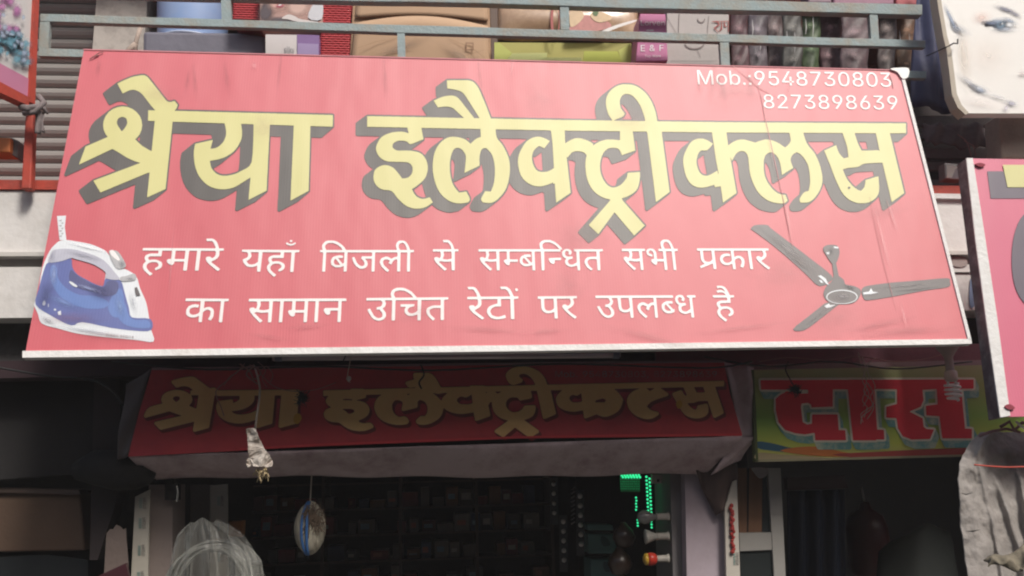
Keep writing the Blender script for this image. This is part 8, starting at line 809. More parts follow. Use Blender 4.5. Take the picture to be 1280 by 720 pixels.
# dark torn cloth hanging below right
grid('dark_cloth', [P(870, 588, 3.98), P(922, 580, 4.0), P(918, 632, 4.02), P(896, 644, 4.02)], 12, 14, mat('dark_brown_cloth', (.085, .055, .05), .9, .3, 7, .5, 20), None,
     lambda u, v: Vector((.02*math.sin(math.pi*v)*(u-.3), .02*math.sin(7*u+3*v), .012*math.sin(math.pi*u))), thick=.005, label='dark brown cloth corner hanging in front of the mauve pillar', cat='cloth')
bb = thing('dark_cloth_bundle', P(150, 610, 3.95), 'nearly black cloth bundle under the left end of the old banner', 'cloth')
b = MB(); b.tube([P(98, 588, 3.99), P(120, 584, 3.96), P(150, 588, 3.93), P(176, 592, 3.93), P(188, 598, 3.96)], lambda t: .02+.065*math.sin(math.pi*min(1, .12+.8*t)), 14)
b.build('bundle', mat('black_cloth', (.012, .011, .011), .9, .3, 7, .5, 20), bb, smooth=True)
# tube light
tl = thing('tube_light', P(555, 447, 3.72), 'white tube light batten just under the big red sign', 'lamp')
b = MB(); a, c = P(352, 447.5, 3.72), P(768, 444.5, 3.72); b.tube([a, c], .011, 12); b.build('tube', mat('unlit_tube', (.58, .50, .50), .35, .06, 5), tl, smooth=True)
b = MB(); b.hexa([P(340, 445, 3.74), P(776, 441, 3.74), P(776, 446, 3.74), P(340, 450, 3.74)], [P(340, 445, 3.74)+Vector((0, .04, 0)), P(776, 441, 3.74)+Vector((0, .04, 0)), P(776, 446, 3.74)+Vector((0, .04, 0)), P(340, 450, 3.74)+Vector((0, .04, 0))]); b.build('batten', mat('dull_white_batten', (.42, .36, .37), .6), tl)
for x0, x1, y in ((766, 774, 444.4), (344, 353, 447.6)):
    b = MB(); b.tube([P(x0, y, 3.72), P(x1, y, 3.72)], .014, 12); b.build('end_cap', mat('slate_blue_cap', (.16, .17, .22), .5), tl, smooth=True)

# ------------------------------------------------------------------ das sign
DS = Plane(P(1090, 516, 3.84), (0, -1, 0))
dsn = thing('green_sign', P(1090, 574, 3.84), 'green sign with blocky red Hindi lettering over the right shop', 'sign')
def grad_mat():
    m = mat('green_yellow_print', (.20, .27, .06), .5, .05, 3, coat=.3)
    nt = m.node_tree; N = nt.nodes; L = nt.links; b = N['Principled BSDF']
    tc = N.new('ShaderNodeTexCoord'); sp = N.new('ShaderNodeSeparateXYZ'); L.new(tc.outputs['Object'], sp.inputs[0])
    ad = N.new('ShaderNodeMath'); ad.operation = 'MULTIPLY_ADD'; L.new(sp.outputs['Z'], ad.inputs[0]); ad.inputs[1].default_value = 2.2; ad.inputs[2].default_value = .05
    r = N.new('ShaderNodeValToRGB'); e = r.color_ramp.elements
    e[0].position = 0; e[0].color = (.62, .52, .24, 1); e[1].position = 1; e[1].color = (.42, .42, .22, 1)
    q = e.new(.2); q.color = (.56, .62, .10, 1); q = e.new(.45); q.color = (.28, .50, .09, 1); q = e.new(.75); q.color = (.36, .42, .13, 1)
    L.new(ad.outputs[0], r.inputs[0]); L.new(r.outputs[0], b.inputs['Base Color']); return m
slab('panel', [(940, 462.5), (1290, 455), (1290, 568), (946, 576.5)], DS, .035, grad_mat(), dsn)
slab('frame_strip', [(945, 574.5), (1290, 566), (1290, 568.5), (946, 577.5)], DS, .04, mat('olive_frame', (.30, .27, .16), .6), dsn, off=.004)
slab('frame_strip', [(939, 462), (942.5, 462), (948, 577), (945, 577)], DS, .04, mat('dark_green_frame', (.10, .13, .05), .6), dsn, off=.004)
def dp_(n, c, col, o): return print_shape(n, c, DS, o, mat(n+'_ds_ink', col, .5, .08, 12), dsn)
dp_('blue_swoosh', [smooth2([(947, 552), (965, 554), (985, 559), (1000, 562), (985, 565), (962, 563), (947, 560)])], (.05, .14, .20), .002)
dp_('orange_swoosh', [smooth2([(975, 563), (1010, 558), (1035, 561), (1060, 566), (1100, 569), (1060, 571), (1010, 569)])], (.62, .20, .05), .0025)
dp_('red_swoosh', [smooth2([(1040, 568), (1090, 565), (1150, 562), (1205, 560), (1290, 556), (1290, 564), (1180, 569), (1090, 573)])], (.38, .06, .05), .003)
dp_('cream_swoosh', [smooth2([(947, 566), (975, 568), (1040, 573), (1000, 575), (948, 575)])], (.44, .36, .20), .0022)
print_shape('lettering_shade', dec(TRACE['das_shadow'], 10), DS, .0035, mat('teal_shade_ink', (.16, .36, .33), .5, .3, 8, dirt=(.66, .68, .46), dirt_amt=.9, dscale=11), dsn)
print_shape('lettering_outline', dec(TRACE['das_outline'], 10), DS, .005, mat('cream_outline_ink', (.80, .76, .60), .5), dsn)
print_shape('lettering', dec(TRACE['das'], 10), DS, .0065, mat('red_letter_ink', (.74, .035, .055), .5, .06, 8), dsn)
# CFL bulb
cf = thing('spiral_bulb', P(1190, 502, 3.70), 'white spiral energy saving bulb hanging in front of the green sign', 'bulb')
ax = P(1190, 480, 3.70)
zz = lambda y: P(1190, y, 3.70).z
b = MB(); b.lathe((ax.x, ax.y, 0), [(.045, zz(431)), (.05, zz(434)), (.030, zz(441)), (.018, zz(447)), (.017, zz(462)), (.020, zz(463)), (.020, zz(466))], 20); b.build('holder', mat('dusty_holder', (.40, .34, .31), .7, .15, 12), cf, smooth=True)
b = MB(); b.lathe((ax.x, ax.y, 0), [(.021, zz(463.5)), (.027, zz(465)), (.028, zz(474)), (.022, zz(477))], 20); b.build('ballast', mat('cream_plastic', (.62, .54, .46), .5), cf, smooth=True)
pts = []; N_ = 90
for i in range(N_+1):
    t = i/N_; ang = t*2*math.pi*4; rr = .030*(1-.45*max(0, t-.75)/.25)
    pts.append((ax.x+rr*math.cos(ang), ax.y+rr*math.sin(ang), zz(479.5)+(zz(500.5)-zz(479.5))*t))
b = MB(); b.tube(pts, .0062, 8); b.build('glass_spiral', mat('white_glass', (.92, .90, .87), .25, .03, 8), cf, smooth=True)
for dx in (-.018, .018):
    b = MB(); b.tube([(ax.x+dx, ax.y, zz(476)), (ax.x+dx, ax.y, zz(482))], .0055, 8); b.build('tube_end', MATS['white_glass'], cf, smooth=True)

# ------------------------------------------------------------------ hanging things and wires
hp = thing('cord_packet', P(325, 600, 3.66), 'torn white packet hanging on a pale cord in front of the old banner', 'packet')
HY = 3.66
b = MB(); b.tube([P(318, 458, HY+.1), P(322, 470, HY+.03), P(325, 485, HY), P(324, 500, HY), P(321, 520, HY), P(319, 538, HY)], .0042, 8); b.build('cord', M_cord, hp, smooth=True)
pk_out = [(309.5, 537), (314, 535.5), (321, 536.5), (325, 548), (331, 560), (338, 570), (341.5, 580), (338, 585), (331, 583), (322, 584), (315, 582), (309, 585), (308.5, 579), (312, 572), (311, 553)]
v, f = fill2d([smooth2(pk_out, 2)])
vs = [P(x, y, HY)+Vector((0, -.02*math.sin(x*.9)*math.cos(y*.35)-.018, 0)) for x, y in v]; nb = len(vs)
vs2 = [P(x, y, HY)+Vector((0, .02, 0)) for x, y in v]
b = MB(); b.add(vs, f); o = b.build('wrapper', mat('dirty_white_wrapper', (.52, .47, .42), .6, .25, 14, .6, 30, dirt=(.25, .18, .14), dirt_amt=.8, dscale=16), hp, smooth=False)
md = o.modifiers.new('sub', 'SUBSURF'); md.subdivision_type = 'SIMPLE'; md.levels = md.render_levels = 2
tx = bpy.data.textures.new('crumple', 'CLOUDS'); tx.noise_scale = .03
md = o.modifiers.new('crumple', 'DISPLACE'); md.texture = tx; md.strength = .03; md.direction = 'Y'; md.texture_coords = 'LOCAL'
md = o.modifiers.new('t', 'SOLIDIFY'); md.thickness = .004
b = MB(); random.seed(5)
for k in range(34):
    p = P(random.uniform(319, 334), random.uniform(584, 597), HY); d = Vector((random.uniform(-.02, .02), random.uniform(-.02, .02), random.uniform(-.03, .01)))
    b.tube([p, p+d*.5+Vector((0, 0, .006)), p+d], .0028, 5)
b.build('tuft', mat('yellow_tuft', (.48, .38, .22), .9, .3, 30), hp, smooth=True)
def wire(pts, r, label, m=M_wire, Y=3.74, sub=None):
    b = MB(); q = [P(x, y, Y+(z if len(t) > 2 else 0)) for t in pts for x, y, z in [(*t, 0) if len(t) == 2 else t]]
    # catmull smoothing
    out = []
    for i in range(len(q)-1):
        p0, p1, p2, p3 = q[max(i-1, 0)], q[i], q[i+1], q[min(i+2, len(q)-1)]
        for j in range(5):
            t = j/5; out.append(.5*((2*p1)+(p2-p0)*t+(2*p0-5*p1+4*p2-p3)*t*t+(3*p1-p0-3*p2+p3)*t**3))
    out.append(q[-1]); b.tube(out, r, 6)
    return b.build('wire', m, None, smooth=True, label=label, cat='wire')
wire([(318, 456), (300, 462), (285, 475), (271, 487), (271, 497), (276, 508), (280, 520)], .0022, 'thin pink wire looping down left of the hanging packet cord')
wire([(318, 458), (330, 472), (345, 484), (368, 489), (395, 487), (420, 478)], .0018, 'thin pink wire sagging right of the hanging packet cord')
wire([(300, 455), (312, 464), (318, 474), (326, 466), (318, 459), (308, 468), (322, 480)], .0035, 'knotted tangle of reddish wire above the hanging packet')
wire([(432, 445), (428, 452), (421, 456)], .0025, 'short dark wire stub under the tube light', M_dark, 3.70)
wire([(440, 441), (437, 455), (434, 474), (438, 478)], .0016, 'very thin hanging thread under the tube light', M_cord, 3.70)
wire([(1073, 440), (1076, 455), (1083, 476), (1080, 490), (1090, 502), (1088, 512), (1078, 520), (1076, 530)], .0018, 'frayed pale thread hanging over the green sign', M_cord, 3.78)
wire([(1084, 478), (1091, 490), (1092, 505), (1084, 512), (1080, 522)], .0016, 'second frayed pale thread on the green sign', M_cord, 3.78)
wire([(950, 452), (985, 447), (1030, 450), (1075, 446), (1120, 452), (1160, 448), (1185, 440)], .0022, 'thin pink wire running along the maroon beam', M_wire, 3.86)
wire([(985, 452), (982, 462), (988, 475), (993, 484)], .003, 'short dark wire holding the burnt bulb on the green sign', M_dark, 3.79)
wire([(1218, 581), (1240, 583), (1262, 584), (1290, 583)], .0035, 'red cord tied across the grey tarpaulin', M_red_paint, 3.42)
for px, py, Y, r, lb in ((378, 497, 3.70, .036, 'sooty black tangle of thread in front of the old banner'), (994, 487, 3.76, .036, 'sooty black tangle of thread on the green sign')):
    b = MB(); c = P(px, py, Y); rn = random.Random(px)
    for k in range(70):
        d = Vector((rn.gauss(0, 1), rn.gauss(0, .5), rn.gauss(0, 1))).normalized(); e = Vector((rn.gauss(0, 1), rn.gauss(0, .5), rn.gauss(0, 1)))*.006
        L_ = r*rn.uniform(.3, 1.0 if k % 6 else 1.5)
        b.tube([c+e, c+d*L_*.5+e*1.5, c+d*L_+e*.5], .0026, 5, r2=.001)
    b.build('thread_tangle', M_black, None, label=lb, cat='tangle')
for k, q in enumerate([[(306, 454), (296, 466), (288, 470), (280, 482)], [(312, 456), (326, 462), (333, 458), (341, 468), (338, 478)], [(322, 452), (332, 462), (328, 474), (334, 484)]]):
    wire(q, .0016, ['thin strand hanging left of the reddish wire knot', 'short strand curling right of the reddish wire knot', 'short strand dropping from the reddish wire knot'][k])
for k, q in enumerate([[(1078, 446), (1082, 462), (1078, 476), (1086, 492), (1079, 508)], [(1088, 470), (1094, 484), (1088, 496), (1092, 510), (1084, 524)], [(1084, 486), (1078, 500), (1084, 510), (1076, 518), (1079, 528)], [(1095, 448), (1084, 456), (1087, 474)]]):
    wire(q, .0014, ['thin frayed strand on the green sign, leftmost', 'thin frayed strand on the green sign, rightmost', 'thin frayed strand on the green sign, lowest', 'thin slanting strand above the frayed pale thread'][k], M_cord, 3.76)
wire([(140, 452), (260, 462), (400, 458), (540, 463), (700, 455), (880, 460), (940, 452)], .0045, 'long black cable sagging along the top of the old banner', M_black, 3.83-.06)
wire([(-10, 458), (60, 470), (118, 476), (150, 500), (160, 540), (158, 600)], .005, 'black cable running down the dark pier at left', M_black, 3.9)
wire([(880, 446), (960, 458), (1040, 452), (1120, 461), (1215, 452)], .004, 'black cable sagging over the top of the green sign', M_black, 3.78)
# white thread spots on old banner
b = MB(); b.lathe(P(436, 473, 3.76), [(.003, .01), (.009, .006), (.010, -.004), (.004, -.012)], 10); b.build('paper_scrap', mat('white_scrap', (.6, .55, .52), .8), None, label='tiny white paper scrap caught on the old banner', cat='scrap')
wr = wire([(526, 456), (530, 468), (524, 478), (527, 486)], .004, 'dark frayed wire over the old banner lettering', M_dark, 3.75)

# ------------------------------------------------------------------ left lower area
bx = thing('brown_carton', P(50, 690, 4.0), 'dim brown carton in the dark left shop', 'carton')
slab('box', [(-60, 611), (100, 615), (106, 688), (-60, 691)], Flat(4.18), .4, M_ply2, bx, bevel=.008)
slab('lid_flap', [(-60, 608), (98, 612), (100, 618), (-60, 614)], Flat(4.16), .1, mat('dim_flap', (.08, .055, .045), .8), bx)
slab('counter_edge', [(-60, 700), (60, 693), (110, 700), (110, 760), (-60, 760)], Flat(4.2), .6, mat('dark_teal_counter', (.014, .018, .02), .6, .3, 5), None, label='dark counter below the brown carton at lower left', cat='counter')
slab('torn_sheet', [(133, 667), (138, 661), (141, 662), (145, 656), (150, 658), (154, 662), (157, 660), (158, 676), (160, 700), (162, 760), (128, 760), (131, 700)], Flat(3.98), .006, mat('pinkish_sheet', (.15, .115, .10), .85, .14, 7, .4, 24), None, label='torn pinkish sheet hanging left of the lettered white strip', cat='sheet')
def strip(px, plane, label, words, x_of, size, m_=None):
    t = thing('lettered_strip', plane.at(px[3][0], px[3][1]), label, 'strip')
    slab('board', px, plane, .015, mat('dusty_white_strip', (.42, .39, .33), .7, .1, 8, dirt=(.32, .28, .24), dirt_amt=.4), t)
    for y in words:
        x = x_of(y)
        # text reads upward, rotated by a quarter turn
        v, f = text_mesh('PRESTO', .02)
        link_mesh('lettering', [plane.at(x+size*.40*(h-.5), y+size*1.6*u, .003) if False else plane.at(x+size*.42*(1-h), y+size*1.55*u, .003) for u, h in v], f, mat('black_ink', (.04, .04, .045), .6), t)
        print_shape('lettering', [[(x-size*.55, y+size*(.12+.24*k)), (x-size*.12, y+size*(.12+.24*k)), (x-size*.12, y+size*(.24+.24*k)), (x-size*.55, y+size*(.24+.24*k))] for k in range(6)], plane, .003, mat('teal_ink', (.20, .30, .27), .6), t)
    return t
strip([(169, 621), (187, 612), (183, 800), (160, 800)], Flat(4.02), 'white strip with repeated black words left of the brown grey pier', [622, 647, 681, 714], lambda y: 179-(y-620)*.03, 9)
strip([(263, 607), (284, 605), (286, 800), (262, 800)], Flat(4.32), 'second white lettered strip deeper inside the main shop', [620, 652, 690], lambda y: 276, 8)
b = MB(); b.tube([P(221, 607, 3.98), P(222.5, 616, 3.98), P(221, 627, 3.98)], .0035, 6); b.build('hook', mat('bright_steel', (.7, .68, .62), .25, .05, 5, metal=.8), None, label='short bright steel hook under the banner cloth', cat='hook')
slab('dark_switch_box', [(206, 604), (222, 604), (222, 625), (206, 625)], Flat(4.02), .05, M_dark, None, label='small dark box at top of the brown grey pier', cat='box')
slab('framed_picture', [(118, 722), (157, 704), (166, 740), (118, 760)], Flat(3.9), .02, mat('dark_red_frame', (.05, .015, .02), .4), None, label='corner of a dark red frame at the bottom left', cat='frame')
# coil of cable in clear plastic
cc = thing('cable_coil', P(262, 760, 3.95), 'large pale cable coil wrapped in clear plastic at the shop entrance', 'coil')
c0 = P(263, 730, 4.0); axis = Vector((.1, -1, .25)).normalized(); a_ = axis.cross(Vector((0, 0, 1))).normalized(); b_ = axis.cross(a_)
M_cable = mat('pale_cable', (.17, .17, .15), .5, .2, 20)
for k in range(12):
    R0 = .172-.013*(k % 4)+random.uniform(-.010, .010); off = axis*(.02*(k//4)-.03+random.uniform(-.004, .004))
    pts = [c0+off+axis*(.012*math.sin(2*math.pi*i/40*2+k))+(a_*math.cos(2*math.pi*i/40)+b_*math.sin(2*math.pi*i/40))*(R0+.006*math.sin(2*math.pi*i/40*3+k*1.7)) for i in range(41)]
    b = MB(); b.tube(pts, .006, 7, caps=False); b.build('cable_turn', M_cable, cc, smooth=True)
M_film = mat('clear_film', (.46, .46, .42), .18, .4, 5, .7, 30, spec=1.0)
nt = M_film.node_tree; lw = nt.nodes.new('ShaderNodeLayerWeight'); lw.inputs['Blend'].default_value = .35
rm = nt.nodes.new('ShaderNodeMapRange'); rm.inputs['From Max'].default_value = .9; rm.inputs['To Min'].default_value = .10; rm.inputs['To Max'].default_value = .75
nt.links.new(lw.outputs['Facing'], rm.inputs['Value']); nt.links.new(rm.outputs[0], nt.nodes['Principled BSDF'].inputs['Alpha'])
def drape(name, rows, Y0, seed, nf, depth):
    """rows: (y, left x, right x); loose film gathered at the top, folds fanning out below"""
    rn = random.Random(seed); fx = [(rn.uniform(0, 1), rn.uniform(.012, .04), rn.uniform(.4, 1), rn.uniform(-.12, .12)) for _ in range(nf)]
    vs = []; fs = []; nu, nv = 110, 40
    for j in range(nv+1):
        v = j/nv; t = v*(len(rows)-1); i = min(int(t), len(rows)-2); q = t-i
        y, l, r = [rows[i][k]*(1-q)+rows[i+1][k]*q for k in range(3)]
        for i in range(nu+1):
            u = i/nu; d = 0
            for c, w, a, sl in fx: d += a*math.exp(-abs(u-c-sl*(v-.5))/w)*.5
            d = d*depth*(.3+.7*v)+depth*2.0*math.sin(math.pi*u)**.7*v
            vs.append(P(l+(r-l)*u+1.2*math.sin(17*v+seed)*(u-.5), y+3*math.sin(9*u+seed)*(1-v), Y0-d))
    for j in range(nv):
        for i in range(nu): a = j*(nu+1)+i; fs.append((a, a+1, a+nu+2, a+nu+1))
    return link_mesh(name, vs, fs, M_film, cc, smooth=True)
drape('plastic_wrap', [(650, 240, 272), (657, 230, 288), (668, 222, 303), (684, 216, 316), (704, 213, 322), (760, 208, 330)], 3.93, 1, 26, .035)
drape('plastic_wrap', [(672, 286, 298), (686, 282, 318), (702, 284, 328), (750, 280, 336)], 3.90, 5, 14, .03)
slab('orange_box', [(286, 652), (303, 651), (302, 671), (285, 670)], Flat(4.5), .08, mat('orange_card', (.42, .17, .05), .6), None, bevel=.003, label='small orange box behind the plastic wrapped coil', cat='box')
# hanging round packet
rp = thing('wire_bundle', P(388, 692, 4.05), 'hanging cream wire bundle with blue bands inside the main shop', 'bundle')
c = P(387, 660, 4.05); W_ = (P(406, 660, 4.05).x-P(368, 660, 4.05).x)/2; H_ = (P(387, 627, 4.05).z-P(387, 692, 4.05).z)/2
b = MB(); vs = []; fs = []; nu, nv = 32, 16
for j in range(nv+1):
    ph = math.pi*j/nv
    for i in range(nu):
        th = 2*math.pi*i/nu; rr = 1+.07*math.sin(5*th)+.03*math.sin(11*th+3*ph)
        vs.append((c.x+W_*math.sin(ph)*math.cos(th)*rr, c.y+W_*.8*math.sin(ph)*math.sin(th)*rr, c.z+H_*math.cos(ph)*(1+.04*math.cos(3*th))))
for j in range(nv):
    for i in range(nu): fs.append((j*nu+i, j*nu+(i+1) % nu, (j+1)*nu+(i+1) % nu, (j+1)*nu+i))
b.add(vs, fs); b.build('bundle', mat('cream_wire_pack', (.60, .56, .44), .4, .2, 10, .8, 30, stretch=(8, 1, 1), dirt=(.16, .12, .09), dirt_amt=.85, dscale=7), rp, smooth=True)
b = MB(); rn = random.Random(4)
for k in range(40):
    t0 = rn.uniform(-.2, 1.0); q0 = Vector((c.x+W_*t0*.75, c.y-W_*.8, c.z+H_*rn.uniform(.35, 1.0))); b.tube([q0, q0+Vector((rn.uniform(-.03, .03), -.004, rn.uniform(-.05, .01))), q0+Vector((rn.uniform(-.04, .04), 0, rn.uniform(-.09, -.01)))], .0022, 5)
b.build('brown_netting', mat('brown_netting', (.13, .09, .06), .9, .3, 20), rp)
for fx in (-.42, -.08):
    b = MB(); pts = []
    for i in range(25):
        ph = math.pi*(.06+.88*i/24); pts.append((c.x+W_*math.sin(ph)*fx*1.02, c.y-W_*.82*math.sin(ph)*math.sqrt(max(0, 1-fx*fx))-.004, c.z+H_*1.02*math.cos(ph)))
    b.tube(pts, .0065, 6); b.build('blue_band', mat('blue_tape', (.04, .13, .34), .4), rp, smooth=True)
b = MB(); b.tube([(c.x, c.y, c.z+H_), (c.x+.005, c.y, c.z+H_+.14)], .003, 6); b.build('string', M_cord, rp)

# ------------------------------------------------------------------ shop interior
shf = thing('shelf_unit', P(540, 760, 6.2), 'tall dark shelf unit packed with small boxes deep in the main shop', 'shelf')
x0, x1 = P(305, 650, 6.2).x, P(690, 650, 6.2).x; zt0 = P(540, 590, 6.2).z
M_sh = mat('dark_shelf_wood', (.07, .045, .04), .7, .2, 5)
nsh = 7
for k in range(nsh):
    z = zt0-.06-k*.17; b = MB(); b.box(x0, x1, 6.2, 6.55, z-.012, z); b.build('shelf_board', M_sh, shf)
for x in [x0+(x1-x0)*i/4 for i in range(5)]:
    b = MB(); b.box(x-.01, x+.01, 6.195, 6.55, zt0-1.3, zt0+.1); b.build('upright', M_sh, shf)
random.seed(11)
NAMES = ['dark red', 'grey brown', 'navy', 'rusty brown', 'charcoal', 'dull beige', 'deep maroon']; ORD = ['first', 'second', 'third', 'fourth', 'fifth', 'sixth', 'seventh', 'eighth', 'ninth', 'tenth', 'eleventh', 'twelfth', 'thirteenth', 'fourteenth', 'fifteenth', 'sixteenth', 'seventeenth', 'eighteenth', 'nineteenth', 'twentieth', 'twenty first', 'twenty second', 'twenty third', 'twenty fourth', 'twenty fifth']
cols = [(.16, .025, .025), (.12, .10, .09), (.035, .05, .10), (.16, .07, .03), (.07, .07, .07), (.15, .13, .11), (.10, .03, .03)]
k = 0
for r_i in range(6):
    z = zt0-.06-(r_i+1)*.17; x = x0+.03; k = 0
    while x < x1-.1:
        w = random.uniform(.05, .12); h = random.uniform(.05, .13)
        ci = random.randrange(len(cols))
        if random.random() < .85:
            b = MB(); b.box(x, x+w, 6.22+random.uniform(0, .05), 6.45, z+.001, z+h)
            b.build('small_box', mat('goods_%d' % ci, cols[ci], .5, .3, 20), None, label='%s stock box, %s from left on the %s shelf from top' % (NAMES[ci], ORD[k], ORD[r_i]), cat='box', group='stock boxes on the dark shelves')
            k += 1
            if random.random() < .55:
                bo = [o for o in (COL.objects[-1],)][0]; yf = min(v.co.y for v in bo.data.vertices)+bo.location.y
                b = MB(); b.box(x+w*.15, x+w*random.uniform(.5, .85), yf-.002, yf-.0005, z+h*.35, z+h*random.uniform(.55, .8)); b.build('label', mat('box_label_%d' % (k % 3), [(.34, .31, .27), (.30, .10, .07), (.14, .22, .28)][k % 3], .5, .3, 60), bo)
        x += w+random.uniform(.004, .03)
# blister strips with white dots
for (px, py0, n, Y, r) in [(692, 605, 4, 4.9, .012), (704, 652, 5, 4.8, .013), (725, 620, 6, 4.7, .014)]:
    t = thing('bulb_strip', P(px, py0+n*13, Y), {692: 'short strip of small white bulbs, leftmost in the shop', 704: 'dim strip of white bulbs hanging lowest in the shop', 725: 'brightest strip of white bulbs left of the green lights'}[px], 'strip', 'strips of small white bulbs')
    slab('card', [(px-5, py0-8), (px+5, py0-8), (px+6, py0+n*12+3), (px-4, py0+n*12+3)], Flat(Y+.012), .003, mat('grey_card', (.06, .06, .065), .5), t)
    for i in range(n):
        c = P(px+i*.3, py0+i*12, Y); b = MB(); b.lathe(c, [(.002, -r), (r*.75, -r*.7), (r, 0), (r*.75, r*.7), (.002, r)], 12, axis=Vector((0, 0, 1))); b.build('bulb', mat('dim_white_bulb', (.62, .58, .55), .3), t, smooth=True)
for k in range(9):
    c = P(714, 612+k*5.4, 4.78); b = MB(); b.tube([c, c+Vector((.02, 0, .012))], .004, 6)
    b.build('hanging_sachet', mat('silver_sachet', (.32, .30, .30), .3, .2, 20, metal=.4), None, label='%s silver sachet from the top in the column left of the brightest bulb strip' % ORD[k], cat='sachet', group='silver sachets in a column')
# green lights
def led_string(name, pts, Y, label, strength=.45, r=.0058):
    t = thing('light_string', P(pts[0][0], pts[-1][1], Y), label, 'lights', 'strings of green lights')
    b = MB()
    cord = [P(x, y, Y+.01) for x, y in pts]
    if len(cord) > 1: b.tube(cord, .0015, 5); b.build('cord', mat('green_cord', (.02, .10, .05), .5), t)
    me = None
    for (x, y) in pts:
        c = P(x, y, Y)
        if me is None:
            b = MB(); b.lathe(c, [(.0005, -r), (r*.8, -r*.6), (r, 0), (r*.8, r*.6), (.0005, r)], 8); o = b.build('light', mat('green_led', (.05, 1, .42), .3, .02, 5, emit=strength), t, smooth=True); me = o; c_first = c
        else:
            o = me.copy(); COL.objects.link(o); o.parent = t; o.location = me.location+(c-c_first)
    return t
LY = 4.35
led_string('a', [(777+ (k % 7)*3.6+(1.5 if (k//7) % 2 else 0), 594+(k//7)*2.6) for k in range(14)], LY, 'tight bunch of green lights at the top of the shop opening')
led_string('b', [(795+(k % 2)*.5, 622+k*3.8) for k in range(5)], LY, 'five green lights in a short column under the green curtain', r=.005)
led_string('c', [(808+(3.8 if k % 2 else 0)+k*.12, 596+k*2.35) for k in range(21)], LY, 'brightest zigzag column of green lights beside the white socket')
led_string('d', [(814+k*.2, 648+k*3.8) for k in range(4)], LY, 'short green light column below the zigzag column', r=.005)
led_string('e', [(797+k*.1, 650+k*3.6) for k in range(3)], LY, 'three lowest green lights left of the white cone lamp', r=.005)
gcn = thing('green_light_curtain', P(788, 612, 4.4), 'glowing green mesh of fine lights at the top of the shop opening', 'lights')
b = MB()
for k in range(60):
    x, y = 776+(k % 10)*2.5+random.uniform(-.5, .5), 596+(k//10)*3; c = P(x, y, 4.39); b.lathe(c, [(.0005, -.0022), (.0022, 0), (.0005, .0022)], 5)
b.build('fine_light', mat('green_led_dim', (.05, .8, .3), .3, .02, 5, emit=.2), gcn, kind='stuff')
slab('film', [(775, 592), (800, 592), (800, 615), (776, 615)], Flat(4.42), .004, mat('green_film', (.03, .16, .07), .4, .2, 20), gcn)
# socket box
sk = thing('switch_socket', P(823, 604, 4.3), 'white switch socket under the cloth valance beside green lights', 'socket')
slab('box', [(815, 593), (831, 593), (831.5, 604.5), (815, 604.5)], Flat(4.28), .03, mat('cream_socket', (.62, .55, .48), .5), sk, bevel=.002)
slab('slot', [(821.5, 599), (824, 599), (824, 602.5), (821.5, 602.5)], Flat(4.28), .003, M_black, sk, off=.003)
# teal boxes
M_teal = mat('teal_card', (.10, .19, .19), .55, .15, 6)
for x0_, y0_, x1_, y1_, lb in [(735, 667, 772, 692, 'upper teal box inside the shop'), (738, 699, 780, 760, 'lower teal box inside the shop'), (734, 655, 766, 663, 'flat teal box on top of the teal box stack')]:
    t = thing('teal_box', P(x0_, y1_, 4.7), lb, 'box')
    slab('box', [(x0_, y0_), (x1_, y0_+1), (x1_+1, y1_), (x0_+1, y1_)], Flat(4.7), .2, M_teal, t, bevel=.004)
    if y1_-y0_ > 10: print_shape('print', [smooth2([(x0_+17, y0_+3), (x0_+24, y0_+6), (x0_+28, y0_+14), (x0_+20, y0_+16), (x0_+16, y0_+10)])], Flat(4.7), .003, mat('dark_teal_ink', (.04, .08, .09), .5), t)
# bulbs on holders on the pier
side = [(640, 651, None), (664, 676, 'cone'), (692, 704, 'red')]
for i, (ya, yb, kind_) in enumerate(side):
    c = P(836, (ya+yb)/2, 4.15); ym = (ya+yb)/2
    t = thing('bulb_holder', c, ['top bulb holder with clear bulb on the inner pier', 'middle bulb holder with white cone bulb on the inner pier', 'lowest bulb holder with red and yellow bulb on the inner pier'][i], 'bulb')
    L_ = c.x-P(822, ym, 4.15).x
    b = MB(); b.lathe(c, [(.022, 0), (.016, .012), (.015, L_), (.018, L_+.004)], 14, axis=Vector((-1, 0, 0))); b.build('holder', mat('cream_holder', (.52, .48, .42), .5), t, smooth=True)
    c2 = c+Vector((-L_-.002, 0, 0))
    if kind_ is None: m_ = mat('clear_bulb_glass', (.25, .24, .22), .1, .1, 5, spec=.9); pf = [(.012, 0), (.014, .015), (.030, .045), (.034, .065), (.02, .09), (.002, .096)]
    elif kind_ == 'cone': m_ = mat('white_cone_bulb', (.45, .43, .38), .4); pf = [(.012, 0), (.016, .012), (.032, .05), (.034, .056), (.002, .06)]
    else: m_ = mat('red_bulb', (.60, .05, .03), .3); pf = [(.014, 0), (.026, .012), (.030, .03), (.028, .045)]
    b = MB(); b.lathe(c2, pf, 18, axis=Vector((-1, 0, 0))); b.build('glass', m_, t, smooth=True)
    if kind_ == 'red':
        b = MB(); b.lathe(c2+Vector((-.0455, 0, 0)), [(.0275, 0), (.026, .012), (.012, .02), (.002, .021)], 18, axis=Vector((-1, 0, 0))); b.build('tip', mat('yellow_bulb_tip', (.62, .38, .05), .3), t, smooth=True)
for i, (px, py, r) in enumerate([(780, 672, .055), (775, 705, .06)]):
    c = P(px, py, 4.3)
    b = MB(); b.lathe(c, [(.002, -r), (r*.7, -r*.7), (r, 0), (r*.8, r*.6), (r*.4, r), (.012, r*1.3)], 20)
    b.build('glass_globe', mat('amber_glass', (.045, .026, .016), .3, .2, 5, spec=.7), None, smooth=True, label=['upper dim amber globe beside the cone bulb', 'lower dim amber globe beside the red bulb'][i], cat='globe')
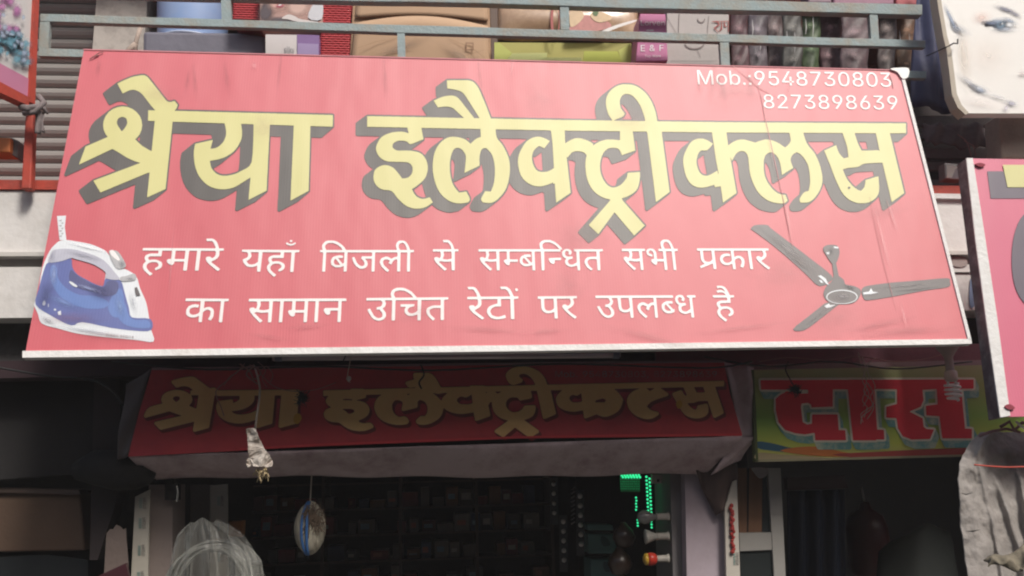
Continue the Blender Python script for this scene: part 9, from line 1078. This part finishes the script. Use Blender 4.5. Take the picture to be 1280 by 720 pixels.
# white post with red garland letters
gs = thing('garland_strip', P(915, 760, 4.0), 'white strip with red garland beside the mauve pillar', 'strip')
GS = Flat(4.0)
slab('board', [(916, 602), (921, 600), (928, 800), (910, 800), (906, 635)], GS, .02, mat('white_board_strip', (.50, .46, .40), .7, .1, 9), gs)
random.seed(9)
for k in range(17):
    y = 632+k*3.6; c = GS.at(914.5+.045*(y-632)+random.uniform(-1.6, 1.6), y, .008)
    b = MB(); r = random.uniform(.008, .013); b.lathe(c, [(.001, -r), (r*.9, -r*.4), (r, r*.3), (.001, r)], 7, axis=Vector((random.uniform(-1, 1), -1, random.uniform(-1, 1)))); b.build('flower', mat('red_flower', (.33, .035, .03), .8, .3, 60), gs)
v, f = text_mesh('HAVEN', .02)
link_mesh('lettering', [GS.at(920.2+4*(1-h)-.6, 691+15*u, .003) for u, h in v], f, MATS['black_ink'], gs)
print_shape('lettering', [[(917, 692+3*k), (919, 692+3*k), (919, 694+3*k), (917, 694+3*k)] for k in range(5)], GS, .003, MATS['teal_ink'], gs)
# door between
dr = thing('aluminium_door', P(955, 760, 4.1), 'narrow aluminium framed door with brown panel and dark glass', 'door')
DF = Flat(4.08)
slab('stile', [(960, 585), (976, 585), (986, 800), (972, 800)], DF, .04, M_pole, dr, bevel=.002)
slab('mid_rail', [(924, 666), (966.5, 665.5), (968, 687), (925, 689)], DF, .035, M_pole, dr, off=-.004)
slab('brown_panel', [(920, 585), (953, 585), (952, 665), (924, 666)], DF, .02, M_brown, dr, off=-.012)
slab('brown_panel', [(934, 585), (936.5, 585), (935.5, 665), (934, 665)], DF, .02, M_dark, dr, off=-.009)
slab('glass_pane', [(953, 585), (961, 585), (966, 665), (952.5, 665)], DF, .008, M_glass, dr, off=-.016)
slab('glass_pane', [(925, 689), (968, 687), (973, 800), (929, 800)], DF, .008, M_glass, dr, off=-.016)
slab('sheet_scrap', smooth2([(940, 585), (958, 585), (960, 593), (950, 598), (943, 591)]), DF, .004, mat('grey_plastic_scrap', (.32, .28, .27), .4, .3, 30), dr, off=.004)
# right shop
slab('lintel', [(984, 597), (1055, 594), (1060, 610), (985, 613)], Flat(4.6), .05, mat('brown_black_lintel', (.05, .03, .03), .8), bld)
grid('blue_curtain', [P(984, 614, 4.9), P(1056, 612, 4.9), P(1058, 800, 4.9), P(985, 800, 4.9)], 30, 8, mat('dark_blue_plastic', (.022, .03, .055), .45, .3, 3), None, lambda u, v: Vector((0, .02*math.sin(22*u), 0)), thick=.004, label='dark blue plastic curtain inside the right shop', cat='curtain')
gcy = thing('gas_cylinder', P(1088, 720, 5.4), 'dim red cylinder deep inside the right shop', 'cylinder'); c = P(1090, 720, 5.4)
b = MB(); b.lathe(c, [(.10, 0), (.12, .03), (.125, .28), (.10, .36), (.04, .40), (.03, .44)], 24); b.build('body', mat('dark_red_metal', (.06, .01, .012), .35, .15, 5), gcy, smooth=True)
b = MB(); b.tube([c+Vector((0, 0, .44)), c+Vector((-.01, 0, .53))], .008, 8); b.build('valve', mat('dull_white_valve', (.45, .43, .4), .4), gcy, smooth=True)
grid('covered_heap', [P(1098, 690, 5.0), P(1190, 668, 5.0), P(1210, 800, 4.8), P(1090, 800, 4.8)], 20, 14, mat('dark_green_cover', (.014, .017, .015), .8, .3, 4, .4, 14), None, lambda u, v: Vector((0, -.1*math.sin(math.pi*u), .10*math.sin(math.pi*u)*(1-v)+.01*math.sin(14*u+5*v))), thick=.006, label='dark covered heap inside the right shop', cat='heap')

# ------------------------------------------------------------------ grey tarpaulin at right
gt = thing('grey_tarpaulin', P(1240, 760, 3.4), 'gathered grey tarpaulin hanging at the lower right corner', 'tarpaulin')
rows = [   # (y, left x, right x, Y shift)
    (540, 1226, 1340, .05), (552, 1214, 1342, .02), (566, 1206, 1344, .0), (580, 1199.5, 1345, -.01), (600, 1197, 1346, -.02), (630, 1199.5, 1346, -.03), (665, 1203, 1346, -.04), (700, 1207.5, 1346, -.05), (800, 1215, 1346, -.08)]
def tarp_pt(u, v):
    t = v*(len(rows)-1); i = min(int(t), len(rows)-2); s = t-i
    a, c = rows[i], rows[i+1]; y, l, r, d = [a[k]*(1-s)+c[k]*s for k in range(4)]
    uu = u; x = l+(r-l)*uu
    q = max(0, (u-.12))
    fold = .03*math.exp(-((u-.10-.28*max(0, v-.1)))**2/.0009)*min(1, v*5)
    depth = 3.46+d+.16*math.sin(math.pi*min(1, q*1.4))*(1-.35*v)-fold+.003*math.sin(26*u+9*v)+.012*math.sin(13*v+5*u)*q*3
    fold2 = .03*math.exp(-((u-.30-.5*max(0, v-.45))**2)/.0012)*max(0, min(1, (v-.35)*5))
    fold3 = .03*math.exp(-((u-.48-.3*max(0, v-.35))**2)/.0010)*max(0, min(1, (v-.3)*5))
    return P(x, y, depth-fold2-fold3)
vs = []; fs = []; NU, NV = 90, 70
for j in range(NV+1):
    for i in range(NU+1): vs.append(tarp_pt(i/NU, j/NV))
for j in range(NV):
    for i in range(NU): a = j*(NU+1)+i; fs.append((a, a+1, a+NU+2, a+NU+1))
o = link_mesh('sheet', vs, fs, M_tarp, gt, smooth=True)
tx2 = bpy.data.textures.new('wrinkle', 'CLOUDS'); tx2.noise_scale = .07; tx2.noise_depth = 4
md = o.modifiers.new('wrinkle', 'DISPLACE'); md.texture = tx2; md.strength = .035; md.direction = 'Y'; md.texture_coords = 'LOCAL'
md = o.modifiers.new('t', 'SOLIDIFY'); md.thickness = .004
for q, Y in (([(1201, 616), (1208, 617.5), (1217, 615.5), (1208, 618.8)], 3.40), ([(1207, 664), (1218, 663), (1226, 662), (1216, 665)], 3.39)):
    slab('slit', q, Flat(Y), .004, M_dark, gt)
grid('rolled_cloth', [P(1229, 700, 3.30), P(1300, 676, 3.28), P(1310, 716, 3.22), P(1236, 708, 3.27)], 40, 14, mat('olive_rolled_cloth', (.19, .165, .12), .9, .35, 9, .7, 40), None,
     lambda u, v: Vector((.006*math.sin(12*u+4*v), -.03*math.sin(math.pi*v)*min(1, 3*u+.2)+.012*math.sin(9*u+7*v)*u, .010*math.sin(11*u)+.012*math.sin(math.pi*v)*math.sin(23*u))), thick=.006, label='rolled olive cloth ends in front of the grey tarpaulin', cat='cloth')
b = MB(); b.tube([P(1250, 534, 3.45), P(1262, 527, 3.43), P(1268, 538, 3.43), P(1278, 528, 3.44), P(1292, 536, 3.45)], .007, 7)
b.tube([P(1224, 545, 3.46), P(1240, 539, 3.44), P(1258, 536, 3.44), P(1275, 540, 3.44)], .006, 7)
b.build('tie_rag', mat('dark_pink_rag', (.24, .13, .13), .9, .3, 20), None, smooth=True, label='dark pinkish rag tied between pink sign and grey tarpaulin', cat='rag')
b = MB(); b.tube([P(1270, 527, 3.4), P(1277, 533, 3.4), P(1290, 541, 3.4)], .005, 7); b.build('white_cable', M_white, None, smooth=True, label='short white cable below the right pink sign', cat='cable')

# ------------------------------------------------------------------ thin haze added to imitate the lens veil
b = MB(); b.box(-62, 62, -62, 62, -1.0, 9.0)
hz = b.build('haze', None, None, kind='stuff')
hm = bpy.data.materials.new('lens_veil_haze'); hm.use_nodes = True; hn = hm.node_tree.nodes; hn.remove(hn['Principled BSDF'])
pv = hn.new('ShaderNodeVolumePrincipled'); pv.inputs['Color'].default_value = (.9, .87, .86, 1); pv.inputs['Density'].default_value = .0042; pv.inputs['Anisotropy'].default_value = 0
hm.node_tree.links.new(pv.outputs[0], hn['Material Output'].inputs['Volume']); hz.data.materials.append(hm)
